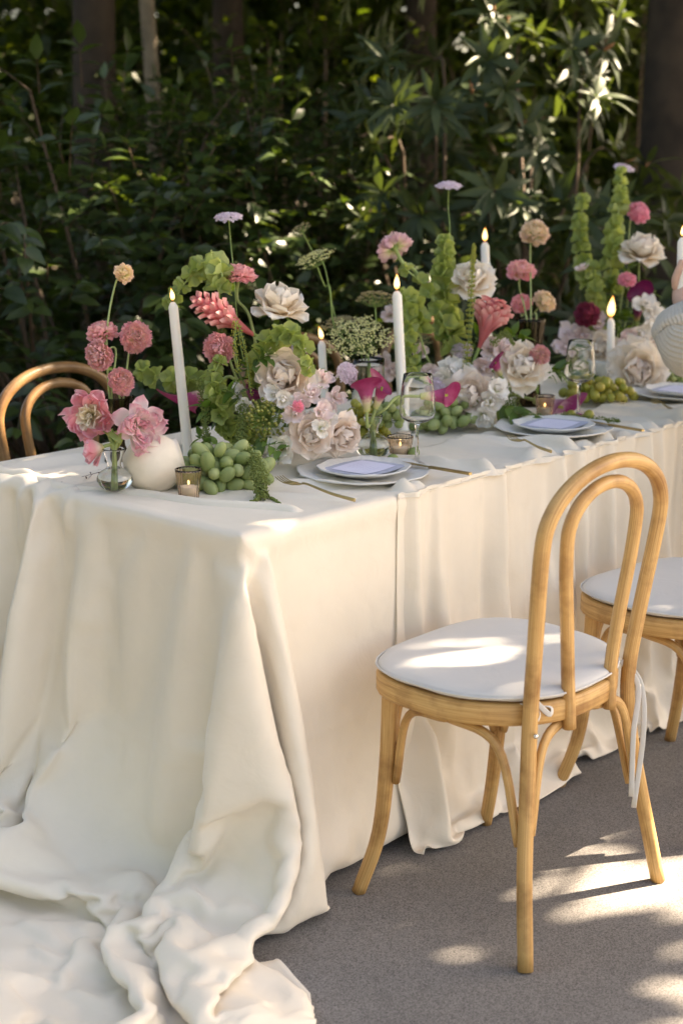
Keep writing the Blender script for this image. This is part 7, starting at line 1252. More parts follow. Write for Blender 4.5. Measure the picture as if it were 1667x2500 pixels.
2,0,-1,0,-1,0,0,1,-2,0,0,0,0,0,0,0,0,0,0,0,1,-1,0,0,-1,7,-2,-3,
0,1,-1,0,0,0,0,0,0,-1,1,0,0,0,0,0,0,0,0,0,-1,1,0,0,0,7,-8,1,
1,-1,1,0,0,-1,0,-1,0,1,-1,0,0,0,0,0,0,0,0,1,0,-1,1,-1,2,-1,-6,6,
7,1,-1,-3,-4,0,0,-2,1,1,0,0,0,0,0,0,0,0,0,-1,0,1,-1,1,0,-2,-4,6,
-8,3,9,9,3,-6,-6,-4,0,0,-1,0,0,0,0,0,0,0,0,0,1,-1,0,-1,9,-11,-8,12,
-2,-5,-6,-3,6,13,10,7,-18,-6,3,0,0,0,0,0,0,0,0,0,-1,0,0,11,9,-11,8,-15,
0,1,-2,-2,-4,-6,-4,0,16,3,-2,0,0,-1,0,0,0,0,0,0,0,0,4,24,-7,8,-11,-17,
3,0,0,-2,-1,0,0,-2,2,2,0,-1,0,1,0,0,0,-1,0,0,0,0,-3,-19,0,1,3,17,
1,1,-1,-1,0,0,0,5,-5,0,0,1,0,-1,0,0,0,1,0,0,0,0,0,-10,-2,2,4,4,
-2,-1,4,2,-3,0,0,-1,1,0,0,0,0,1,0,0,0,0,0,0,0,0,0,-2,-2,1,3,0,
-2,-1,-1,2,6,-3,-1,-3,3,1,0,0,0,0,0,0,0,0,0,0,0,0,0,-2,-2,2,2,-1,
-1,0,-1,0,-2,5,1,-5,3,1,0,-1,0,0,0,0,0,1,0,0,0,0,0,-1,-1,5,0,-3,
0,0,0,0,0,-2,-1,4,1,-3,0,1,1,0,0,0,0,-1,0,0,0,1,-1,0,0,13,-6,1,
0,0,0,0,0,0,7,10,-16,-1,0,1,-1,0,1,0,0,0,0,0,0,-1,1,-1,8,0,6,-21,
2,3,3,1,0,3,-3,-7,-1,0,0,0,0,0,-1,1,0,0,0,0,0,0,-1,0,-5,-5,0,7,
6,0,-6,-4,-2,-5,-2,6,7,3,0,-1,0,0,0,-1,1,0,0,0,0,0,1,-1,-9,-10,7,11,
-3,-2,4,-2,2,2,1,5,-2,-5,1,0,0,0,0,0,-1,1,1,0,0,0,0,5,5,-4,-14,8,
1,3,-2,3,-3,-2,-4,-6,6,5,0,0,0,0,0,0,1,-1,0,0,0,0,6,0,-5,-17,4,6,
4,-4,-1,-2,-1,2,2,-10,9,2,-1,0,0,0,0,0,-1,0,0,1,0,0,-5,-2,1,12,-1,-4,
-3,4,6,5,0,-7,-3,-3,2,-2,0,0,0,0,0,0,0,0,-1,-1,1,0,-1,-1,-1,16,-3,8,
-7,-3,-2,2,13,14,6,4,-25,-3,0,0,-1,0,0,0,0,0,1,0,-1,0,-1,0,-3,-1,4,-14,
1,-1,0,-6,-10,-5,1,9,10,0,0,0,1,0,0,-1,0,0,-1,0,0,0,0,0,0,-18,36,-8,
4,1,-5,1,0,-2,-4,-9,11,4,-1,0,0,0,0,1,0,0,0,0,0,0,0,-1,1,6,-12,0,
-1,2,3,2,-1,0,1,3,-9,-2,1,0,0,0,0,0,0,0,0,0,-1,0,0,0,10,-1,-12,5,
-3,-2,0,-1,2,0,1,5,-3,-2,2,0,0,0,0,0,-1,0,0,0,1,0,0,0,5,13,-10,-7,
-1,-1,0,1,0,0,-2,-6,8,3,-2,0,0,-1,0,0,1,0,0,0,0,0,0,-1,0,-13,3,11,
0,0,0,0,0,0,0,-3,3,0,-1,0,0,1,0,0,0,0,-1,0,0,0,0,2,-12,2,0,9,
0,0,1,0,0,0,2,9,-10,-5,1,0,0,0,0,0,0,0,1,0,-1,0,0,-1,-4,-6,12,3,
5,4,3,2,1,1,-2,-5,-10,1,0,0,0,0,0,-1,0,0,0,0,1,0,0,0,0,-2,6,1,
3,-3,-6,-5,-3,-3,0,-2,17,4,0,-1,0,0,0,1,0,0,0,0,0,0,0,0,3,-2,-8,-2,
-8,-1,3,2,2,2,0,0,1,-1,0,1,-1,0,0,0,0,0,0,0,0,0,0,1,1,0,1,-2,
0,1,-2,1,0,0,1,7,-7,-2,1,-1,1,0,0,0,0,0,0,0,0,0,0,0,2,0,11,4,
3,2,-1,-3,-1,1,4,-4,-1,0,0,1,0,0,0,0,0,0,-1,0,0,0,0,2,1,1,-8,-9,
5,-1,-1,0,-2,-2,-5,-5,12,2,-1,-1,0,0,0,0,0,0,1,0,0,0,0,0,4,6,-21,3,
4,2,3,2,-1,-1,-1,0,-6,-3,0,1,0,0,0,0,0,0,0,0,0,0,7,3,10,1,-7,-1,
-9,-3,2,-1,5,4,4,9,-12,1,0,0,0,0,0,0,0,0,0,0,0,1,-5,-2,9,-4,-1,-11,
3,-1,-6,1,-2,-2,-3,-8,16,3,0,0,0,0,0,0,0,0,0,0,0,0,-2,0,-25,4,9,14,
-4,3,7,1,1,-2,-3,-1,-1,0,0,0,0,0,0,0,0,0,0,1,1,0,1,-1,-1,-6,3,1,
-2,-3,-2,-1,0,2,13,6,-12,0,0,0,0,0,1,0,0,0,0,3,0,0,0,-1,7,-5,-9,3,
0,0,-1,1,0,0,-10,-1,12,-2,1,1,0,0,-1,0,1,0,0,-4,0,0,4,3,-8,-2,18,-5,
0,0,0,0,0,0,0,-5,3,3,-1,-1,0,0,0,0,-1,0,0,0,0,1,-1,1,4,4,-5,-8,
1,0,1,-2,0,0,0,3,-3,-1,0,0,0,0,0,0,-1,0,1,0,4,4,3,3,2,0,-14,-2,
4,2,1,1,0,1,0,1,-10,-2,1,0,0,0,0,0,0,0,-1,2,0,2,1,-1,-1,-1,-5,4,
-4,-2,-1,-1,-1,-1,0,-3,12,3,-1,0,-1,0,0,0,1,0,0,-2,-5,-6,-2,-1,-1,-1,21,-4,
-1,0,-1,2,1,0,0,0,1,-2,0,-1,1,0,0,0,0,0,0,0,0,-2,-4,-4,0,0,19,3,
0,0,1,-1,0,0,5,10,-13,-3,0,1,0,0,0,0,0,0,0,-1,0,0,-2,0,-6,10,-5,-7,
1,3,0,0,4,7,0,-3,-9,-4,1,0,-1,0,0,0,0,0,0,1,0,0,0,-1,0,5,-5,1,
6,1,2,2,-5,-12,-7,3,5,6,-1,0,1,0,0,0,0,0,0,0,0,1,1,-1,-2,-12,-4,16,
2,-2,-6,-5,-2,3,2,-6,13,2,0,0,0,0,0,0,0,0,0,0,0,-1,0,0,3,1,3,-2,
-5,-2,2,2,2,2,0,-5,4,1,0,0,0,0,0,0,0,0,1,0,0,0,0,0,1,-1,-11,28,
3,2,0,0,0,-2,0,1,-2,-1,0,0,0,0,0,1,0,0,-1,1,0,0,1,1,-2,19,7,-34,
-4,0,3,2,2,3,2,8,-13,-5,1,2,0,0,1,-1,0,1,0,-1,1,0,-2,2,15,-4,-4,-27,
0,-2,-3,-2,-1,-1,-2,-5,12,5,-1,-2,0,0,0,0,0,-1,0,1,-1,0,0,-2,-7,-14,-2,31,
1,3,3,1,-3,-4,-1,-4,3,1,0,0,0,0,-1,0,0,0,0,-1,0,0,1,1,-3,3,-3,5,
-4,-2,-1,2,8,7,2,0,-11,-2,0,0,0,0,0,0,0,0,0,0,0,1,5,6,3,-6,4,-18,
0,-1,-1,-1,-6,-3,-1,8,5,-3,2,0,0,0,0,0,0,0,0,0,-1,2,11,0,1,2,-15,1,
1,1,-1,-1,1,0,0,-8,6,3,-2,0,0,0,-1,0,0,0,0,0,0,-2,-11,0,0,1,26,-12,
4,2,1,-2,1,1,3,7,-16,-4,0,0,0,0,1,0,0,0,0,0,0,-1,-5,0,0,4,-2,6,
4,0,2,3,-2,-1,-2,4,-8,-1,0,0,0,0,0,0,0,0,0,-1,1,0,0,-3,0,0,-3,7,
-5,-1,-3,-2,0,-1,0,0,8,5,0,0,0,0,0,0,0,0,0,0,0,0,0,-3,-1,0,-1,4,
-3,-2,1,1,1,1,-1,-9,12,0,0,0,0,0,0,0,0,0,0,0,0,1,-1,-1,-3,9,1,-9,
-1,0,0,1,0,0,0,-2,1,2,0,-1,0,0,0,0,0,0,0,1,0,-1,0,-1,1,5,8,3,
0,0,0,0,0,0,0,1,0,-2,0,1,0,0,0,0,-1,0,0,0,0,0,0,-1,4,7,-5,-19,
0,0,1,-1,0,0,3,8,-10,-1,0,0,0,-1,0,0,1,0,0,0,0,0,-1,0,5,4,-13,7,
2,2,0,0,1,3,1,-6,-2,-2,1,0,0,1,0,0,0,0,0,0,0,0,1,-1,7,-9,-11,19,
5,0,-1,0,-4,-5,-6,-1,10,4,-1,0,0,0,0,0,0,0,0,0,0,0,0,2,-16,1,4,5,
4,-1,-3,-4,0,1,2,-2,3,1,0,0,0,0,0,0,0,0,0,0,0,0,1,0,-3,-12,4,11,
-3,3,5,4,2,0,-4,1,-6,-2,0,0,0,0,0,0,0,0,0,1,1,0,0,0,-1,-8,28,-9,
-7,-1,-1,1,1,6,13,5,-13,-7,2,2,0,0,0,0,0,0,2,0,0,1,0,1,-3,19,-21,-18,
-1,-3,-1,0,0,-6,-6,5,11,4,0,-2,0,0,0,0,0,0,-2,-2,1,4,3,0,1,-3,-19,15,
0,0,0,0,0,1,-3,-10,10,4,-2,0,0,0,0,0,0,0,0,1,-2,-5,-1,2,2,-11,14,0,
1,0,0,-1,0,0,0,-1,0,1,0,0,0,0,0,0,0,0,-1,0,0,0,-2,-3,1,-11,27,-11,
3,1,-2,-1,-1,-1,0,4,-2,-1,0,0,0,-1,0,0,0,0,1,0,0,0,0,0,-1,17,-17,1,
2,1,3,1,1,2,0,0,-10,-1,0,0,0,1,0,0,0,0,0,0,0,0,-1,0,10,17,-12,-14,
-3,-1,-1,-1,-2,0,4,5,0,-2,1,0,0,0,0,0,0,0,-1,0,0,0,2,5,11,-4,-2,-9,
-3,0,-1,2,2,-1,-4,-4,7,4,-1,0,0,-1,0,0,0,0,1,0,0,0,-1,-2,8,-20,11,6,
0,-1,1,0,0,0,0,-5,5,0,0,0,0,1,0,0,0,0,-1,0,0,0,0,0,-20,5,10,5,
0,0,0,0,0,0,0,0,1,-2,0,0,0,0,0,0,0,0,1,0,0,1,2,0,-7,-7,4,2,
0,0,0,0,0,0,2,8,-8,-4,0,1,-1,0,0,0,0,0,0,0,1,5,2,-1,0,-9,-17,24,
0,2,2,-2,1,5,7,-3,-13,1,0,-1,1,0,0,-1,0,0,0,2,0,-5,-1,4,-1,0,-3,7,
5,2,-2,4,-1,-5,-14,-4,12,4,0,0,0,0,-1,1,0,0,0,-2,-1,0,-1,-3,3,7,-1,2,
3,-2,-2,-6,-3,-1,5,-1,6,1,0,0,0,0,1,0,-1,0,0,0,0,0,-1,0,4,2,-6,-9,
0,-1,0,2,0,0,0,6,-5,-3,0,0,0,0,0,0,1,0,-1,0,0,-1,4,9,2,3,-8,-8,
-5,1,2,0,3,1,1,2,-5,-1,1,0,0,0,0,-1,0,0,1,0,0,5,-1,-7,-7,5,16,-11,
-3,-1,0,1,0,0,-1,-6,9,3,-1,0,-1,0,0,1,0,0,0,0,1,-4,-2,-2,2,-2,8,-2,
3,-1,-1,-1,0,0,0,-2,2,0,0,0,1,0,0,0,0,0,0,1,-1,0,-2,0,-1,3,-11,10,
5,2,0,-2,-4,-1,0,1,0,0,0,0,0,0,0,0,0,0,0,-1,1,-1,0,-2,0,4,-12,10,
-3,2,3,4,5,-2,-4,6,-10,-2,1,0,0,0,1,0,0,0,0,1,-1,0,0,-2,-1,-7,13,-4,
-4,-3,0,-3,-1,6,8,6,-6,-5,0,3,0,0,-1,1,0,0,0,-1,1,0,0,0,-5,-11,8,7,
-1,-1,-2,3,0,-3,-5,-3,10,3,0,-3,1,0,0,-1,1,0,0,0,-1,0,-1,0,1,-6,8,2,
0,0,0,0,0,0,1,-9,5,4,-1,0,-1,0,0,0,-1,0,0,0,0,1,0,0,0,1,13,-4,
0,0,0,0,0,0,0,0,-1,-1,0,0,0,0,0,0,0,0,0,0,0,-1,0,0,-1,9,8,4,
0,1,0,-1,0,0,0,9,-11,-3,3,0,-1,0,0,0,0,0,0,0,0,0,0,0,-1,16,-25,-9,
2,2,-3,-1,0,0,2,4,-7,-2,-1,2,1,0,0,0,-1,0,0,0,0,0,0,0,1,-9,-3,7]
PA = draped(DRAPE, 78, 80)
G = finer(PA, 78, 80, 3)
table_edge(G, 0); table_edge(G, 1)
out = np.clip((-G[..., 0] - 0.05) / 0.14, 0, 1) * np.clip((0.50 - G[..., 2]) / 0.2, 0, 1)
G[..., 2] *= 1 - 0.48 * out                                                             # the heap on the ground sinks under its own weight
low = np.clip((0.55 - G[..., 2]) / 0.45, 0, 1)                                        # the end that trails to the front is drawn in a little
G[..., 1] = np.where(G[..., 1] < -0.33, G[..., 1] + (-0.33 - G[..., 1]) * 0.6 * low, G[..., 1])
X, Y, Z = G[..., 0].copy(), G[..., 1].copy(), G[..., 2].copy()
lying = np.clip((0.26 - Z) / 0.2, 0, 1) * np.clip((0.04 - X) / 0.12, 0, 1)        # the part that lies on the ground
w1 = noise_grid(G, 1.9); w2 = noise_grid(G, 2.2, 9.0); w3 = noise_grid(G, 7.0, 4.0)
f1 = np.abs(np.sin(8.5 * (Y + 0.35 * X) + 3.6 * w1)); f2 = np.abs(np.sin(9.0 * (X * 0.8 - Y * 0.45) + 3.8 * w2 + 1.0))
fold = 0.001 * (1 - f1) ** 2.0 * np.clip(0.45 + 1.6 * w2, 0, 1) + 0.001 * (1 - f2) ** 2.2 * np.clip(0.30 - 1.8 * w1, 0, 1)
G = ruffled(G, np.abs(lying * fold) * 1.0 + 0.0008 * (0.5 - np.abs(w3)))
soft = G.copy()
for k in range(7):                                                                     # thin cloth breaks into sharper folds than it settled in
    e = np.pad(soft, ((1, 1), (1, 1), (0, 0)), 'edge')
    soft = (e[:-2, 1:-1] + e[2:, 1:-1] + e[1:-1, :-2] + e[1:-1, 2:]) / 4
G = G + (G - soft) * (0.35 * np.clip((0.40 - Z) / 0.25, 0, 1) * np.clip((0.10 - X) / 0.1, 0, 1))[..., None]
G[..., 2] = np.maximum(G[..., 2], 0.004)
ii = np.arange(G.shape[0])[:, None] / 3.0; jj = np.arange(G.shape[1])[None, :] / 3.0
iron = np.exp(-((ii - 41.0) / 0.28) ** 2) + np.exp(-((jj - 12.0) / 0.28) ** 2) + np.exp(-((ii - 21.0) / 0.28) ** 2) + np.exp(-((jj - 47.0) / 0.28) ** 2)
G = ruffled(G, 0.0016 * iron)                                                          # lines left by the iron
G = hang(G)
cloth_object('tablecloth', G.reshape(-1, 3), G.shape[0], G.shape[1], M['cloth'], 'smooth cream tablecloth over the near table end, pooling in folds on the ground', sub=0)
PB = draped(PLEATS, 104, 28)
G = PB.reshape(104, 28, 3).copy()                   # the pleats stand out a little more than the cloth settled
for j in range(28):
    for ax_ in (1, 2):
        if (ax_ == 1 and j > 10) or (ax_ == 2 and 3 < j <= 10):
            row = G[:, j, ax_].copy()
            pad = np.concatenate([row[:1].repeat(8), row, row[-1:].repeat(8)])
            mean = np.convolve(pad, np.ones(17) / 17, 'valid')
            G[:, j, ax_] = np.minimum(mean + (2.1 - 1.0 * max(0, j - 16) / 11) * (row - mean), -0.008) if ax_ == 1 else np.maximum(mean + 1.5 * (row - mean), TH + 0.006)
flare = np.clip((0.42 - G[..., 2]) / 0.3, 0, 1)
G[..., 1] = np.where(G[..., 1] < -0.06, -0.06 + (G[..., 1] + 0.06) * (1 - 0.45 * flare), G[..., 1])
G = finer(G.reshape(-1, 3), 104, 28, 4)
table_edge(G, 1, 0.03, 0.6)
w3 = noise_grid(G, 9.0, 4.0)
jj = np.arange(G.shape[1])[None, :] / 4.0
G = ruffled(G, 0.0015 * (0.5 - np.abs(w3)) + 0.0016 * np.exp(-((jj - 22.0) / 0.25) ** 2))
G = hang(G)
cloth_object('tablecloth', G.reshape(-1, 3), G.shape[0], G.shape[1], M['cloth'], 'pleated cream tablecloth hanging behind the front chairs', sub=0)

# cloth along the middle of the table, pushed into folds
nu, nv = 210, 66
P = []
rr = random.Random(5)
ridges = [(0.25, 0.80, -0.25, 0.22, 0.03, 0.024), (0.20, 0.70, -0.30, 0.20, 0.022, 0.018), (0.30, 0.60, -0.2, 0.22, 0.02, 0.014), (0.16, 0.52, -0.35, 0.12, 0.018, 0.014), (0.36, 0.45, -0.6, 0.18, 0.02, 0.014),
          (0.42, 0.20, -0.75, 0.14, 0.017, 0.016), (0.34, 0.10, -0.9, 0.10, 0.014, 0.012), (0.48, 0.10, -1.1, 0.12, 0.016, 0.013), (0.55, 0.33, -0.4, 0.16, 0.018, 0.014), (0.27, 0.22, -1.0, 0.10, 0.014, 0.008)]
for k in range(52):
    x = rr.uniform(0.6, 4.2); y = rr.uniform(0.2, 0.95)
    ridges.append((x, y, rr.uniform(-0.7, 0.4), rr.uniform(0.08, 0.25), rr.uniform(0.011, 0.024), rr.uniform(0.007, 0.017)))
for i in range(nu):
    for j in range(nv):
        y = 0.035 + 1.34 * j / (nv - 1)
        xl = 0.20 - 0.33 * min(y, 0.58) + 0.012 * math.sin(y * 19)
        x = xl + (4.32 - xl) * (i / (nu - 1)) ** 1.25
        z = TH + 0.012 if x < 0.52 else TH + 0.004
        if x < 0.60: z = TH + 0.004 + 0.008 * min(1.0, max(0.0, (0.60 - x) / 0.1))
        z += 0.014 * math.exp(-((x - xl - 0.016) / 0.013) ** 2) * (1 if y < 0.9 else 0)
        if i == 0: z = TH + 0.0085
        if j == 0: z = TH + 0.0085 if x < 0.5 else TH + 0.003
        near = 1.0 if (y > 0.30 or x < 0.44) else max(0.0, 1 - (x - 0.44) / 0.04) * 1.0
        for (rx, ry, ra, rl, rw, rh) in ridges:
            if abs(x - rx) > rl * 2.2 or abs(y - ry) > rl * 2.2: continue
            ca, sa = math.cos(ra), math.sin(ra)
            u = (x - rx) * ca + (y - ry) * sa; w = -(x - rx) * sa + (y - ry) * ca + 0.02 * math.sin(u * 14)
            z += near * rh * math.exp(-(u / rl) ** 2 - (w / rw) ** 2)
        if y > TW + 0.015:
            d = y - TW - 0.015
            q = TH + 0.008 + (z - TH - 0.008) * max(0, 1 - d * 8)
            P.append((x, TW + 0.030 + 0.03 * math.sin(x * 21 + math.sin(x * 5) * 2) * min(1, d * 5) + 0.03 * d, q - d * 1.9))
        else:
            P.append((x, y, z))
cloth_object('table_runner', np.array(P), nu, nv, M['cloth'], 'cream cloth rumpled in folds along the middle of the table', 'table runner')

# ================================================================== chairs
def ring_path(fn, n):
    return [Vector(fn(2 * PI * i / n)) for i in range(n)]

def seat_outline(s=1.0, n=56):
    out = []
    for i in range(n):
        a = 2 * PI * i / n
        c, q = math.cos(a), math.sin(a)
        e = 3.4 if q > 0 else 2.7
        R = 1.0 / ((abs(c) ** e + abs(q) ** e) ** (1 / e))
        x, y = c * R * 0.250, q * R * (0.238 if q > 0 else 0.208)
        x *= 1.0 - 0.20 * max(0.0, -y / 0.208) ** 1.5 + 0.02 * (y / 0.23)
        out.append((x * s, y * s))
    return out

def closed_strip(mb, outline, prof):
    """sweeps a small cross-section (offset outwards, z) round an outline"""
    n = len(outline); m = len(prof); v = []; uv = []; L = 0.0
    for i in range(n):
        x, y = outline[i]; px, py = outline[i - 1]; qx, qy = outline[(i + 1) % n]
        t = Vector((qx - px, qy - py)).normalized(); nx, ny = t.y, -t.x
        L += math.hypot(x - px, y - py)
        for k, (o, z) in enumerate(prof):
            v.append((x + nx * o, y + ny * o, z)); uv.append((k / m, L))
    f = [(i * m + k, ((i + 1) % n) * m + k, ((i + 1) % n) * m + (k + 1) % m, i * m + (k + 1) % m) for i in range(n) for k in range(m)]
    mb.add(v, f, uv)

def make_chair(wood):
    """local frame: seat centre over the origin, the sitter faces +Y; returns a list of (part name, mesh, material, sub-parts)"""
    parts = []
    mb = MB(); closed_strip(mb, seat_outline(1.0), [(-0.03, 0.405), (-0.002, 0.403), (0.0, 0.407), (0.0, 0.443), (-0.004, 0.448), (-0.03, 0.446)])
    parts.append(('seat_rail', mb.mesh('seat_rail'), wood))
    mb = MB(); o = seat_outline(0.9); mb.add([(x, y, 0.44) for x, y in o] + [(x, y, 0.43) for x, y in o], [tuple(range(len(o))), tuple(range(2 * len(o) - 1, len(o) - 1, -1))])
    parts.append(('seat_panel', mb.mesh('seat_panel', False), wood))
    # back legs and outer hoop are one bent stick
    side = [(0.252, -0.235, 0.0), (0.222, -0.205, 0.16), (0.188, -0.182, 0.32), (0.180, -0.178, 0.43), (0.190, -0.190, 0.56), (0.206, -0.206, 0.70), (0.212, -0.215, 0.78)]
    arc = [(0.212 * math.cos(a), -0.215 - 0.012 * math.sin(a), 0.78 + 0.138 * math.sin(a) ** 0.9 if a else 0.78) for a in [PI * k / 12 for k in range(1, 12)]]
    pts = [side[0]] + side[1:] + arc + [(-x, y, z) for x, y, z in side[::-1]]
    mb = MB(); tube(mb, spline(pts, 5), 0.0158, 14); parts.append(('back_hoop', mb.mesh('back_hoop'), wood))
    ins = [(0.074, -0.200, 0.385), (0.078, -0.196, 0.47), (0.094, -0.200, 0.58), (0.116, -0.207, 0.70), (0.124, -0.212, 0.78)]
    arc = [(0.124 * math.cos(a), -0.212 - 0.008 * math.sin(a), 0.78 + 0.096 * math.sin(a) ** 0.9) for a in [PI * k / 10 for k in range(1, 10)]]
    pts = ins + arc + [(-x, y, z) for x, y, z in ins[::-1]]
    mb = MB(); tube(mb, spline(pts, 5), 0.0138, 12); parts.append(('inner_hoop', mb.mesh('inner_hoop'), wood))
    for s in (-1, 1):
        p = spline([(s * 0.200, 0.160, 0.405), (s * 0.201, 0.168, 0.26), (s * 0.206, 0.186, 0.12), (s * 0.230, 0.222, 0.0)], 7)
        mb = MB(); tube(mb, p, lambda t: 0.0185 - 0.0035 * t, 14); parts.append(('front_leg', mb.mesh('front_leg'), wood))
    # curved braces under the seat: two at each leg
    def brace(a, b, c, nm='brace'):
        mb = MB(); tube(mb, spline([a, Vector(a).lerp(Vector(c), 0.55).lerp(Vector(b), 0.62), c], 7), 0.0105, 8, flat=0.8); parts.append((nm, mb.mesh('brace'), wood))
    for s in (-1, 1):
        fl = (s * 0.193, 0.150, 0.23)
        brace(fl, (s * 0.200, 0.135, 0.40), (s * 0.222, -0.005, 0.397))
        brace((s * 0.184, 0.172, 0.23), (s * 0.17, 0.180, 0.40), (s * 0.02, 0.195, 0.397))
        brace((s * 0.206, -0.178, 0.20), (s * 0.195, -0.14, 0.40), (s * 0.215, 0.005, 0.397))
        brace((s * 0.192, -0.196, 0.22), (s * 0.165, -0.186, 0.40), (s * 0.04, -0.180, 0.397))
        for (x, y, z) in ((s * 0.19, -0.199, 0.40), (s * 0.190, 0.148, 0.305)):
            mb = MB(); mb.add([Vector((x, y, z)) + q * 0.0055 for q in ICO1[0]], ICO1[1]); parts.append(('screw', mb.mesh('screw'), M['steel']))
    return parts

def cushion_parts():
    parts = []
    n = 56; v = []; f = []; rings = [(0.0, 0.0), (0.35, 0.002), (0.7, 0.001), (0.9, -0.001), (0.97, -0.005), (1.0, -0.012), (0.97, -0.019), (0.85, -0.021)]
    out = seat_outline(1.0, n)
    for (s, z) in rings[1:]:
        for i, (x, y) in enumerate(out):
            v.append((x * s, y * s, 0.472 + z + 0.0025 * noise.noise(Vector((x * 14 * s, y * 14 * s, 1)))))
    for k in range(len(rings) - 2):
        for i in range(n):
            f.append((k * n + i, (k + 1) * n + i, (k + 1) * n + (i + 1) % n, k * n + (i + 1) % n))
    f.append(tuple(range(n)))
    mb = MB(); mb.add(v, f); parts.append(('cover', mb.mesh('cover'), M['cushion']))
    mb = MB(); o = [Vector((x * 1.003, y * 1.003, 0.4615)) for x, y in out]; tube(mb, o + [o[0]], 0.0022, 6, cap=False); parts.append(('piping', mb.mesh('piping'), M['cushion']))
    for s in (-1, 1):
        for k in (0, 1):
            x0 = s * 0.165 + k * 0.012
            pts = [(x0, -0.168, 0.455), (x0 + s * 0.02, -0.2, 0.40), (x0 + 0.012 * k, -0.206 - 0.01 * k, 0.30), (x0 + 0.004, -0.206, 0.155 - 0.03 * k)]
            if s < 0: pts = [(x0, -0.168, 0.455), (x0 - 0.008 + k * 0.03, -0.190, 0.425), (x0 + 0.004 + k * 0.025, -0.185, 0.44), (x0 - 0.01, -0.150, 0.45)]
            mb = MB(); tube(mb, spline(pts, 6), 0.0058, 8, flat=0.14); parts.append(('tie', mb.mesh('tie'), M['cushion']))
    return parts

def long_legs(parts):
    for nm, me, mat in parts:
        for v in me.vertices:
            if v.co.z < 0.40: v.co.z += FLOOR * (0.40 - v.co.z) / 0.40
    return parts
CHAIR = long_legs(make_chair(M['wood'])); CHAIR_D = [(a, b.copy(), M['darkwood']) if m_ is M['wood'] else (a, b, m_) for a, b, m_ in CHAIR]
CUSH = cushion_parts()
def place_parts(root, parts, mx):
    for nm, me, mat in parts:
        o = bpy.data.objects.new(nm, me); COL.objects.link(o)
        if not me.materials: me.materials.append(mat)
        o.parent = root
    root.matrix_basis = mx
    return root

def chair(x, y, rot, label, parts=CHAIR, cushion=None):
    mx = Matrix.Translation((x, y, 0)) @ Matrix.Rotation(rot, 4, 'Z')
    r = place_parts(thing('bentwood_chair', label, 'chair', (x, y, FLOOR), 'bentwood chairs round the table'), parts, mx)
    if cushion:
        place_parts(thing('seat_cushion', cushion, 'cushion', (x, y, 0), 'white seat cushions'), CUSH, mx)
    return r

chair(0.450, -0.338, 0.0, 'honey bentwood chair with double hoop back standing in front of the cloth', CHAIR, 'white canvas cushion tied to the whole chair in front')
chair(1.185, -0.37, -0.12, 'honey bentwood chair cut by the frame, beside the whole front chair', CHAIR, 'white sunlit cushion on the chair cut by the frame')
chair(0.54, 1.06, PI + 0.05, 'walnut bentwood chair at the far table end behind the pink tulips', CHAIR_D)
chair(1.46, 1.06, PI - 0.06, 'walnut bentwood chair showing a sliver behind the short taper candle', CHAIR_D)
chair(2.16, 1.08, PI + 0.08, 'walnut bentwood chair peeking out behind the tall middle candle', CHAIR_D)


# ================================================================== things on the table
M['ceramic'] = plain('white glazed stoneware', (0.78, 0.77, 0.74), 0.28, noise_amt=0.02, noise_scale=40)
M['bisque'] = plain('cream unglazed pot', (0.78, 0.70, 0.58), 0.6, noise_amt=0.04, noise_scale=30, bump=0.2, bump_scale=120)
M['travertine'] = plain('pale stone', (0.62, 0.53, 0.43), 0.7, noise_amt=0.15, noise_scale=80, bump=0.3)
M['wax'] = plain('white wax', (0.90, 0.85, 0.76), 0.42, sss=0.25)
M['wick'] = plain('burnt wick', (0.03, 0.02, 0.015), 0.9)
M['flame'] = emit_mat('candle flame', (1.0, 0.32, 0.04), (1.0, 0.72, 0.34), 0.42)
M['gold'] = plain('brushed brass', (0.52, 0.40, 0.20), 0.33, 1.0, noise_amt=0.08, noise_scale=60)
M['clear'] = glass_mat('clear glass', (1.0, 1.0, 0.995), 0.0, 1.36)
M['smoke'] = glass_mat('smoked glass', (0.50, 0.45, 0.38))
M['amber'] = glass_mat('amber glass', (0.99, 0.93, 0.87))
M['water'] = glass_mat('water', (0.97, 0.98, 0.96), 0.0, 1.33)
M['card'] = plain('lavender paper', (0.66, 0.67, 0.82), 0.8)
M['paper_border'] = plain('slate paper', (0.41, 0.44, 0.55), 0.86, noise_amt=0.1, noise_scale=110.0)
M['ink'] = plain('grey ink', (0.40, 0.41, 0.56), 0.8)
M['grape'] = leaf_mat('green grape', (0.30, 0.38, 0.14), (0.47, 0.53, 0.24), 0.30, 0.46, (1.3, 1.3, 0.8))
M['ygrape'] = leaf_mat('golden grape', (0.40, 0.42, 0.07), (0.58, 0.50, 0.12), 0.32, 0.30, (1.3, 1.2, 0.7))
M['stem'] = plain('green stem', (0.20, 0.29, 0.07), 0.5, noise_amt=0.2, noise_scale=40)
M['palestem'] = plain('pale green stem', (0.32, 0.40, 0.14), 0.5, noise_amt=0.15, noise_scale=40)
M['darkstem'] = plain('dark red stem', (0.10, 0.03, 0.03), 0.6)
M['leaf'] = leaf_mat('florist leaf', (0.07, 0.14, 0.03), (0.16, 0.26, 0.06), 0.35, 0.4)
M['darkred'] = leaf_mat('dark red leaflet', (0.06, 0.015, 0.02), (0.12, 0.03, 0.035), 0.1, 0.6)
M['bell'] = leaf_mat('green bell calyx', (0.27, 0.34, 0.12), (0.50, 0.56, 0.25), 0.45, 0.45, (1.5, 1.5, 0.8))
M['tassel'] = leaf_mat('amaranth', (0.17, 0.22, 0.05), (0.30, 0.36, 0.11), 0.2, 0.7)
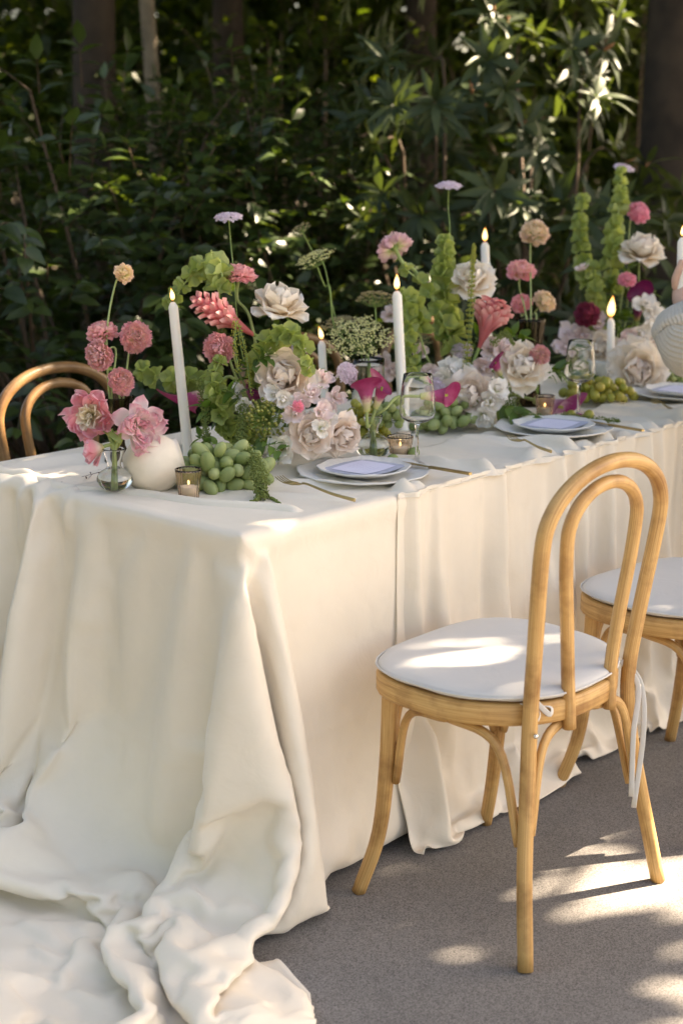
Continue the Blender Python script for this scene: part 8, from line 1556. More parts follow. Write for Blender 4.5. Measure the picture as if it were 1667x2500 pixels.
M['ytassel'] = leaf_mat('yellow green amaranth', (0.34, 0.36, 0.06), (0.48, 0.48, 0.12), 0.2, 0.7)
M['berry'] = leaf_mat('viburnum berry', (0.20, 0.21, 0.04), (0.36, 0.36, 0.09), 0.1, 0.35)
M['umbel'] = leaf_mat('lace umbel', (0.60, 0.60, 0.36), (0.80, 0.78, 0.58), 0.3, 0.7)
M['dryumbel'] = leaf_mat('dry brown umbel', (0.36, 0.31, 0.17), (0.56, 0.48, 0.32), 0.25, 0.8)
M['lilac'] = leaf_mat('lilac floret', (0.76, 0.66, 0.72), (0.90, 0.82, 0.86), 0.35, 0.6, (1.2, 1.1, 1.2))
BLUSH = [(0.0, (0.78, 0.56, 0.36)), (0.45, (0.90, 0.74, 0.61)), (1.0, (0.94, 0.84, 0.76))]
M['blush'] = petal_mat('blush rose petal', BLUSH, 0.22)
M['cream'] = petal_mat('cream rose petal', [(0.0, (0.84, 0.62, 0.38)), (0.5, (0.93, 0.81, 0.65)), (1.0, (0.95, 0.89, 0.81))], 0.22)
M['white'] = petal_mat('white petal', [(0.0, (0.66, 0.70, 0.38)), (0.35, (0.92, 0.87, 0.79)), (1.0, (0.95, 0.91, 0.86))], 0.25)
M['palepink'] = petal_mat('pale pink petal', [(0.0, (0.82, 0.74, 0.62)), (0.5, (0.90, 0.74, 0.73)), (1.0, (0.92, 0.80, 0.79))], 0.25)
M['tulip'] = petal_mat('pink tulip petal', [(0.0, (0.90, 0.82, 0.42)), (0.30, (0.94, 0.82, 0.72)), (0.58, (0.90, 0.50, 0.52)), (0.85, (0.84, 0.34, 0.42)), (1.0, (0.90, 0.60, 0.66))], 0.45)
M['tulipheart'] = petal_mat('cream tulip heart', [(0.0, (0.78, 0.54, 0.10)), (0.3, (0.88, 0.80, 0.55)), (1.0, (0.90, 0.84, 0.74))], 0.45)
M['tulippale'] = petal_mat('pale tulip petal', [(0.0, (0.92, 0.87, 0.56)), (0.40, (0.95, 0.87, 0.80)), (0.78, (0.92, 0.70, 0.72)), (1.0, (0.86, 0.46, 0.56))], 0.45)
M['pink'] = petal_mat('pink ranunculus petal', [(0.0, (0.70, 0.64, 0.36)), (0.45, (0.86, 0.60, 0.50)), (1.0, (0.76, 0.38, 0.44))], 0.3)
M['rosepink'] = petal_mat('rose pink ranunculus petal', [(0.0, (0.76, 0.54, 0.34)), (0.4, (0.88, 0.54, 0.50)), (1.0, (0.84, 0.44, 0.48))], 0.3)
M['mauve'] = petal_mat('mauve ranunculus petal', [(0.0, (0.56, 0.60, 0.28)), (0.45, (0.76, 0.60, 0.54)), (1.0, (0.60, 0.36, 0.42))], 0.3)
M['creamgreen'] = petal_mat('cream green ranunculus petal', [(0.0, (0.58, 0.62, 0.24)), (0.5, (0.84, 0.74, 0.48)), (1.0, (0.88, 0.68, 0.58))], 0.3)
M['burgundy'] = petal_mat('burgundy petal', [(0.0, (0.40, 0.20, 0.12)), (0.5, (0.38, 0.06, 0.10)), (1.0, (0.34, 0.07, 0.14))], 0.3)
M['candy'] = petal_mat('candy pink petal', [(0.0, (0.72, 0.48, 0.40)), (0.5, (0.82, 0.36, 0.46)), (1.0, (0.84, 0.46, 0.56))], 0.35)
M['calla'] = petal_mat('magenta calla spathe', [(0.0, (0.60, 0.64, 0.22)), (0.30, (0.82, 0.70, 0.50)), (0.50, (0.52, 0.10, 0.24)), (1.0, (0.30, 0.015, 0.085))], 0.3, 0.35)
M['darkcalla'] = petal_mat('dark calla spathe', [(0.0, (0.34, 0.30, 0.10)), (0.25, (0.20, 0.03, 0.10)), (1.0, (0.14, 0.008, 0.06))], 0.25, 0.35)
M['pinkcalla'] = petal_mat('two tone calla spathe', [(0.0, (0.50, 0.56, 0.20)), (0.3, (0.78, 0.66, 0.58)), (0.6, (0.70, 0.45, 0.55)), (0.85, (0.36, 0.05, 0.20)), (1.0, (0.34, 0.04, 0.18))], 0.3, 0.35)
M['ginger'] = petal_mat('pink ginger bract', [(0.0, (0.62, 0.14, 0.14)), (0.6, (0.76, 0.26, 0.28)), (1.0, (0.84, 0.48, 0.44))], 0.3, 0.4)

def petal(L, W, t0, t1, cup, curl=0.0, ruffle=0.05, seed=0, nu=8, nv=9, point=0.0, base_w=0.35, p=1.0):
    """grows from the origin; X across, Y outwards, Z up; t0, t1 tilt from upright at base and tip (degrees)"""
    v = []; f = []; t = []
    y = z = 0.0; n = 24; prof = [(0.0, 0.0, math.radians(t0))]
    for i in range(1, n + 1):
        k = i / n
        th = math.radians(t0 + (t1 - t0) * k ** p) + (math.radians(curl) * max(0.0, (k - 0.72) / 0.28) ** 1.3)
        y += math.sin(th) * L / n; z += math.cos(th) * L / n
        prof.append((y, z, th))
    for i in range(nv + 1):
        k = i / nv
        y, z, th = prof[round(k * n)]
        w = base_w + (1 - base_w) * math.sin(min(1.0, k / 0.68) * PI / 2) if k < 0.68 else max(0.16 if point < 0.2 else 0.03, math.sqrt(max(0.0, 1.0 - (0.97 + 0.03 * point) * ((k - 0.68) / 0.32) ** (2.4 - point))))
        for j in range(nu + 1):
            u = 2 * j / nu - 1
            e = math.sqrt(max(0.0, 1 - (0.35 + 0.5 * point) * (u * u) * max(0.0, (k - 0.7) / 0.3)))
            x = u * w * W * 0.5
            rf = ruffle * k * k * noise.noise(Vector((u * 2.3 + seed * 3.7, k * 2.0, seed * 1.3))) * 2.0
            inn = cup * W * u * u * (0.4 + 0.6 * k) - rf * L
            yy = y - inn * math.cos(th) + (1 - e) * -0.15 * L * math.sin(th)
            zz = z + inn * math.sin(th) - (1 - e) * 0.15 * L * math.cos(th)
            v.append((x * (1 - 0.25 * cup * u * u), yy, zz)); t.append(k)
    for i in range(nv):
        for j in range(nu):
            a = i * (nu + 1) + j
            f.append((a, a + 1, a + nu + 2, a + nu + 1))
    return v, f, t

PET = {}
def pet(*key):
    if key not in PET:
        v, f, t = petal(*key)
        PET[key] = (v, f, t)
    return PET[key]
PETM = {}
def pet_mesh(mat, *key):
    k = (mat,) + key
    if k not in PETM:
        v, f, t = pet(*key)
        me = make_mesh('petal', v, f, tips=t); me.materials.append(M[mat]); PETM[k] = me
    return PETM[k]

def bloom(root, mx, rings, seed, jitter=0.12, parent=None):
    """rings: (count, material, base radius, z, petal parameters, scale)"""
    r = random.Random(seed)
    for ri, (n, mat, rb, z, key, s) in enumerate(rings):
        a0 = r.uniform(0, 6.28)
        for k in range(n):
            a = a0 + 2 * PI * k / n + r.uniform(-jitter, jitter) * 2
            me = pet_mesh(mat, *key, r.randrange(3))
            m = mx @ Matrix.Rotation(a, 4, 'Z') @ Matrix.Translation((0, rb, z + r.uniform(-.02, .02))) @ Matrix.Rotation(r.uniform(-jitter, jitter), 4, 'X') @ Matrix.Rotation(r.uniform(-jitter, jitter) * 1.3, 4, 'Y') @ Matrix.Scale(s * r.uniform(0.92, 1.08), 4)
            link('petal', me, None, root, m)

def rose_rings(m1, m2=None):
    m2 = m2 or m1
    return [(3, m1, 0.03, 0.12, (0.72, 0.60, 8, -22, 0.75, 0, 0.03), 1), (5, m1, 0.05, 0.08, (0.80, 0.74, 14, -4, 0.55, 10, 0.05), 1),
            (5, m1, 0.07, 0.05, (0.86, 0.86, 24, 14, 0.42, 35, 0.07), 1), (6, m2, 0.09, 0.02, (0.92, 0.95, 36, 40, 0.30, 45, 0.10), 1),
            (6, m2, 0.10, 0.0, (0.98, 1.02, 50, 66, 0.20, 50, 0.12), 1), (6, m2, 0.10, -0.02, (1.02, 1.05, 66, 88, 0.12, 55, 0.13), 1)]
def tulip_rings(outer, inner):
    return [(6, inner, 0.03, 0.1, (0.44, 0.28, 0, 16, 0.5, 30, 0.16), 1), (7, inner, 0.06, 0.06, (0.62, 0.38, 16, 40, 0.35, 35, 0.16), 1), (6, inner, 0.06, 0.03, (0.74, 0.44, 26, 52, 0.3, 30, 0.16), 1),
            (7, outer, 0.07, 0.02, (0.86, 0.58, 36, 62, 0.30, 12, 0.16), 1), (8, outer, 0.08, 0.0, (0.98, 0.68, 46, 76, 0.28, 10, 0.16), 1),
            (7, outer, 0.08, -0.03, (1.05, 0.76, 58, 92, 0.24, 10, 0.18), 1)]
LISI = [(5, 'white', 0.05, 0.02, (0.80, 0.80, 18, 60, 0.25, 25, 0.16), 1), (6, 'white', 0.06, 0.0, (0.98, 0.95, 30, 82, 0.18, 30, 0.18), 1)]
def pea_rings(m): return [(3, m, 0.05, 0.05, (0.7, 0.75, 12, 25, 0.35, 20, 0.2), 1), (5, m, 0.08, 0.0, (0.95, 1.1, 40, 80, 0.15, 20, 0.24), 1)]

def sepals(root, mx, s, n=5):
    for k in range(n):
        v, f, t = pet(0.75, 0.22, 75, 150, 0.1, 0, 0.05, 0, 2, 4, 1.0)
        me = PETM.setdefault('sepal', None)
        if me is None:
            me = make_mesh('sepal', v, f, tips=t); me.materials.append(M['leaf']); PETM['sepal'] = me
        link('sepal', me, None, root, mx @ Matrix.Rotation(2 * PI * k / n, 4, 'Z') @ Matrix.Translation((0, 0.03, -0.03)))

def flower_root(name, label, head, base, group, d, via, r, mat='stem', cat='flower'):
    root = thing(name, label, cat, base, group)
    h = Vector(head); d = Vector(d).normalized()
    L = (h - Vector(base)).length
    pts = [Vector(base)] + [Vector(q) for q in via] + [h - d * min(0.06, L * 0.3), h]
    mb = MB(); tube(mb, spline(pts, 6), r, 8); mb.build('stem', M[mat], root)
    return root

def rose(label, head, d, R, base, m1='blush', m2=None, seed=0, via=(), group='roses', name='rose'):
    root = flower_root(name, label, head, base, group, d, via, 0.0032)
    mx = axis_matrix(head, d, seed * 1.7, R) @ Matrix.Translation((0, 0, -0.25))
    bloom(root, mx, rose_rings(m1, m2), seed)
    sepals(root, mx, R)
    return root

def tulip(label, head, d, R, base, outer='tulip', inner='tulipheart', seed=0, via=(), rings=None):
    root = flower_root('double_tulip', label, head, base, 'double tulips in the bud vase', d, via, 0.0042, 'palestem')
    bloom(root, axis_matrix(head, d, seed, R) @ Matrix.Translation((0, 0, -0.3)), rings or tulip_rings(outer, inner), seed, 0.2)
    return root

def lisianthus(label, head, d, R, base, seed=0, via=(), rings=LISI, name='lisianthus', group='white and pale pink fillers', heart=True):
    root = flower_root(name, label, head, base, group, d, via, 0.0018)
    mx = axis_matrix(head, d, seed, R) @ Matrix.Translation((0, 0, -0.25))
    bloom(root, mx, rings, seed, 0.2)
    if heart:
        mb = MB(); r = random.Random(seed)
        for k in range(14):
            q = Vector((r.uniform(-.13, .13), r.uniform(-.13, .13), r.uniform(.25, .45)))
            mb.add([q + w * 0.055 for w in ICO1[0]], ICO1[1], r=r.random())
        mb.build('stamens', M['berry'], root, matrix=mx)
    return root

def sweet_pea(label, spots, base, mat='palepink', R=0.018, seed=0):
    """one stem with several ruffled blossoms; spots: (position, direction)"""
    r = random.Random(seed); R *= 1.22
    root = flower_root('sweet_pea', label, spots[0][0], base, 'white and pale pink fillers', spots[0][1], (), 0.0014)
    for k, (p, d) in enumerate(spots):
        bloom(root, axis_matrix(p, d, r.uniform(0, 6), R * r.uniform(0.85, 1.15)) @ Matrix.Translation((0, 0, -0.2)), pea_rings(mat), seed + k, 0.3)
    return root

def ball_petals(R, mat, seed, n=85, top=122, flat=0.85, open_=0.0):
    mb = MB(); r = random.Random(seed)
    for k in range(n):
        q = (k + 0.5) / n
        pol = math.acos(1 - q * (1 - math.cos(math.radians(top))))
        az = k * 2.39996 + r.uniform(-.2, .2)
        s = 0.62 + 0.42 * (pol / math.radians(top)) + r.uniform(-.06, .06)
        td = math.degrees(pol)
        v, f, t = pet(0.64, 0.60, 0, -14 + open_, 0.40, 30, 0.16, r.randrange(5), 4, 6)
        m = Matrix.Scale(flat, 4, (0, 0, 1)) @ Matrix.Rotation(az, 4, 'Z') @ Matrix.Rotation(-pol * 0.94 + r.uniform(-.12, .12), 4, 'X') @ Matrix.Translation((0, 0, 0.20 + 0.12 * r.random())) @ Matrix.Rotation(r.uniform(-.25, .25), 4, 'Y') @ Matrix.Scale(s * 0.98, 4)
        sh = r.uniform(-0.12, 0.10) - 0.20 * (1 - q)
        mb.add([(m @ Vector(x)) * R for x in v], f, None, [max(0, min(1, x + sh * x)) for x in t], r.random())
    return mb

def ranunculus(label, head, d, R, base, mat='pink', seed=0, via=(), group='ranunculus', n=95, top=122, flat=0.85, sr=0.0024, open_=0.0):
    root = flower_root('ranunculus', label, head, base, group, d, via, sr, 'palestem')
    o = ball_petals(R, mat, seed, n, top, flat, open_).build('petals', M[mat], root, matrix=axis_matrix(head, d, seed))
    o['kind'] = 'stuff'
    mb = MB()
    mb.add([Vector((q.x * 0.26, q.y * 0.26, q.z * 0.2)) * R for q in ICO1[0]], ICO1[1]); mb.build('calyx', M['stem'], root, matrix=axis_matrix(head, d))
    return root

def calla(label, head, d, L, base, mat='calla', roll=0.0, via=(), sr=0.0042, group='calla lilies', wide=1.0):
    """head: where spathe meets stem; d: direction of the spathe"""
    root = flower_root('calla_lily', label, head, base, group, d, via, sr, 'palestem')
    v = []; f = []; t = []
    na, nz = 22, 12
    for i in range(nz + 1):
        k = i / nz
        for j in range(na + 1):
            a = -PI * 1.06 + 2.12 * PI * j / na
            front = 0.5 + 0.5 * math.cos(a)
            rad = (0.075 + 0.10 * k + 0.09 * k ** 2.5 * wide) * (1 + 0.06 * (j / na))
            z = k * (0.62 + 0.38 * front ** 1.5)
            fl = max(0.0, k - 0.72) / 0.28
            rad += 0.11 * fl ** 1.6 * (0.35 + 0.75 * front) * wide
            z -= 0.09 * fl ** 2 * (1 - front)
            tip = front ** 8 * fl
            v.append((rad * math.cos(a) * L * (1 + 0.25 * tip), rad * math.sin(a) * L, (z + 0.05 * tip) * L)); t.append(min(1, k * (0.85 + 0.2 * front)))
    for i in range(nz):
        for j in range(na):
            a = i * (na + 1) + j
            f.append((a, a + 1, a + na + 2, a + na + 1))
    mb = MB(); mb.add(v, f, None, t); mx = axis_matrix(head, d, roll)
    mb.build('spathe', M[mat], root, matrix=mx)
    mb = MB(); tube(mb, [Vector((0, 0, L * 0.2)), Vector((0, 0, L * 0.66))], L * 0.035, 8); mb.build('spadix', M['ytassel'], root, matrix=mx)
    return root

def bell_cup():
    v = []; f = []; t = []
    na, nz = 20, 6
    for i in range(nz + 1):
        k = i / nz
        for j in range(na):
            a = 2 * PI * j / na
            lob = 1 + (0.12 * math.cos(5 * a) + 0.05 * math.cos(3 * a + 1)) * k
            rad = (0.12 + 0.75 * k ** 0.7) * lob
            v.append((rad * math.cos(a), rad * math.sin(a), 0.95 * k + 0.1 * math.cos(5 * a + 2) * k * k)); t.append(k)
    for i in range(nz):
        for j in range(na):
            f.append((i * na + j, i * na + (j + 1) % na, (i + 1) * na + (j + 1) % na, (i + 1) * na + j))
    return make_mesh('calyx_cup', v, f, tips=t)
BELL = bell_cup(); BELL.materials.append(M['bell'])

def bells(label, pts, s0=0.0, s1=1.0, size=0.015, gap=0.019, seed=0, per=5, sr=0.0038):
    size *= 1.3; gap *= 1.9; per = max(3, per - 1)
    """bells of Ireland: pts from the base to the tip, cups from s0 to s1 of the length"""
    r = random.Random(seed)
    root = thing('bells_of_ireland', label, 'flower', pts[0], 'bells of Ireland')
    path = spline(pts, 10)
    mb = MB(); tube(mb, path, lambda t: sr * (1 - 0.55 * t), 8); mb.build('stem', M['palestem'], root)
    L = [0.0]
    for i in range(1, len(path)): L.append(L[-1] + (path[i] - path[i - 1]).length)
    d = s0 * L[-1]; fr = frames(path); w = 0
    while d < s1 * L[-1]:
        i = min(len(path) - 1, next(q for q in range(len(L)) if L[q] >= d - 1e-9))
        t, n, b = fr[i]
        k = (d / L[-1] - s0) / max(1e-6, s1 - s0)
        sz = size * (1.1 - 0.5 * k ** 2)
        for j in range(per):
            if r.random() < 0.14: continue
            a = w * 0.63 + 2 * PI * j / per + r.uniform(-.35, .35)
            rd = n * math.cos(a) + b * math.sin(a)
            ax = (rd * 1.0 + t * r.uniform(0.25, 0.7)).normalized()
            link('calyx_cup', BELL, None, root, axis_matrix(path[i] + rd * 0.003, ax, r.uniform(0, 6), sz * r.uniform(0.85, 1.15)))
        d += gap * (1.05 - 0.35 * k); w += 1
    return root

def tassel(label, pts, R=0.011, n=800, mat='tassel', seed=0, taper=0.6, group='amaranth tassels'):
    r = random.Random(seed)
    root = thing('amaranth_tassel', label, 'flower', pts[0], group)
    path = spline(pts, 10)
    mb = MB(); tube(mb, path, 0.0016, 6); mb.build('stem', M['stem'], root)
    fr = frames(path); mb = MB()
    for k in range(n):
        q = r.random()
        i = min(len(path) - 1, int(q * len(path)))
        t, nn, b = fr[i]
        a = r.uniform(0, 6.28)
        rad = R * (1 - taper * q) * r.uniform(0.35, 1.05) * (1 + 0.45 * math.sin(q * 40 + seed) * 0.5)
        p = path[i] + (nn * math.cos(a) + b * math.sin(a)) * rad + t * r.uniform(-.004, .004)
        s = r.uniform(0.0013, 0.0026)
        mb.add([p + w * s for w in OCT[0]], OCT[1], r=r.random())
    mb.build('florets', M[mat], root)['kind'] = 'stuff'
    return root

def umbel(label, head, d, R, base, mat='umbel', seed=0, via=(), dome=0.25, rays=26, group='lace umbels', sr=0.0022, dens=22):
    r = random.Random(seed)
    root = flower_root('lace_umbel', label, head, base, group, d, via, sr)
    mx = axis_matrix(head, d)
    mb = MB(); fl = MB()
    for k in range(rays):
        q = math.sqrt((k + 0.5) / rays); a = k * 2.39996
        e = Vector((q * math.cos(a) * R, q * math.sin(a) * R, R * (0.42 + dome * (1 - q * q))))
        e += rand_dir(r) * R * 0.05
        tube(mb, spline([(0, 0, 0), (e.x * 0.55, e.y * 0.55, e.z * 0.4), e], 3), 0.0006, 4, cap=False)
        rr = R * 0.17
        for j in range(dens):
            p = e + Vector((r.gauss(0, rr * 0.5), r.gauss(0, rr * 0.5), r.gauss(0.1 * rr, rr * 0.16)))
            s = R * r.uniform(0.022, 0.042)
            fl.add([p + w * s for w in OCT[0]], OCT[1], r=r.random())
    mb.build('rays', M['stem'], root, matrix=mx)
    fl.build('florets', M[mat], root, matrix=mx)['kind'] = 'stuff'
    return root

def lace_disc(label, head, d, R, base, mat='lilac', seed=0, via=(), dome=0.30, sr=0.0014, group='lilac lace flowers'):
    r = random.Random(seed)
    root = flower_root('lace_flower', label, head, base, group, d, via, sr)
    mb = MB()
    for k in range(150):
        q = math.sqrt((k + 0.5) / 150); a = k * 2.39996
        c = Vector((q * math.cos(a), q * math.sin(a), dome * (1 - q * q) + r.uniform(-.10, .10))) * R * (1 + r.uniform(-.06, .06))
        ax = (Vector((c.x * 0.9, c.y * 0.9, R)).normalized() + rand_dir(r) * 0.45).normalized()
        m = axis_matrix(c, ax, r.uniform(0, 6), R * r.uniform(0.10, 0.17))
        v = [m @ Vector((0, 0, -0.5))]; f = []
        for j in range(5):
            b = 2 * PI * j / 5
            v += [m @ Vector((math.cos(b - .5) * .8, math.sin(b - .5) * .8, .25)), m @ Vector((math.cos(b) * 1.25, math.sin(b) * 1.25, .3)), m @ Vector((math.cos(b + .5) * .8, math.sin(b + .5) * .8, .25))]
            n = 1 + 3 * j; f += [(0, n, n + 1), (0, n + 1, n + 2)]
        mb.add(v, f, r=r.random())
    mb.build('florets', M[mat], root, matrix=axis_matrix(head, d))['kind'] = 'stuff'
    mb = MB()
    for k in range(16):
        a = 2 * PI * k / 16
        tube(mb, [Vector((0, 0, -R * 0.22)), Vector((math.cos(a) * R * 0.8, math.sin(a) * R * 0.8, 0))], 0.0005, 4, cap=False)
    mb.build('rays', M['stem'], root, matrix=axis_matrix(head, d))
    return root

def ginger(label, tail, tip, base, R=0.02, seed=0, via=(), opened=0.0):
    r = random.Random(seed)
    tail, tip = Vector(tail), Vector(tip); d = (tip - tail).normalized(); L = (tip - tail).length
    root = flower_root('torch_ginger', label, tail, base, 'pink ginger flowers', d, via, 0.005)
    mx = axis_matrix(tail, d)
    mb = MB(); lathe(mb, smooth_profile([(0.005, -0.01), (0.009, 0.1 * L), (R * 0.72, 0.45 * L), (R * 0.7, 0.7 * L), (R * 0.3, 0.92 * L), (0.0, 0.98 * L)], 4), 14)
    mb.t = [max(0, min(1, v[2] / L * 0.7)) for v in mb.v]
    mb.build('cone', M['ginger'], root, matrix=mx)
    N = 42
    for k in range(N):
        q = k / (N - 1)
        z = L * (0.20 + 0.72 * q)
        rad = R * (0.45 + 0.4 * math.sin(PI * min(1, q * 1.15) ** 0.8)) * (1 - 0.55 * max(0, q - 0.6) / 0.4)
        me = pet_mesh('ginger', 1.0, 0.62, 4, 26, 0.4, 30, 0.05, 0, 4, 5, 0.55, 0.5)
        til = math.radians(12 + 24 * q + opened * q)
        link('bract', me, None, root, mx @ Matrix.Rotation(k * 2.39996, 4, 'Z') @ Matrix.Translation((0, rad * 0.8, z)) @ Matrix.Rotation(-til, 4, 'X') @ Matrix.Scale(R * (1.45 - 0.5 * q) * r.uniform(.9, 1.1), 4))
    return root

LEAF = {}
def sprig(label, pts, n=12, size=0.04, mat='leaf', ratio=0.5, seed=0, group='leafy sprigs', name='leafy_sprig', spread=0.9, sr=0.0015, smat='stem'):
    r = random.Random(seed)
    root = thing(name, label, 'leaf sprig', pts[0], group)
    path = spline(pts, 8); fr = frames(path)
    mb = MB(); tube(mb, path, lambda t: sr * (1 - 0.5 * t), 6); mb.build('stem', M[smat], root)
    k = (mat, ratio)
    if k not in LEAF:
        v, f, t = leaf_mesh('', 1, ratio, 6, 0.25, 0.3); LEAF[k] = make_mesh('leaf', v, f, tips=t); LEAF[k].materials.append(M[mat])
    for j in range(n):
        q = 0.15 + 0.85 * (j + 0.5) / n
        i = min(len(path) - 1, int(q * len(path)))
        t, nn, b = fr[i]
        a = j * 2.2 + r.uniform(-.4, .4)
        rd = nn * math.cos(a) + b * math.sin(a)
        f = (t * 0.7 + rd * spread + Vector((0, 0, r.uniform(-.3, .1)))).normalized()
        link('leaf', LEAF[k], None, root, basis(path[i], f, t * 0.4 + Vector((0, 0, 1)) + rand_dir(r) * 0.3, size * r.uniform(0.7, 1.2)))
    return root

def viburnum(label, head, d, R, base, seed=0):
    r = random.Random(seed)
    root = flower_root('viburnum_berries', label, head, base, None, d, (), 0.003, cat='berries')
    mb = MB(); st = MB(); c = Vector(head)
    for k in range(150):
        q = rand_dir(r)
        if q.dot(Vector(d)) < -0.35: continue
        p = c + q * R * r.uniform(0.55, 1.0)
        s = r.uniform(0.0036, 0.0052)
        mb.add([p + w * s for w in ICO1[0]], ICO1[1], r=r.random())
        tube(st, [c - Vector(d) * R * 0.4, c + q * R * 0.3, p], 0.0007, 4, cap=False)
    mb.build('berries', M['berry'], root)['kind'] = 'stuff'
    st.build('twigs', M['stem'], root)
    return root

GRAPE = {}
def grapes(label, c, ext, n, mat='grape', size=(0.0125, 0.017), seed=0, turn=0.0, loose=0):
    """heap of grapes: c on the table, ext half sizes"""
    r = random.Random(seed)
    c = Vector(c)
    root = thing('grape_bunch', label, 'grapes', c, 'grape bunches')
    if mat not in GRAPE:
        bm = bmesh.new(); bmesh.ops.create_uvsphere(bm, u_segments=14, v_segments=9, radius=1.0)
        me = bpy.data.meshes.new('grape'); bm.to_mesh(me); bm.free(); me.polygons.foreach_set('use_smooth', [True] * len(me.polygons)); me.materials.append(M[mat]); GRAPE[mat] = me
    pts = []; tries = 0
    md = size[0] * 1.85
    while len(pts) < n and tries < 20000:
        tries += 1
        d = rand_dir(r); q = r.random() ** 0.4
        p = Vector((d.x * ext[0], d.y * ext[1], abs(d.z) * ext[2])) * q
        p = Matrix.Rotation(turn, 3, 'Z') @ p + Vector((0, 0, size[0]))
        if all((p - o).length > md for o in pts): pts.append(p)
    mb = MB()
    ctr = Vector((0, 0, ext[2] * 0.4))
    for p in pts:
        ax = (p - ctr).normalized() + rand_dir(r) * 0.8
        s = r.uniform(0.80, 1.14)
        link('grape', GRAPE[mat], None, root, axis_matrix(c + p, ax, 0) @ Matrix.Diagonal((size[0] * s, size[0] * s, size[1] * s, 1)))
        tube(mb, [c + ctr * 0.6 + p * 0.2, c + p * 0.8 + ctr * 0.1], 0.0012, 5, cap=False)
    mb.build('stalk', M['stem'], root)
    return root

def vase(name, label, loc, outer, wall, mat, cat='vase', seg=40, mod=None, water=None, group='glass vases', tilt=None):
    """outer: profile (radius, z) from the foot to the rim"""
    root = thing(name, label, cat, loc, group)
    o = smooth_profile(outer, 5)
    inner = [(max(0.0004, r - wall), max(z, outer[0][1] + wall * 1.6)) for r, z in o if z >= outer[0][1] + wall * 0.5]
    prof = [(0.0, outer[0][1])] + o + inner[::-1] + [(0.0, outer[0][1] + wall * 1.6)]
    mb = MB(); lathe(mb, prof, seg, mod)
    bd = mb.build('body', M[mat], root, matrix=(tilt or Matrix.Translation(Vector(loc))))
    if water:
        wp = [(r + 0.0005, z) for r, z in inner if z < water]
        wp = [(0.0, wp[0][1] - 0.0005)] + wp + [(0.0, wp[-1][1])]
        mb = MB(); lathe(mb, wp, seg); mb.build('water', M['water'], root, matrix=Matrix.Translation(Vector(loc)))
    return root

TZ = 0.757
def candle(label, base, top, R=0.0125, fh=0.028, lit=True, bend=0.0):
    base, top = Vector(base), Vector(top)
    root = thing('taper_candle', label, 'candle', base, 'white taper candles')
    d = (top - base).normalized(); L = (top - base).length
    mx = axis_matrix(base, d)
    mb = MB(); lathe(mb, [(0.0, 0.0), (R * 0.98, 0.0), (R, 0.004), (R * 0.97, L * 0.5), (R * 0.93, L - 0.016), (R * 0.88, L - 0.011), (R * 0.55, L - 0.003), (R * 0.35, L - 0.0005), (0.0, L - 0.001)], 24)
    mb.build('wax', M['wax'], root, matrix=mx)
    mb = MB(); tube(mb, spline([top - d * 0.004, top + Vector((0, 0, 0.005)), top + Vector((0.0015, 0, 0.009))], 3), 0.0011, 6); mb.build('wick', M['wick'], root)
    if lit:
        mb = MB(); v = []; f = []; t = []
        n = 12; m = 12
        for i in range(n + 1):
            k = i / n
            rr = fh * 0.19 * (math.sin(PI * k ** 0.62) ** 0.9 if 0 < k < 1 else 0.02)
            for j in range(m):
                a = 2 * PI * j / m
                v.append((rr * math.cos(a) + bend * fh * k * k, rr * math.sin(a), fh * k)); t.append(k)
        for i in range(n):
            for j in range(m): f.append((i * m + j, i * m + (j + 1) % m, (i + 1) * m + (j + 1) % m, (i + 1) * m + j))
        mb.add(v, f, None, t); mb.build('flame', M['flame'], root, matrix=Matrix.Translation(top + Vector((0, 0, 0.004))))
    return root

def holder(label, loc, R=0.019, h=0.022):
    mb = MB(); lathe(mb, smooth_profile([(0.0, 0), (R * 1.15, 0.0), (R * 1.15, 0.004), (R * 0.9, h * 0.5), (R, h), (R * 0.8, h + 0.002), (0.0, h + 0.001)], 3), 24)
    return tag(mb.build('candle_holder', M['travertine'], matrix=Matrix.Translation(Vector(loc))), label, 'candle holder', 'pale stone candle holders')

def votive(label, loc, R=0.029, h=0.068, mat='amber', tag_='votives'):
    def flute(r, z, a, i): return (r * (1 + (0.025 * math.cos(22 * a) if r > R * 0.5 else 0)), z)
    root = vase('votive_glass', label, loc, [(R * 0.72, 0.0), (R * 0.76, 0.004), (R * 0.88, h * 0.5), (R, h)], 0.0022, mat, 'votive', 88, flute, None, 'amber votive glasses')
    mb = MB(); lathe(mb, [(0, 0.006), (R * 0.66, 0.006), (R * 0.70, h * 0.42), (R * 0.6, h * 0.43), (0, h * 0.42)], 24); w = mb.build('tealight', M['wax'], root, matrix=Matrix.Translation(Vector(loc)))
    mb = MB(); mb.add([Vector((q.x * 0.0025, q.y * 0.0025, q.z * 0.006 + h * 0.42 + 0.009)) for q in ICO1[0]], ICO1[1], None, [0.5] * len(ICO1[0]))
    mb.build('flame', M['flame'], w, matrix=Matrix.Translation(Vector(loc)))
    return root

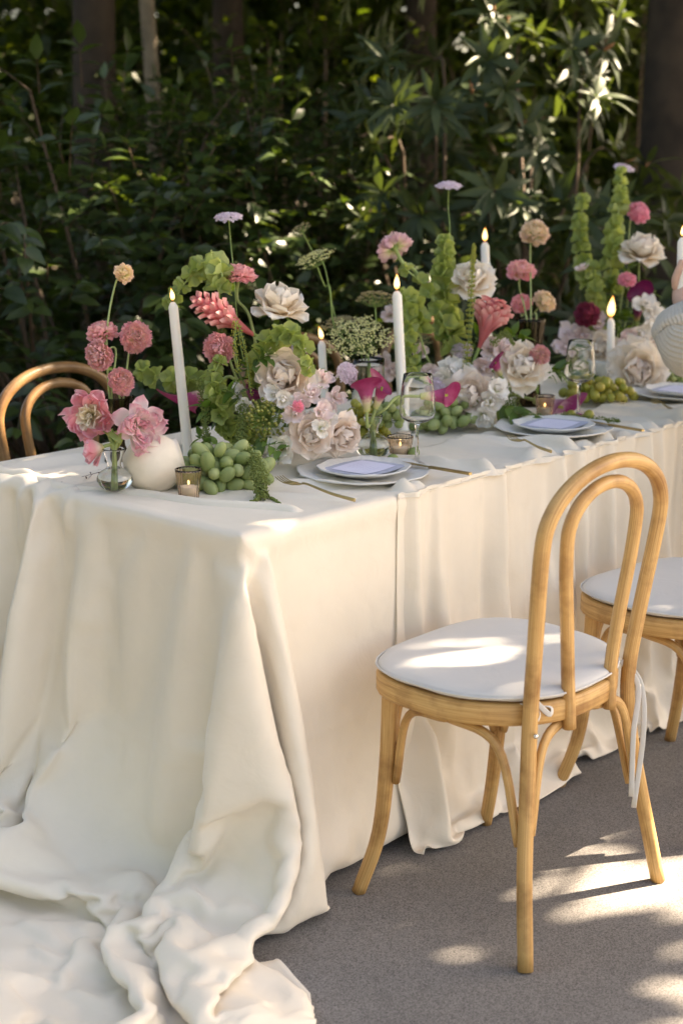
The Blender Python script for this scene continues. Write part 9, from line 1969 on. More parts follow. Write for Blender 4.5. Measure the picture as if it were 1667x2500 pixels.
def wine_glass(label, loc):
    prof = [(0.0, 0.0), (0.037, 0.0), (0.038, 0.0015), (0.030, 0.004), (0.010, 0.008), (0.0045, 0.016), (0.0040, 0.05), (0.0042, 0.085), (0.0075, 0.097), (0.026, 0.103), (0.040, 0.112), (0.0445, 0.126), (0.0425, 0.155), (0.0385, 0.19), (0.0345, 0.218),
            (0.0337, 0.2185), (0.0330, 0.217), (0.0372, 0.19), (0.0412, 0.155), (0.0431, 0.126), (0.0386, 0.1135), (0.025, 0.1055), (0.0, 0.1025)]
    root = thing('wine_glass', label, 'wine glass', loc, 'wine glasses')
    mb = MB(); lathe(mb, prof, 48); v, f = mb.v, mb.f
    # stem and bowl are one blown piece; the foot is a disc of its own
    mb.build('bowl_and_stem', M['clear'], root, matrix=Matrix.Translation(Vector(loc)))
    return root

def plate_mesh(R, depth, lobes, seed):
    mb = MB()
    prof = [(0.0, 0.004), (R * 0.55, 0.004), (R * 0.68, 0.006), (R * 0.74, 0.010), (R * 0.82, 0.013), (R * 0.90, 0.016), (R * 0.965, 0.019), (R, 0.021), (R * 1.004, 0.019), (R * 0.98, 0.016), (R * 0.80, 0.009), (R * 0.6, 0.0), (0.0, 0.0)]
    prof = [(r, z * depth) for r, z in prof]
    def mod(r, z, a, i):
        k = max(0.0, (r / R - 0.7) / 0.3)
        s = 1 + 0.022 * k * math.cos(lobes * a) + 0.008 * k * math.cos(2 * lobes * a + 1) + 0.004 * k * math.cos(3 * a + seed)
        zz = z
        if 3 <= i <= 6:
            zz += 0.0011 * math.cos(36 * a + 1.2 * math.cos(i * 2.1) + i * 1.3) + 0.0007 * math.cos(60 * a + i)
        return (r * s, zz + 0.0012 * k * math.cos(lobes * a))
    lathe(mb, prof, 144, mod)
    return mb

def plate_set(i, loc, rot, l1, l2, l3):
    loc = Vector(loc)
    tag(plate_mesh(0.156, 1.0, 9, i).build('charger_plate', M['ceramic'], matrix=Matrix.Translation(loc) @ Matrix.Rotation(0.3 * i, 4, 'Z')), l1, 'plate', 'white charger plates')
    p2 = loc + Vector((0, 0, 0.011))
    tag(plate_mesh(0.108, 0.9, 8, i + 5).build('salad_plate', M['ceramic'], matrix=Matrix.Translation(p2) @ Matrix.Rotation(0.5 * i, 4, 'Z')), l2, 'plate', 'white salad plates')
    root = thing('menu_card', l3, 'card', p2 + Vector((0, 0, 0.012)), 'lavender menu cards')
    mx = Matrix.Translation(p2 + Vector((0, 0, 0.0125))) @ Matrix.Rotation(rot, 4, 'Z')
    def sheet_(w, h, z, nx=8, ny=8, rag=0.0, sd=0):
        v = []; f = []
        for a in range(nx + 1):
            for b in range(ny + 1):
                x = (a / nx - 0.5) * w; y = (b / ny - 0.5) * h
                e = 1 if a in (0, nx) or b in (0, ny) else 0
                zz = z + 0.10 * (x * x) * 1.2 + 0.10 * (y * y) + 0.0016 * math.sin(x * 30 + y * 22)
                v.append((x + e * rag * noise.noise(Vector((x * 90, y * 90, sd))), y + e * rag * noise.noise(Vector((y * 90, x * 90, sd + 5))), zz))
        for a in range(nx):
            for b in range(ny):
                q = a * (ny + 1) + b; f.append((q, q + ny + 1, q + ny + 2, q + 1))
        return v, f
    mb = MB(); mb.add(*sheet_(0.155, 0.140, 0.0, 20, 20, 0.004, i)); mb.build('backing_sheet', M['paper_border'], root, matrix=mx)
    mb = MB(); mb.add(*sheet_(0.115, 0.102, 0.0013)); pp = mb.build('menu_sheet', M['card'], root, matrix=mx)
    mb = MB(); r = random.Random(i)
    for k in range(7):
        y = 0.03 - 0.010 * k; w = r.uniform(0.008, 0.024)
        v = []; f = []; n = 14
        for q in range(n + 1):
            x = -w + 2 * w * q / n; zz = 0.0018 + 0.12 * x * x + 0.0016 * math.sin(x * 30 + y * 22)
            o = 0.0012 * math.sin(q * 2.6 + k)
            v += [(x, y + o - 0.0004, zz), (x, y + o + 0.0004, zz)]
        f = [(2 * q, 2 * q + 2, 2 * q + 3, 2 * q + 1) for q in range(n) if q % 5 != 4]
        mb.add(v, f)
    mb.build('handwriting', M['ink'], pp, matrix=mx)

def fork(label, tip, end):
    tip, end = Vector(tip), Vector(end)
    root = thing('fork', label, 'fork', end, 'brass cutlery')
    d = (tip - end).normalized(); L = (tip - end).length
    mx = basis(end, d, (0, 0, 1))
    mb = MB(); tube(mb, spline([(0, 0, 0.003), (0, L * 0.3, 0.004), (0, L * 0.6, 0.011), (0, L * 0.68, 0.010)], 6), lambda t: 0.0042 - 0.0016 * t, 10, flat=0.5)
    mb.build('handle', M['gold'], root, matrix=mx)
    mb = MB(); v = []; f = []
    for i in range(7):
        k = i / 6; y = L * (0.67 + 0.13 * k); w = 0.003 + 0.0095 * math.sin(k * PI / 2); z = 0.0105 - 0.006 * math.sin(k * PI * 0.6)
        v += [(-w, y, z + 0.001), (0, y, z - 0.0008), (w, y, z + 0.001), (w, y, z - 0.001), (0, y, z - 0.0026), (-w, y, z - 0.001)]
    for i in range(6):
        for j in range(6): f.append((i * 6 + j, i * 6 + (j + 1) % 6, (i + 1) * 6 + (j + 1) % 6, (i + 1) * 6 + j))
    mb.add(v, f); mb.build('head', M['gold'], root, matrix=mx)
    for k in range(4):
        x = -0.0105 + 0.007 * k
        mb = MB(); tube(mb, spline([(x, L * 0.79, 0.005), (x * 1.02, L * 0.88, 0.0045), (x * 1.02, L * 0.95, 0.008), (x, L, 0.013)], 4), lambda t: 0.0019 - 0.0009 * t, 7, flat=0.7); mb.build('tine', M['gold'], root, matrix=mx)
    return root

def knife(label, tip, end):
    tip, end = Vector(tip), Vector(end)
    root = thing('knife', label, 'knife', end, 'brass cutlery')
    d = (tip - end).normalized(); L = (tip - end).length
    mx = basis(end, d, (0, 0, 1))
    mb = MB(); box_mb(mb, -0.0045, 0.0045, 0, L * 0.45, 0.001, 0.0065); mb.build('handle', M['gold'], root, False, mx)
    mb = MB(); v = [(-0.004, L * 0.45, 0.003), (0.004, L * 0.45, 0.003), (0.010, L * 0.6, 0.003), (0.010, L * 0.9, 0.003), (0.0, L, 0.003), (-0.005, L * 0.9, 0.003)]
    mb.add(v + [(x, y, 0.0045) for x, y, z in v], [(5, 4, 3, 2, 1, 0), (6, 7, 8, 9, 10, 11)] + [(i, (i + 1) % 6, 6 + (i + 1) % 6, 6 + i) for i in range(6)]); mb.build('blade', M['gold'], root, False, mx)
    return root


# ------------------------------------------------------------------ place settings
plate_set(0, (0.566, 0.176, 0.76), 0.05, 'scalloped white charger plate nearest the front chair', 'small embossed white plate on the charger nearest the front chair', 'lavender menu card on the plate nearest the front chair')
plate_set(1, (1.306, 0.148, 0.768), 0.12, 'scalloped white charger plate beyond the near wine glass', 'small embossed white plate on the charger behind the second chair', 'lavender menu card on the middle plate of the row')
plate_set(2, (2.069, 0.198, 0.768), 0.0, 'scalloped white charger plate cut by the frame below the knit sleeve', 'small white plate cut by the frame below the knit sleeve', 'lavender menu card cut by the frame below the knit sleeve')
fork('brass fork lying left of the nearest plate', (0.331, 0.223, 0.782), (0.304, -0.029, 0.78))
fork('brass fork lying left of the middle plate', (1.052, 0.109, 0.79), (0.973, -0.072, 0.792))
fork('brass fork half hidden left of the plate under the knit sleeve', (1.882, 0.183, 0.775), (1.799, 0.069, 0.775))
knife('brass knife sticking out right of the nearest plate', (0.702, 0.232, 0.772), (0.641, -0.079, 0.79))
knife('brass knife right of the middle plate', (1.455, 0.192, 0.78), (1.355, -0.097, 0.794))
wine_glass('wine glass nearest the camera beside the tall middle candle', (0.778, 0.189, 0.762))
wine_glass('wine glass farther along in front of the yellow grapes', (1.563, 0.238, 0.768))

# ------------------------------------------------------------------ candles
candle('tall leaning taper candle behind the cream pot', (0.426, 0.626, 0.76), (0.455, 0.704, 1.143), 0.0128, 0.03, bend=-0.15)
candle('short taper candle with a leaning flame behind the blush roses', (0.997, 0.692, 0.76), (1.035, 0.744, 0.992), 0.0118, 0.036, bend=-0.3)
candle('tall taper candle on a stone holder behind the near wine glass', (1.053, 0.459, 0.767), (1.107, 0.533, 1.137), 0.0142, 0.042)
candle('taper candle rising behind the cream rose and pink ginger', (1.8, 0.726, 0.76), (1.861, 0.803, 1.224), 0.0145, 0.042)
candle('taper candle with a tall orange flame beside the farthest rose', (2.1, 0.467, 0.772), (2.138, 0.501, 0.984), 0.0132, 0.066, bend=0.12)
holder('pale stone holder under the tall middle candle', (0.983, 0.401, 0.76))
holder('pale stone holder under the candle with the tall orange flame', (2.02, 0.416, 0.76))
votive('ribbed amber votive in front of the big green grapes', (0.143, 0.315, 0.76))
votive('low ribbed votive glowing behind the nearest plate', (0.817, 0.275, 0.762), 0.033, 0.05)
votive('ribbed votive half hidden by green amaranth at the middle plate', (1.527, 0.328, 0.762), 0.028, 0.062)

# ------------------------------------------------------------------ pots and vases
pot_l = Vector((0.151, 0.443, 0.757))
tilt = Matrix.Translation(pot_l + Vector((0, 0, 0.062))) @ Vector((0.817, -0.534, 0.219)).to_track_quat('Z', 'Y').to_matrix().to_4x4() @ Matrix.Translation((0, 0, -0.062))
vase('round_pot', 'round cream ceramic pot tipped over behind the votive', pot_l, [(0.012, -0.002), (0.035, 0.004), (0.062, 0.034), (0.068, 0.066), (0.058, 0.100), (0.044, 0.117), (0.042, 0.123), (0.044, 0.128)], 0.004, 'bisque', 'pot', 48, None, None, None, tilt)
vase('bud_vase', 'small clear bulbous bud vase holding the pink tulips', (0.062, 0.468, 0.758), [(0.020, 0.0), (0.022, 0.003), (0.012, 0.010), (0.030, 0.020), (0.040, 0.036), (0.034, 0.052), (0.017, 0.064), (0.016, 0.076), (0.021, 0.092), (0.025, 0.107)], 0.0022, 'clear', 'vase', 48, None, 0.062)
vase('smoked_vase', 'tall smoked glass vase behind the pink tulips', (0.291, 0.734, 0.757), [(0.034, 0.0), (0.038, 0.004), (0.030, 0.02), (0.018, 0.05), (0.022, 0.08), (0.034, 0.12), (0.040, 0.15), (0.043, 0.168)], 0.003, 'smoke', 'vase', 56, lambda r, z, a, i: (r * (1 + 0.02 * math.cos(18 * a)), z))
vase('bud_vase', 'small amber tinted bud vase holding three callas', (0.754, 0.31, 0.76), [(0.024, 0.0), (0.030, 0.003), (0.041, 0.022), (0.040, 0.040), (0.024, 0.056), (0.013, 0.066), (0.014, 0.08), (0.022, 0.096), (0.024, 0.108)], 0.0022, 'clear', 'vase', 48, None, 0.05)
vase('glass_vase', 'clear straight glass vase holding the lace umbels', (1.037, 0.573, 0.757), [(0.040, 0.0), (0.045, 0.004), (0.046, 0.10), (0.044, 0.20)], 0.003, 'clear', 'vase', 40, None, 0.12)
vase('smoked_vase', 'smoked glass vase holding mauve ranunculus beyond the big cream rose', (1.69, 0.499, 0.757), [(0.036, 0.0), (0.040, 0.004), (0.034, 0.06), (0.034, 0.12), (0.040, 0.2), (0.045, 0.262)], 0.003, 'smoke', 'vase', 48)
BOWL = [(0.05, 0.0), (0.055, 0.006), (0.085, 0.03), (0.105, 0.065), (0.11, 0.085)]
for caption, loc in (('low white bowl under the nearest flower arrangement', (0.64, 0.55, TZ)), ('low white bowl under the middle flower arrangement', (1.43, 0.54, TZ)), ('low white bowl under the farthest flower arrangement', (2.24, 0.53, TZ))):
    vase('flower_bowl', caption, loc, BOWL, 0.006, 'ceramic', 'bowl', 48, None, None, 'low white flower bowls')
B1 = Vector((0.64, 0.55, 0.80)); B2 = Vector((1.43, 0.54, 0.80)); B3 = Vector((2.24, 0.53, 0.80))
SV = Vector((0.291, 0.734, 0.757)) + Vector((0, 0, 0.02)); SV2 = Vector((1.69, 0.499, 0.757)) + Vector((0, 0, 0.02))
BV = Vector((0.062, 0.468, 0.758)) + Vector((0, 0, 0.022)); CV = Vector((0.754, 0.31, 0.76)) + Vector((0, 0, 0.012)); LV = Vector((1.037, 0.573, 0.757)) + Vector((0, 0, 0.012))
rj = random.Random(99)
def j(b, s=0.03): return b + Vector((rj.uniform(-s, s), rj.uniform(-s, s), rj.uniform(-s, s) * 0.3))

# ------------------------------------------------------------------ tulips in the bud vase
top = BV + Vector((0, 0, 0.085))
tulip('wide open pink and cream tulip facing the camera over the bud vase', (0.046, 0.528, 0.932), (-0.87, -0.483, 0.102), 0.058, j(BV, .004), seed=3, via=[top])
tulip('pale pink double tulip leaning against the cream pot', (0.105, 0.426, 0.915), (-0.182, -0.975, 0.131), 0.060, j(BV, .004), 'tulippale', 'tulippale', seed=5, via=[top + Vector((0.002, -0.004, 0))])
tulip('half closed yellow streaked tulip hanging below the open one', (0.032, 0.489, 0.864), (-0.897, 0.351, -0.269), 0.048, j(BV, .004), 'tulip', 'tulip', seed=8, via=[top],
      rings=[(3, 'tulip', 0.05, 0, (0.95, 0.62, 12, 8, 0.3, 10, 0.08), 1), (4, 'tulip', 0.06, 0, (1.0, 0.72, 22, 24, 0.25, 10, 0.08), 1), (3, 'tulip', 0.06, -0.05, (1.0, 0.7, 40, 50, 0.2, 10, 0.08), 1)])
sprig('tulip leaf curling out of the bud vase', [BV, top, (0.068, 0.473, 0.888), (0.056, 0.463, 0.91)], 3, 0.055, 'bell', 0.5, 2, None, 'tulip_leaf', 0.5, 0.003)
sprig('thin dark red sprig lying on the cloth beside the bud vase', [(0.081, 0.493, 0.814), (0.082, 0.568, 0.79), (0.08, 0.638, 0.768), (0.037, 0.63, 0.768)], 12, 0.024, 'darkred', 0.13, 4, None, 'dark_sprig', 0.8, 0.0008, 'darkstem')

# ------------------------------------------------------------------ ranunculus in the smoked vase
sv = SV + Vector((0, 0, 0.148))
ranunculus('small cream green ranunculus standing highest above the smoked vase', (0.36, 0.773, 1.214), (-0.271, -0.851, 0.45), 0.027, j(SV, .006), 'creamgreen', 41, [sv + Vector((-0.01, 0.012, 0)), (0.309, 0.781, 1.078)], n=70, flat=1.1)
ranunculus('mauve pink ranunculus uppermost of the pair left of the smoked vase', (0.313, 0.804, 1.071), (-0.269, -0.099, 0.958), 0.043, j(SV, .006), 'pink', 42, [sv + Vector((-0.012, 0.01, 0))], top=125)
ranunculus('pink ranunculus hanging below its twin over the smoked vase', (0.261, 0.754, 1.027), (-0.98, -0.161, -0.119), 0.042, j(SV, .006), 'pink', 43, [sv + Vector((-0.01, 0.004, 0))], top=130)
ranunculus('green hearted pink ranunculus right of the pair over the smoked vase', (0.353, 0.727, 1.064), (-0.413, -0.842, 0.348), 0.043, j(SV, .006), 'pink', 44, [sv + Vector((0.014, -0.012, 0))], top=125, open_=6)
ranunculus('lowest pink ranunculus resting on the rim of the smoked vase', (0.279, 0.698, 0.966), (-0.206, -0.938, 0.279), 0.037, j(SV, .006), 'pink', 45, [sv + Vector((0.005, -0.01, -0.01))], top=125, flat=0.75)

# ------------------------------------------------------------------ nearest arrangement
lace_disc('lilac lace flower standing highest over the nearest arrangement', (0.668, 0.723, 1.339), (-0.143, -0.063, 0.988), 0.034, j(B1), seed=1, via=[(0.616, 0.623, 0.987), (0.655, 0.698, 1.231)])
bells('arching bells of Ireland reaching over the leaning candle', [j(B1), (0.554, 0.591, 0.964), (0.531, 0.617, 1.136), (0.534, 0.612, 1.216), (0.551, 0.69, 1.231), (0.541, 0.747, 1.186), (0.518, 0.783, 1.131)], 0.60, 1.0, 0.018, 0.02, 51, 5)
bells('bells of Ireland lying out to the left behind the leaning candle', [j(B1), (0.571, 0.673, 0.904), (0.545, 0.742, 0.928), (0.508, 0.816, 0.936), (0.468, 0.87, 0.963)], 0.30, 1.0, 0.023, 0.026, 52, 5)
bells('bells of Ireland drooping over the topmost blush rose', [j(B1), (0.545, 0.505, 0.952), (0.529, 0.463, 1.042), (0.537, 0.407, 1.083), (0.548, 0.357, 1.065), (0.532, 0.322, 1.003)], 0.42, 1.0, 0.017, 0.019, 53, 5)
bells('bright green bells of Ireland at the lower left of the nearest arrangement', [j(B1), (0.453, 0.511, 0.855), (0.419, 0.511, 0.923), (0.417, 0.519, 0.98), (0.432, 0.515, 1.016)], 0.25, 1.0, 0.0175, 0.018, 54, 6)
ranunculus('pale pink ranunculus with upturned petals at the top of the nearest arrangement', (0.589, 0.607, 1.203), (-0.12, -0.245, 0.962), 0.046, j(B1), 'rosepink', 46, [(0.594, 0.539, 0.943), (0.589, 0.571, 1.103)], n=80, top=112, flat=0.75, open_=12, sr=0.0036)
ginger('pink torch ginger pointing left over the nearest arrangement', (0.555, 0.537, 1.072), (0.439, 0.605, 1.16), j(B1), 0.028, 61, [(0.584, 0.528, 0.967)])
rose('open cream rose on top of the nearest arrangement', (0.627, 0.509, 1.131), (-0.077, -0.374, 0.924), 0.066, j(B1), 'cream', 'cream', 71, [(0.598, 0.52, 0.944), (0.606, 0.534, 1.05)])
ranunculus('rose pink ranunculus at the left flank of the nearest arrangement', (0.457, 0.543, 1.042), (-0.94, -0.336, 0.054), 0.043, j(B1), 'rosepink', 47, [(0.523, 0.528, 0.952)], top=125)
calla('dark magenta calla stretching left behind the leaning candle', (0.553, 0.669, 0.92), (-0.687, 0.602, -0.406), 0.125, j(B1), 'calla', 1.6)
calla('dark calla tucked above the viburnum berries', (0.533, 0.449, 0.932), (-0.913, 0.406, 0.051), 0.07, j(B1), 'darkcalla', 0.6)
rose('blush rose topmost among the roses of the nearest arrangement', (0.536, 0.4, 0.974), (-0.634, -0.5, 0.591), 0.070, j(B1), 'blush', 'blush', 72)
rose('blush rose facing the camera above the nearest plate', (0.509, 0.294, 0.854), (-0.66, -0.735, 0.155), 0.052, j(B1), 'blush', 'blush', 73)
rose('blush rose nodding to the right beside the calla vase', (0.6, 0.282, 0.844), (-0.243, -0.956, -0.164), 0.052, j(B1, .02), 'blush', 'blush', 74)
lisianthus('white lisianthus with a green heart low over the cloth', (0.446, 0.324, 0.828), (-0.875, -0.437, 0.209), 0.038, j(B1, .02), 81)
viburnum('cluster of olive green viburnum berries in the nearest arrangement', (0.448, 0.376, 0.891), (-0.718, -0.648, 0.254), 0.056, j(B1), 5)
sweet_pea('pale pink sweet pea spray between the blush roses', [((0.508, 0.323, 0.928), (-0.63, -0.71, 0.314)), ((0.528, 0.307, 0.948), (-0.397, -0.766, 0.505)), ((0.52, 0.271, 0.907), (-0.404, -0.909, 0.101)), ((0.472, 0.309, 0.908), (-0.865, -0.49, 0.108))], j(B1), 'palepink', 0.024, 91)
sweet_pea('pale pink sweet pea spray in front of the short candle', [((0.653, 0.344, 0.922), (-0.416, -0.804, 0.424)), ((0.621, 0.341, 0.902), (-0.725, -0.654, 0.217)), ((0.655, 0.386, 0.96), (-0.039, -0.761, 0.647))], j(B1), 'palepink', 0.023, 92)
sweet_pea('white sweet pea spray beside the nodding blush rose', [((0.557, 0.282, 0.885), (-0.704, -0.636, 0.316)), ((0.501, 0.25, 0.876), (-0.576, -0.81, 0.108))], j(B1), 'white', 0.022, 93)
ranunculus('small deep pink bloom between berries and sweet peas', (0.473, 0.298, 0.926), (-0.648, -0.73, 0.216), 0.017, j(B1), 'candy', 48, n=45)
sweet_pea('white blossoms above the viburnum berries', [((0.483, 0.387, 0.945), (-0.755, -0.402, 0.518)), ((0.474, 0.347, 0.935), (-0.63, -0.71, 0.314))], j(B1), 'white', 0.024, 94)
sweet_pea('white blossoms at the left of the nearest arrangement', [((0.47, 0.492, 0.94), (-0.878, -0.346, 0.331)), ((0.462, 0.459, 0.908), (-0.812, -0.584, 0))], j(B1), 'white', 0.022, 95)
lace_disc('grey lilac scabious behind the topmost blush rose', (0.674, 0.48, 1.027), (-0.163, -0.289, 0.943), 0.024, j(B1), seed=2)
lace_disc('lilac scabious on a bent stem left of the magenta callas', (0.682, 0.332, 0.979), (-0.298, -0.886, 0.356), 0.027, j(B1), seed=3, via=[(0.588, 0.384, 0.919)])
tassel('amaranth tassel hanging between leaning candle and bells of Ireland', [(0.428, 0.577, 0.963), (0.403, 0.54, 0.912), (0.379, 0.512, 0.844), (0.368, 0.493, 0.801)], 0.016, 1100, seed=1)
tassel('amaranth tassel hanging in front of the nearest bowl', [(0.459, 0.463, 0.913), (0.404, 0.414, 0.863), (0.359, 0.384, 0.812)], 0.019, 1100, seed=2)
tassel('amaranth tassel under the pink ginger', [(0.536, 0.611, 1.136), (0.509, 0.59, 1.076), (0.492, 0.578, 1.036)], 0.014, 600, seed=3, taper=0.2)
tassel('amaranth tassel trailing over the big green grapes onto the cloth', [(0.349, 0.373, 0.835), (0.299, 0.273, 0.831), (0.248, 0.197, 0.805), (0.225, 0.172, 0.772)], 0.022, 2000, seed=4, taper=0.35)
tassel('thin amaranth tip lying on the cloth by the fork', [(0.249, 0.202, 0.775), (0.253, 0.18, 0.768), (0.236, 0.13, 0.764)], 0.007, 260, seed=5)
tassel('thin amaranth end dropping in front of the big grapes', [(0.234, 0.186, 0.78), (0.198, 0.165, 0.77), (0.177, 0.177, 0.764)], 0.007, 260, seed=6)
tassel('yellow mimosa strand hanging by the rose pink ranunculus', [(0.496, 0.523, 1.108), (0.47, 0.502, 1.055), (0.458, 0.478, 0.996)], 0.010, 190, 'ytassel', 7, 0.2)
tassel('second yellow mimosa strand trailing below the pink ginger', [(0.512, 0.532, 1.096), (0.497, 0.491, 1.022), (0.475, 0.455, 0.939)], 0.008, 150, 'ytassel', 8, 0.2)
for i, (caption, a, b) in enumerate((('leafy sprig under the topmost blush rose', (0.508, 0.467, 0.991), (0.503, 0.428, 1.035)), ('leafy sprig at the left foot of the nearest arrangement', (0.453, 0.518, 0.876), (0.395, 0.532, 0.908)), ('leafy sprig above the amaranth in front of the nearest bowl', (0.471, 0.483, 0.92), (0.427, 0.482, 0.952)),
        ('leafy sprig below the viburnum berries', (0.445, 0.391, 0.84), (0.426, 0.315, 0.826)), ('dark leafy sprig behind the pink ginger stem', (0.555, 0.523, 0.949), (0.533, 0.537, 1.003)), ('leafy sprig left of the short candle', (0.659, 0.467, 0.943), (0.703, 0.456, 0.961)), ('leafy sprig low behind the big grapes', (0.401, 0.495, 0.822), (0.386, 0.547, 0.839)), ('leafy sprig between the stems of the nearest arrangement', (0.577, 0.492, 0.928), (0.561, 0.528, 0.98)), ('leafy sprig under the cream rose', (0.594, 0.539, 0.943), (0.618, 0.513, 1.029)))):
    sprig(caption, [j(B1, .02), a, b], 16, 0.042, 'leaf', 0.5, 100 + i)

# ------------------------------------------------------------------ umbels in the clear vase
lv = LV + Vector((0, 0, 0.19))
umbel('small brown umbel highest on its thin stem', (1.112, 0.885, 1.278), (-0.545, 0.07, 0.835), 0.030, j(LV, .006), 'dryumbel', 1, [lv, (1.118, 0.759, 1.035), (1.121, 0.812, 1.19)], 0.35, 20, sr=0.0018)
umbel('tilted green umbel on a curved stem above the short candle', (1.048, 0.771, 1.193), (-0.434, 0.062, 0.899), 0.052, j(LV, .006), 'umbel', 2, [lv, (1.052, 0.704, 1.02), (1.061, 0.736, 1.137)], 0.3, 26)
umbel('brown umbel low beside the short candle', (1.091, 0.718, 1.009), (-0.267, -0.024, 0.964), 0.055, j(LV, .006), 'dryumbel', 3, [lv], 0.35, 28)
umbel('wide white green umbel spreading over the clear vase', (1.037, 0.6, 0.982), (-0.483, -0.288, 0.827), 0.086, j(LV, .006), 'umbel', 4, [lv], 0.2, 36)
umbel('greenish umbel turned away left of the tall middle candle', (1.121, 0.621, 1.086), (0.314, 0.283, 0.906), 0.052, j(LV, .006), 'dryumbel', 5, [lv], 0.3, 28)

# ------------------------------------------------------------------ callas in the bud vase
cv = CV + Vector((0, 0, 0.085))
calla('magenta calla standing on the left in the bud vase', (0.698, 0.282, 0.888), (-0.146, -0.064, 0.987), 0.098, j(CV, .006), 'calla', -1.0, [cv], wide=1.25)
calla('magenta calla curling to the right beside its twin', (0.728, 0.28, 0.892), (0.152, -0.243, 0.958), 0.085, j(CV, .006), 'calla', 1.2, [cv], wide=1.1)
calla('magenta calla bending right behind the near wine glass', (0.884, 0.266, 0.905), (0.744, -0.668, 0.021), 0.105, j(CV, .006), 'calla', 0.3, [cv, (0.76, 0.275, 0.888)], wide=0.7)

# ------------------------------------------------------------------ grapes
grapes('bunch of large green grapes beside the ribbed votive', (0.28, 0.347, 0.76), (0.105, 0.080, 0.085), 66, 'grape', (0.0155, 0.0240), 1, -0.6)
grapes('heap of golden grapes behind the magenta callas', (0.932, 0.492, 0.758), (0.060, 0.06, 0.105), 44, 'ygrape', (0.0125, 0.0135), 2)
grapes('green grapes between the callas and the tall middle candle', (0.921, 0.4, 0.8), (0.03, 0.04, 0.07), 14, 'grape', (0.0135, 0.0145), 3)
grapes('bunch of green grapes right of the near wine glass', (1.202, 0.415, 0.76), (0.125, 0.075, 0.075), 60, 'grape', (0.0145, 0.0205), 4, -0.2)
grapes('bunch of yellow green grapes in front of the farthest candle', (1.852, 0.352, 0.76), (0.12, 0.09, 0.06), 60, 'ygrape', (0.0135, 0.0145), 5, -0.5)
grapes('green grapes under the knit sleeve', (2.36, 0.379, 0.76), (0.07, 0.06, 0.05), 28, 'grape', (0.013, 0.015), 6)
for caption, p, mt in (('single loose grape behind the nearest plate', (0.725, 0.222, 0.772), 'grape'), ('loose golden grape left of the far wine glass stem', (1.534, 0.244, 0.776), 'ygrape'), ('loose golden grape right of the far wine glass stem', (1.569, 0.206, 0.776), 'ygrape'), ('loose grape behind the low glowing votive', (0.827, 0.239, 0.772), 'grape')):
    o = link('loose_grape', GRAPE[mt], None, None, Matrix.Translation(Vector(p)) @ Matrix.Rotation(1.2, 4, 'Y') @ Matrix.Diagonal((0.0145, 0.0145, 0.0165, 1)))
    tag(o, caption, 'grape', 'loose grapes')

# ------------------------------------------------------------------ middle arrangement
lace_disc('pale lilac lace flower on a long stem above the middle arrangement', (1.476, 0.65, 1.405), (-0.11, -0.099, 0.989), 0.035, j(B2), seed=11, via=[(1.397, 0.612, 0.972), (1.448, 0.622, 1.243)])
ranunculus('dusty mauve ranunculus seen from below above the tall middle candle', (1.278, 0.687, 1.239), (0.12, 0.678, 0.725), 0.054, j(B2), 'mauve', 111, [(1.404, 0.543, 0.889), (1.361, 0.601, 1.088), (1.319, 0.648, 1.175)], n=95, top=120, flat=0.8, open_=10, sr=0.0055)
bells('thick bells of Ireland leaning left behind the tall middle candle', [j(B2), (1.386, 0.529, 0.88), (1.351, 0.561, 1.03), (1.316, 0.605, 1.128), (1.269, 0.647, 1.187)], 0.35, 1.0, 0.020, 0.03, 151, 4, 0.0055)
bells('upright bells of Ireland above the middle arrangement', [j(B2), (1.4, 0.557, 0.913), (1.396, 0.58, 1.05), (1.393, 0.603, 1.148), (1.417, 0.614, 1.251)], 0.42, 1.0, 0.024, 0.023, 152, 6, 0.005)
bells('bells of Ireland drooping behind the tall middle candle', [j(B2), (1.272, 0.55, 0.927), (1.224, 0.569, 1.088), (1.199, 0.572, 1.102), (1.166, 0.536, 0.987), (1.16, 0.513, 0.906)], 0.45, 1.0, 0.019, 0.021, 153, 5)
rose('cream rose up in front of the candle of the middle arrangement', (1.442, 0.531, 1.143), (-0.608, -0.324, 0.724), 0.062, j(B2), 'cream', 'cream', 171, [(1.425, 0.529, 0.913)])
tassel('yellow green amaranth standing upright before the cream rose', [(1.272, 0.429, 0.847), (1.298, 0.437, 0.947), (1.321, 0.446, 1.089), (1.347, 0.46, 1.207), (1.357, 0.465, 1.251)], 0.017, 1500, 'ytassel', 21, 0.75)
ginger('pink torch ginger with an open head in the middle arrangement', (1.344, 0.427, 0.977), (1.4, 0.412, 1.11), j(B2), 0.034, 161, [(1.345, 0.451, 0.879)], 45)
rose('big cream rose at the right of the middle arrangement', (1.412, 0.331, 0.918), (-0.692, -0.624, 0.362), 0.070, j(B2), 'cream', 'cream', 172)
rose('blush rose above the green grapes in the middle arrangement', (1.251, 0.39, 0.845), (-0.811, -0.528, 0.252), 0.072, j(B2), 'blush', 'blush', 173)
sweet_pea('white ruffled blossoms under the big cream rose', [((1.254, 0.322, 0.837), (-0.66, -0.743, 0.11)), ((1.273, 0.314, 0.871), (-0.469, -0.83, 0.302)), ((1.228, 0.324, 0.804), (-0.725, -0.654, -0.217))], j(B2), 'white', 0.030, 191)
sweet_pea('pale pink blossoms between the two big roses of the middle arrangement', [((1.38, 0.414, 0.965), (-0.697, -0.487, 0.527)), ((1.384, 0.377, 0.962), (-0.477, -0.71, 0.518)), ((1.339, 0.41, 0.915), (-0.793, -0.57, 0.216))], j(B2), 'palepink', 0.032, 192)
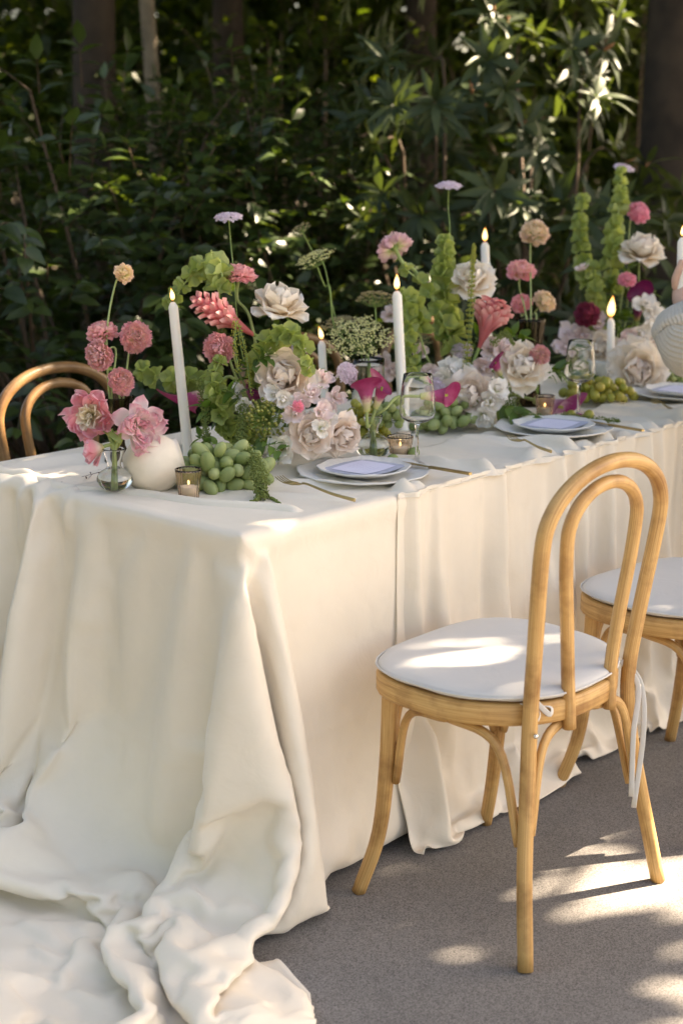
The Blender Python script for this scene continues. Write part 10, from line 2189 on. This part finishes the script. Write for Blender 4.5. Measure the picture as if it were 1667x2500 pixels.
sweet_pea('pale blossoms at the left flank of the middle arrangement', [((1.277, 0.476, 0.909), (-0.803, -0.316, 0.505)), ((1.244, 0.473, 0.882), (-0.94, -0.261, 0.218)), ((1.281, 0.441, 0.906), (-0.63, -0.568, 0.53))], j(B2), 'white', 0.030, 193)
sweet_pea('lilac pink blossoms behind the near wine glass', [((1.26, 0.573, 0.953), (-0.827, -0.469, 0.309)), ((1.252, 0.679, 1.052), (-0.843, -0.332, 0.424)), ((1.235, 0.521, 0.903), (-0.725, -0.654, 0.217)), ((1.185, 0.646, 0.927), (-0.85, -0.482, 0.212)), ((1.185, 0.606, 0.9), (-0.725, -0.654, 0.217))], j(B2), 'palepink', 0.026, 194)
ranunculus('small mauve pink ranunculus right of the big cream rose', (1.435, 0.287, 0.953), (-0.434, -0.838, 0.331), 0.032, j(B2), 'pink', 112, n=70)
calla('dark calla tucked left of the big cream rose', (1.352, 0.359, 0.898), (-0.55, 0.028, 0.835), 0.07, j(B2), 'calla', 0.4)
calla('two toned calla lying on the table by the middle votive', (1.563, 0.392, 0.8), (0.386, -0.898, -0.21), 0.135, j(B2), 'pinkcalla', 0.8, [(1.587, 0.464, 0.806)])
lace_disc('lilac florets under the callas of the middle arrangement', (1.21, 0.477, 0.874), (-0.633, -0.426, 0.647), 0.026, j(B2), seed=12)
lace_disc('dull purple florets between the stems of the middle arrangement', (1.371, 0.511, 0.952), (-0.553, -0.353, 0.755), 0.03, j(B2), seed=13)
umbel('brownish umbel low between the stems of the middle arrangement', (1.32, 0.629, 0.953), (-0.407, -0.06, 0.912), 0.045, j(B2), 'dryumbel', 14)
tassel('amaranth heap trailing by the middle votive', [(1.405, 0.373, 0.844), (1.359, 0.316, 0.8), (1.421, 0.307, 0.772), (1.484, 0.24, 0.768)], 0.026, 1700, seed=22, taper=0.5)
tassel('amaranth strand lying before the far wine glass', [(1.51, 0.258, 0.775), (1.532, 0.185, 0.772), (1.553, 0.099, 0.772)], 0.012, 700, seed=23, taper=0.3)
tassel('amaranth curl beside the pink ginger', [(1.335, 0.378, 0.985), (1.364, 0.356, 1.014), (1.374, 0.335, 0.985)], 0.013, 500, seed=24)
for i, (caption, a, b) in enumerate((('leafy sprig at the left of the middle arrangement', (1.278, 0.531, 0.891), (1.218, 0.546, 0.921)), ('leafy sprig behind the big cream rose', (1.488, 0.413, 0.955), (1.506, 0.389, 0.987)), ('leafy sprig between the stems of the middle arrangement', (1.407, 0.563, 0.95), (1.387, 0.572, 1.001)), ('leafy sprig under the blush rose over the green grapes', (1.322, 0.334, 0.821), (1.313, 0.276, 0.804)), ('leafy sprig by the pink ginger with the open head', (1.449, 0.431, 0.97), (1.46, 0.398, 0.996)), ('leafy sprig right of the big cream rose', (1.5, 0.314, 0.888), (1.509, 0.279, 0.903)), ('leafy sprig under the cream rose by the candle', (1.44, 0.525, 0.95), (1.47, 0.51, 0.999)), ('leafy sprig low at the middle bowl', (1.352, 0.326, 0.806), (1.339, 0.272, 0.789)))):
    sprig(caption, [j(B2, .02), a, b], 15, 0.048, 'leaf', 0.5, 200 + i)
sv2 = SV2 + Vector((0, 0, 0.235))
ranunculus('green and pink ranunculus highest over the far smoked vase', (1.888, 0.631, 1.257), (-0.461, -0.581, 0.671), 0.050, j(SV2, .008), 'creamgreen', 113, [sv2], n=110, top=130)
ranunculus('mauve ranunculus pair head over the far smoked vase', (1.822, 0.633, 1.144), (-0.382, -0.345, 0.857), 0.050, j(SV2, .008), 'pink', 114, [sv2 + Vector((-0.01, 0.008, 0))], top=128, flat=0.7)
ranunculus('small dusty pink ranunculus just above the far smoked vase', (1.789, 0.605, 1.048), (-0.6, -0.384, 0.702), 0.036, j(SV2, .008), 'rosepink', 115, [sv2 + Vector((-0.008, 0.008, 0))])
ranunculus('cream brown ranunculus leaning right over the far smoked vase', (1.837, 0.553, 1.054), (-0.118, -0.72, 0.684), 0.042, j(SV2, .008), 'creamgreen', 116, [sv2 + Vector((0.012, -0.012, 0))])

# ------------------------------------------------------------------ farthest arrangement
bells('tall bright bells of Ireland in the farthest arrangement', [j(B3), (2.296, 0.596, 1.008), (2.294, 0.608, 1.164), (2.315, 0.601, 1.291), (2.351, 0.614, 1.437)], 0.40, 1.0, 0.021, 0.021, 251, 5)
bells('slender bells of Ireland left in the farthest arrangement', [j(B3), (2.287, 0.64, 0.976), (2.284, 0.696, 1.118), (2.281, 0.725, 1.232), (2.313, 0.734, 1.359)], 0.35, 1.0, 0.020, 0.022, 252, 5)
bells('short bells of Ireland between the taller two', [j(B3), (2.244, 0.603, 0.954), (2.224, 0.621, 1.068), (2.236, 0.638, 1.152)], 0.35, 1.0, 0.021, 0.022, 253, 5)
lace_disc('pale lilac lace flower beside the tip of the tall bells', (2.428, 0.655, 1.449), (-0.015, -0.299, 0.954), 0.034, j(B3), seed=31, via=[(2.367, 0.619, 1.074)])
ranunculus('candy pink ranunculus highest in the farthest arrangement', (2.38, 0.565, 1.307), (-0.314, -0.664, 0.678), 0.044, j(B3), 'candy', 211, [(2.33, 0.559, 1.008)])
rose('blush rose seen from the side high in the farthest arrangement', (2.331, 0.513, 1.181), (-0.28, -0.324, 0.904), 0.072, j(B3), 'blush', 'cream', 271, [(2.3, 0.497, 0.957)])
ranunculus('pale ranunculus under the high blush rose', (2.265, 0.524, 1.095), (-0.408, -0.514, 0.755), 0.034, j(B3), 'candy', 212, n=60)
lisianthus('pale lisianthus bud on a thin curved stem', (2.209, 0.66, 1.13), (-0.468, 0.024, 0.883), 0.026, j(B3), 281, [(2.255, 0.606, 1.039)], pea_rings('palepink'), 'lisianthus', heart=False)
ranunculus('burgundy bloom left of the tall orange flame', (2.158, 0.603, 0.986), (-0.697, -0.487, 0.527), 0.046, j(B3), 'burgundy', 213, flat=1.0)
rose('big blush rose low in the farthest arrangement', (2.114, 0.379, 0.827), (-0.726, -0.656, 0.206), 0.092, j(B3), 'blush', 'cream', 272)
rose('cream rose behind the farthest candle', (2.184, 0.565, 0.876), (-0.734, -0.513, 0.444), 0.062, j(B3), 'cream', 'cream', 273)
rose('blush rose on top of the big low one', (2.256, 0.426, 0.881), (-0.437, -0.699, 0.566), 0.066, j(B3), 'blush', 'blush', 274)
sweet_pea('pale blossoms along the right of the farthest arrangement', [((2.269, 0.46, 1.016), (-0.555, -0.643, 0.527)), ((2.252, 0.423, 0.945), (-0.566, -0.797, 0.212)), ((2.285, 0.433, 0.991), (-0.416, -0.804, 0.424)), ((2.21, 0.432, 0.927), (-0.738, -0.666, 0.11))], j(B3), 'white', 0.034, 291)
sweet_pea('pink blossoms at the left of the farthest arrangement', [((2.164, 0.665, 0.92), (-0.843, -0.332, 0.424)), ((2.168, 0.628, 0.915), (-0.771, -0.554, 0.314)), ((2.128, 0.66, 0.88), (-0.85, -0.482, 0.212)), ((2.209, 0.598, 0.957), (-0.555, -0.643, 0.527)), ((2.179, 0.461, 0.913), (-0.648, -0.73, 0.216))], j(B3), 'palepink', 0.033, 292)
calla('burgundy calla under the high blush rose', (2.298, 0.501, 0.964), (-0.043, -0.109, 0.993), 0.12, j(B3), 'darkcalla', 0.6)
for i, (caption, a, b) in enumerate((('leafy sprig high in the farthest arrangement', (2.291, 0.602, 1.008), (2.285, 0.594, 1.095)), ('leafy sprig at the left of the farthest arrangement', (2.15, 0.622, 0.846), (2.098, 0.646, 0.834)), ('leafy sprig under the candy pink ranunculus', (2.343, 0.569, 1.035), (2.36, 0.576, 1.148)), ('leafy sprig between the farthest candle and roses', (2.269, 0.551, 0.927), (2.273, 0.539, 0.992)), ('leafy sprig low by the farthest candle', (2.119, 0.583, 0.809), (2.052, 0.588, 0.788)), ('leafy sprig beside the burgundy calla', (2.344, 0.533, 0.98), (2.39, 0.512, 1.064)))):
    sprig(caption, [j(B3, .02), a, b], 15, 0.055, 'leaf', 0.5, 300 + i)


# ------------------------------------------------------------------ person at the table's front side, mostly beyond the frame
M['skin'] = plain('skin', (0.60, 0.38, 0.29), 0.5, noise_amt=0.05, noise_scale=60, sss=0.15, bump=0.1, bump_scale=300)
M['knit'] = plain('oatmeal knit', (0.56, 0.52, 0.46), 0.9, noise_amt=0.06, noise_scale=200, bump=0.4, bump_scale=500)
M['denim'] = plain('dark trousers', (0.05, 0.055, 0.075), 0.9, noise_amt=0.1, noise_scale=200)
M['hair'] = plain('brown hair', (0.09, 0.05, 0.03), 0.6, noise_amt=0.3, noise_scale=120)
M['shoe'] = plain('shoe leather', (0.06, 0.05, 0.045), 0.5)

def skinned(name, pts, edges, radii, mat, parent, levels=2, root_i=0):
    me = bpy.data.meshes.new(name)
    me.from_pydata([tuple(p) for p in pts], edges, [])
    o = link(name, me, mat, parent)
    md = o.modifiers.new('skin', 'SKIN'); md.use_smooth_shade = True
    sv_ = me.skin_vertices[0].data
    for k, r_ in enumerate(radii):
        sv_[k].radius = (r_, r_) if not isinstance(r_, tuple) else r_
        sv_[k].use_root = (k == root_i)
    s = o.modifiers.new('sub', 'SUBSURF'); s.levels = levels; s.render_levels = levels
    return o

px, py = 1.93, -0.56
ft = Vector((-0.42, 0.90, 0)).normalized(); sd = Vector((ft.y, -ft.x, 0))       # facing direction and the figure's right side
def bp(s_, f_, z): return Vector((px, py, 0)) + sd * s_ + ft * f_ + Vector((0, 0, z + FLOOR * max(0.0, (0.95 - z) / 0.95)))
person = thing('person', 'person in an oatmeal knit sweater holding a white candle at the frame edge', 'person', (px, py, FLOOR))
wrist = Vector((1.684, -0.001, 1.092)); palm = Vector((1.706, 0.009, 1.144)); elbow = bp(-0.24, 0.10, 1.02)
shL, shR = bp(-0.17, 0.0, 1.38), bp(0.17, 0.0, 1.38)
rw, re_ = bp(0.20, 0.22, 0.92), bp(0.25, 0.0, 1.08)
pts = [bp(0, 0, 0.95), bp(0, 0.01, 1.10), bp(0, 0.02, 1.26), bp(0, 0.0, 1.40), bp(0, 0.01, 1.48), bp(0, 0.02, 1.56), bp(0, 0.03, 1.66), shL, elbow, wrist, palm, shR, re_, rw, bp(0.20, 0.27, 0.86),
       bp(-0.09, 0, 0.90), bp(-0.10, 0.02, 0.50), bp(-0.10, -0.01, 0.09), bp(-0.10, 0.12, 0.035), bp(0.09, 0, 0.90), bp(0.11, 0.03, 0.50), bp(0.12, 0.02, 0.09), bp(0.13, 0.15, 0.035)]
edg = [(0, 1), (1, 2), (2, 3), (3, 4), (4, 5), (5, 6), (3, 7), (7, 8), (8, 9), (9, 10), (3, 11), (11, 12), (12, 13), (13, 14), (0, 15), (15, 16), (16, 17), (17, 18), (0, 19), (19, 20), (20, 21), (21, 22)]
rad = [0.125, 0.115, 0.13, 0.10, 0.052, 0.075, 0.088, 0.062, 0.043, 0.026, (0.036, 0.020), 0.062, 0.042, 0.026, 0.03, 0.095, 0.058, 0.040, 0.035, 0.095, 0.058, 0.040, 0.035]
skinned('body', pts, edg, rad, M['skin'], person)
# fingers close round the candle, the thumb lies up along it
cd_ = Vector((1.721, 0.013, 1.16))
t_ = Vector((-0.742, -0.67, 0)); rt_ = Vector((0.67, -0.742, 0)); up_ = Vector((0, 0, 1))
skinned('thumb', [palm - rt_ * 0.012 - up_ * 0.012, palm - rt_ * 0.022 + up_ * 0.018 + t_ * 0.010, palm - rt_ * 0.013 + up_ * 0.048 + t_ * 0.014, palm - rt_ * 0.006 + up_ * 0.072 + t_ * 0.012], [(0, 1), (1, 2), (2, 3)], [0.016, 0.0125, 0.0105, 0.0085], M['skin'], person)
for k in range(4):
    z = 0.034 - 0.019 * k
    ln = (0.95, 1.05, 1.0, 0.82)[k]
    skinned('finger', [palm + rt_ * 0.020 + up_ * (z * 0.7), palm + rt_ * (0.036 * ln) + up_ * z + t_ * 0.016, palm + rt_ * (0.026 * ln) + up_ * z + t_ * 0.036 * ln, palm + rt_ * 0.004 + up_ * z + t_ * 0.034 * ln], [(0, 1), (1, 2), (2, 3)], [0.010, 0.0092, 0.0085, 0.0075], M['skin'], person)
# head details
hd = bp(0, 0.03, 1.62)
mb = MB(); mb.add([hd + sd * (q.x * 0.083) + ft * (q.y * 0.10 - 0.018) + Vector((0, 0, q.z * 0.115 + 0.03)) for q in ICO2[0] if True], ICO2[1]); mb.build('hair', M['hair'], person)
mb = MB(); tube(mb, spline([bp(0, -0.09, 1.62), bp(0, -0.13, 1.50), bp(0.01, -0.12, 1.34)], 6), lambda t: 0.035 * (1 - 0.6 * t) + 0.006, 12); mb.build('ponytail', M['hair'], person)
for s_ in (-1, 1):
    mb = MB(); mb.add([bp(s_ * 0.031, 0.112, 1.615) + q * 0.011 for q in ICO1[0]], ICO1[1]); mb.build('eye', M['ceramic'], person)
    mb = MB(); mb.add([bp(s_ * 0.086, 0.02, 1.605) + Vector((q.x * 0.010, q.y * 0.018, q.z * 0.03)) for q in ICO1[0]], ICO1[1]); mb.build('ear', M['skin'], person)
mb = MB(); tube(mb, spline([bp(0, 0.108, 1.63), bp(0, 0.128, 1.60), bp(0, 0.118, 1.585)], 4), 0.010, 8); mb.build('nose', M['skin'], person)
mb = MB(); tube(mb, spline([bp(-0.024, 0.103, 1.555), bp(0, 0.114, 1.553), bp(0.024, 0.103, 1.555)], 4), 0.0055, 8); mb.build('mouth', M['candy'], person)
# sweater: torso, plain sleeve, and the wide ribbed sleeve that hangs in the picture
skinned('sweater_body', [bp(0, 0, 0.93), bp(0, 0.01, 1.10), bp(0, 0.02, 1.26), bp(0, 0.0, 1.40), shL, bp(-0.20, 0.05, 1.22), shR, re_, rw + Vector((0, 0, 0.03))], [(0, 1), (1, 2), (2, 3), (3, 4), (4, 5), (3, 6), (6, 7), (7, 8)], [0.16, 0.15, 0.16, 0.12, 0.098, 0.092, 0.098, 0.068, 0.047], M['knit'], person)
def ribbed(path, rad, name, seg=200, hang_down=0.0):
    fr = frames(path); v = []; f = []; uv = []
    m = len(path)
    for i, p in enumerate(path):
        k = i / (m - 1); R = rad(k)
        t, n, b = fr[i]
        for q in range(seg):
            a = 2 * PI * q / seg
            g = noise.noise(Vector((math.cos(a) * 1.6, math.sin(a) * 1.6, k * 5.0)))
            rr_ = R * (1 + 0.10 * g) + (0.0022 if q % 4 < 2 else -0.0022) + 0.0012 * math.sin(k * 60)
            w = n * math.cos(a) + b * math.sin(a)
            v.append(p + w * rr_ - Vector((0, 0, hang_down * max(0.0, -w.z) * math.sin(PI * k) * R))); uv.append((q / seg, k))
    for i in range(m - 1):
        for q in range(seg): f.append((i * seg + q, i * seg + (q + 1) % seg, (i + 1) * seg + (q + 1) % seg, (i + 1) * seg + q))
    mb = MB(); mb.add(v, f, uv)
    return mb.build(name, M['knit'], person)
sl = spline([wrist + (palm - wrist) * 0.05, Vector((1.681, -0.03, 1.041)), Vector((1.673, -0.079, 1.01)), elbow.lerp(Vector((1.673, -0.079, 1.01)), 0.35), elbow, bp(-0.20, 0.05, 1.22)], 8)
ribbed(sl, lambda k: 0.033 + 0.066 * min(1.0, (k / 0.16)) ** 0.5 * (1 - 0.35 * k), 'wide_sleeve', hang_down=0.35)
# trousers and shoes
for s_ in (-1, 1):
    o_ = 0 if s_ < 0 else 4
    skinned('trouser_leg', [bp(s_ * 0.04, 0, 0.97), bp(s_ * 0.10, 0, 0.86), pts[16 + o_], pts[17 + o_] + Vector((0, 0, 0.02))], [(0, 1), (1, 2), (2, 3)], [0.13, 0.108, 0.075, 0.06], M['denim'], person)
    skinned('shoe', [pts[17 + o_] - Vector((0, 0, 0.045)) - ft * 0.03, pts[17 + o_] - Vector((0, 0, 0.05)) + ft * 0.06, pts[18 + o_] + ft * 0.05], [(0, 1), (1, 2)], [0.044, 0.042, 0.034], M['shoe'], person)
candle('white candle held upright in the hand at the frame edge', (1.683, -0.007, 1.069), (1.721, 0.024, 1.273), 0.0150, 0.03)
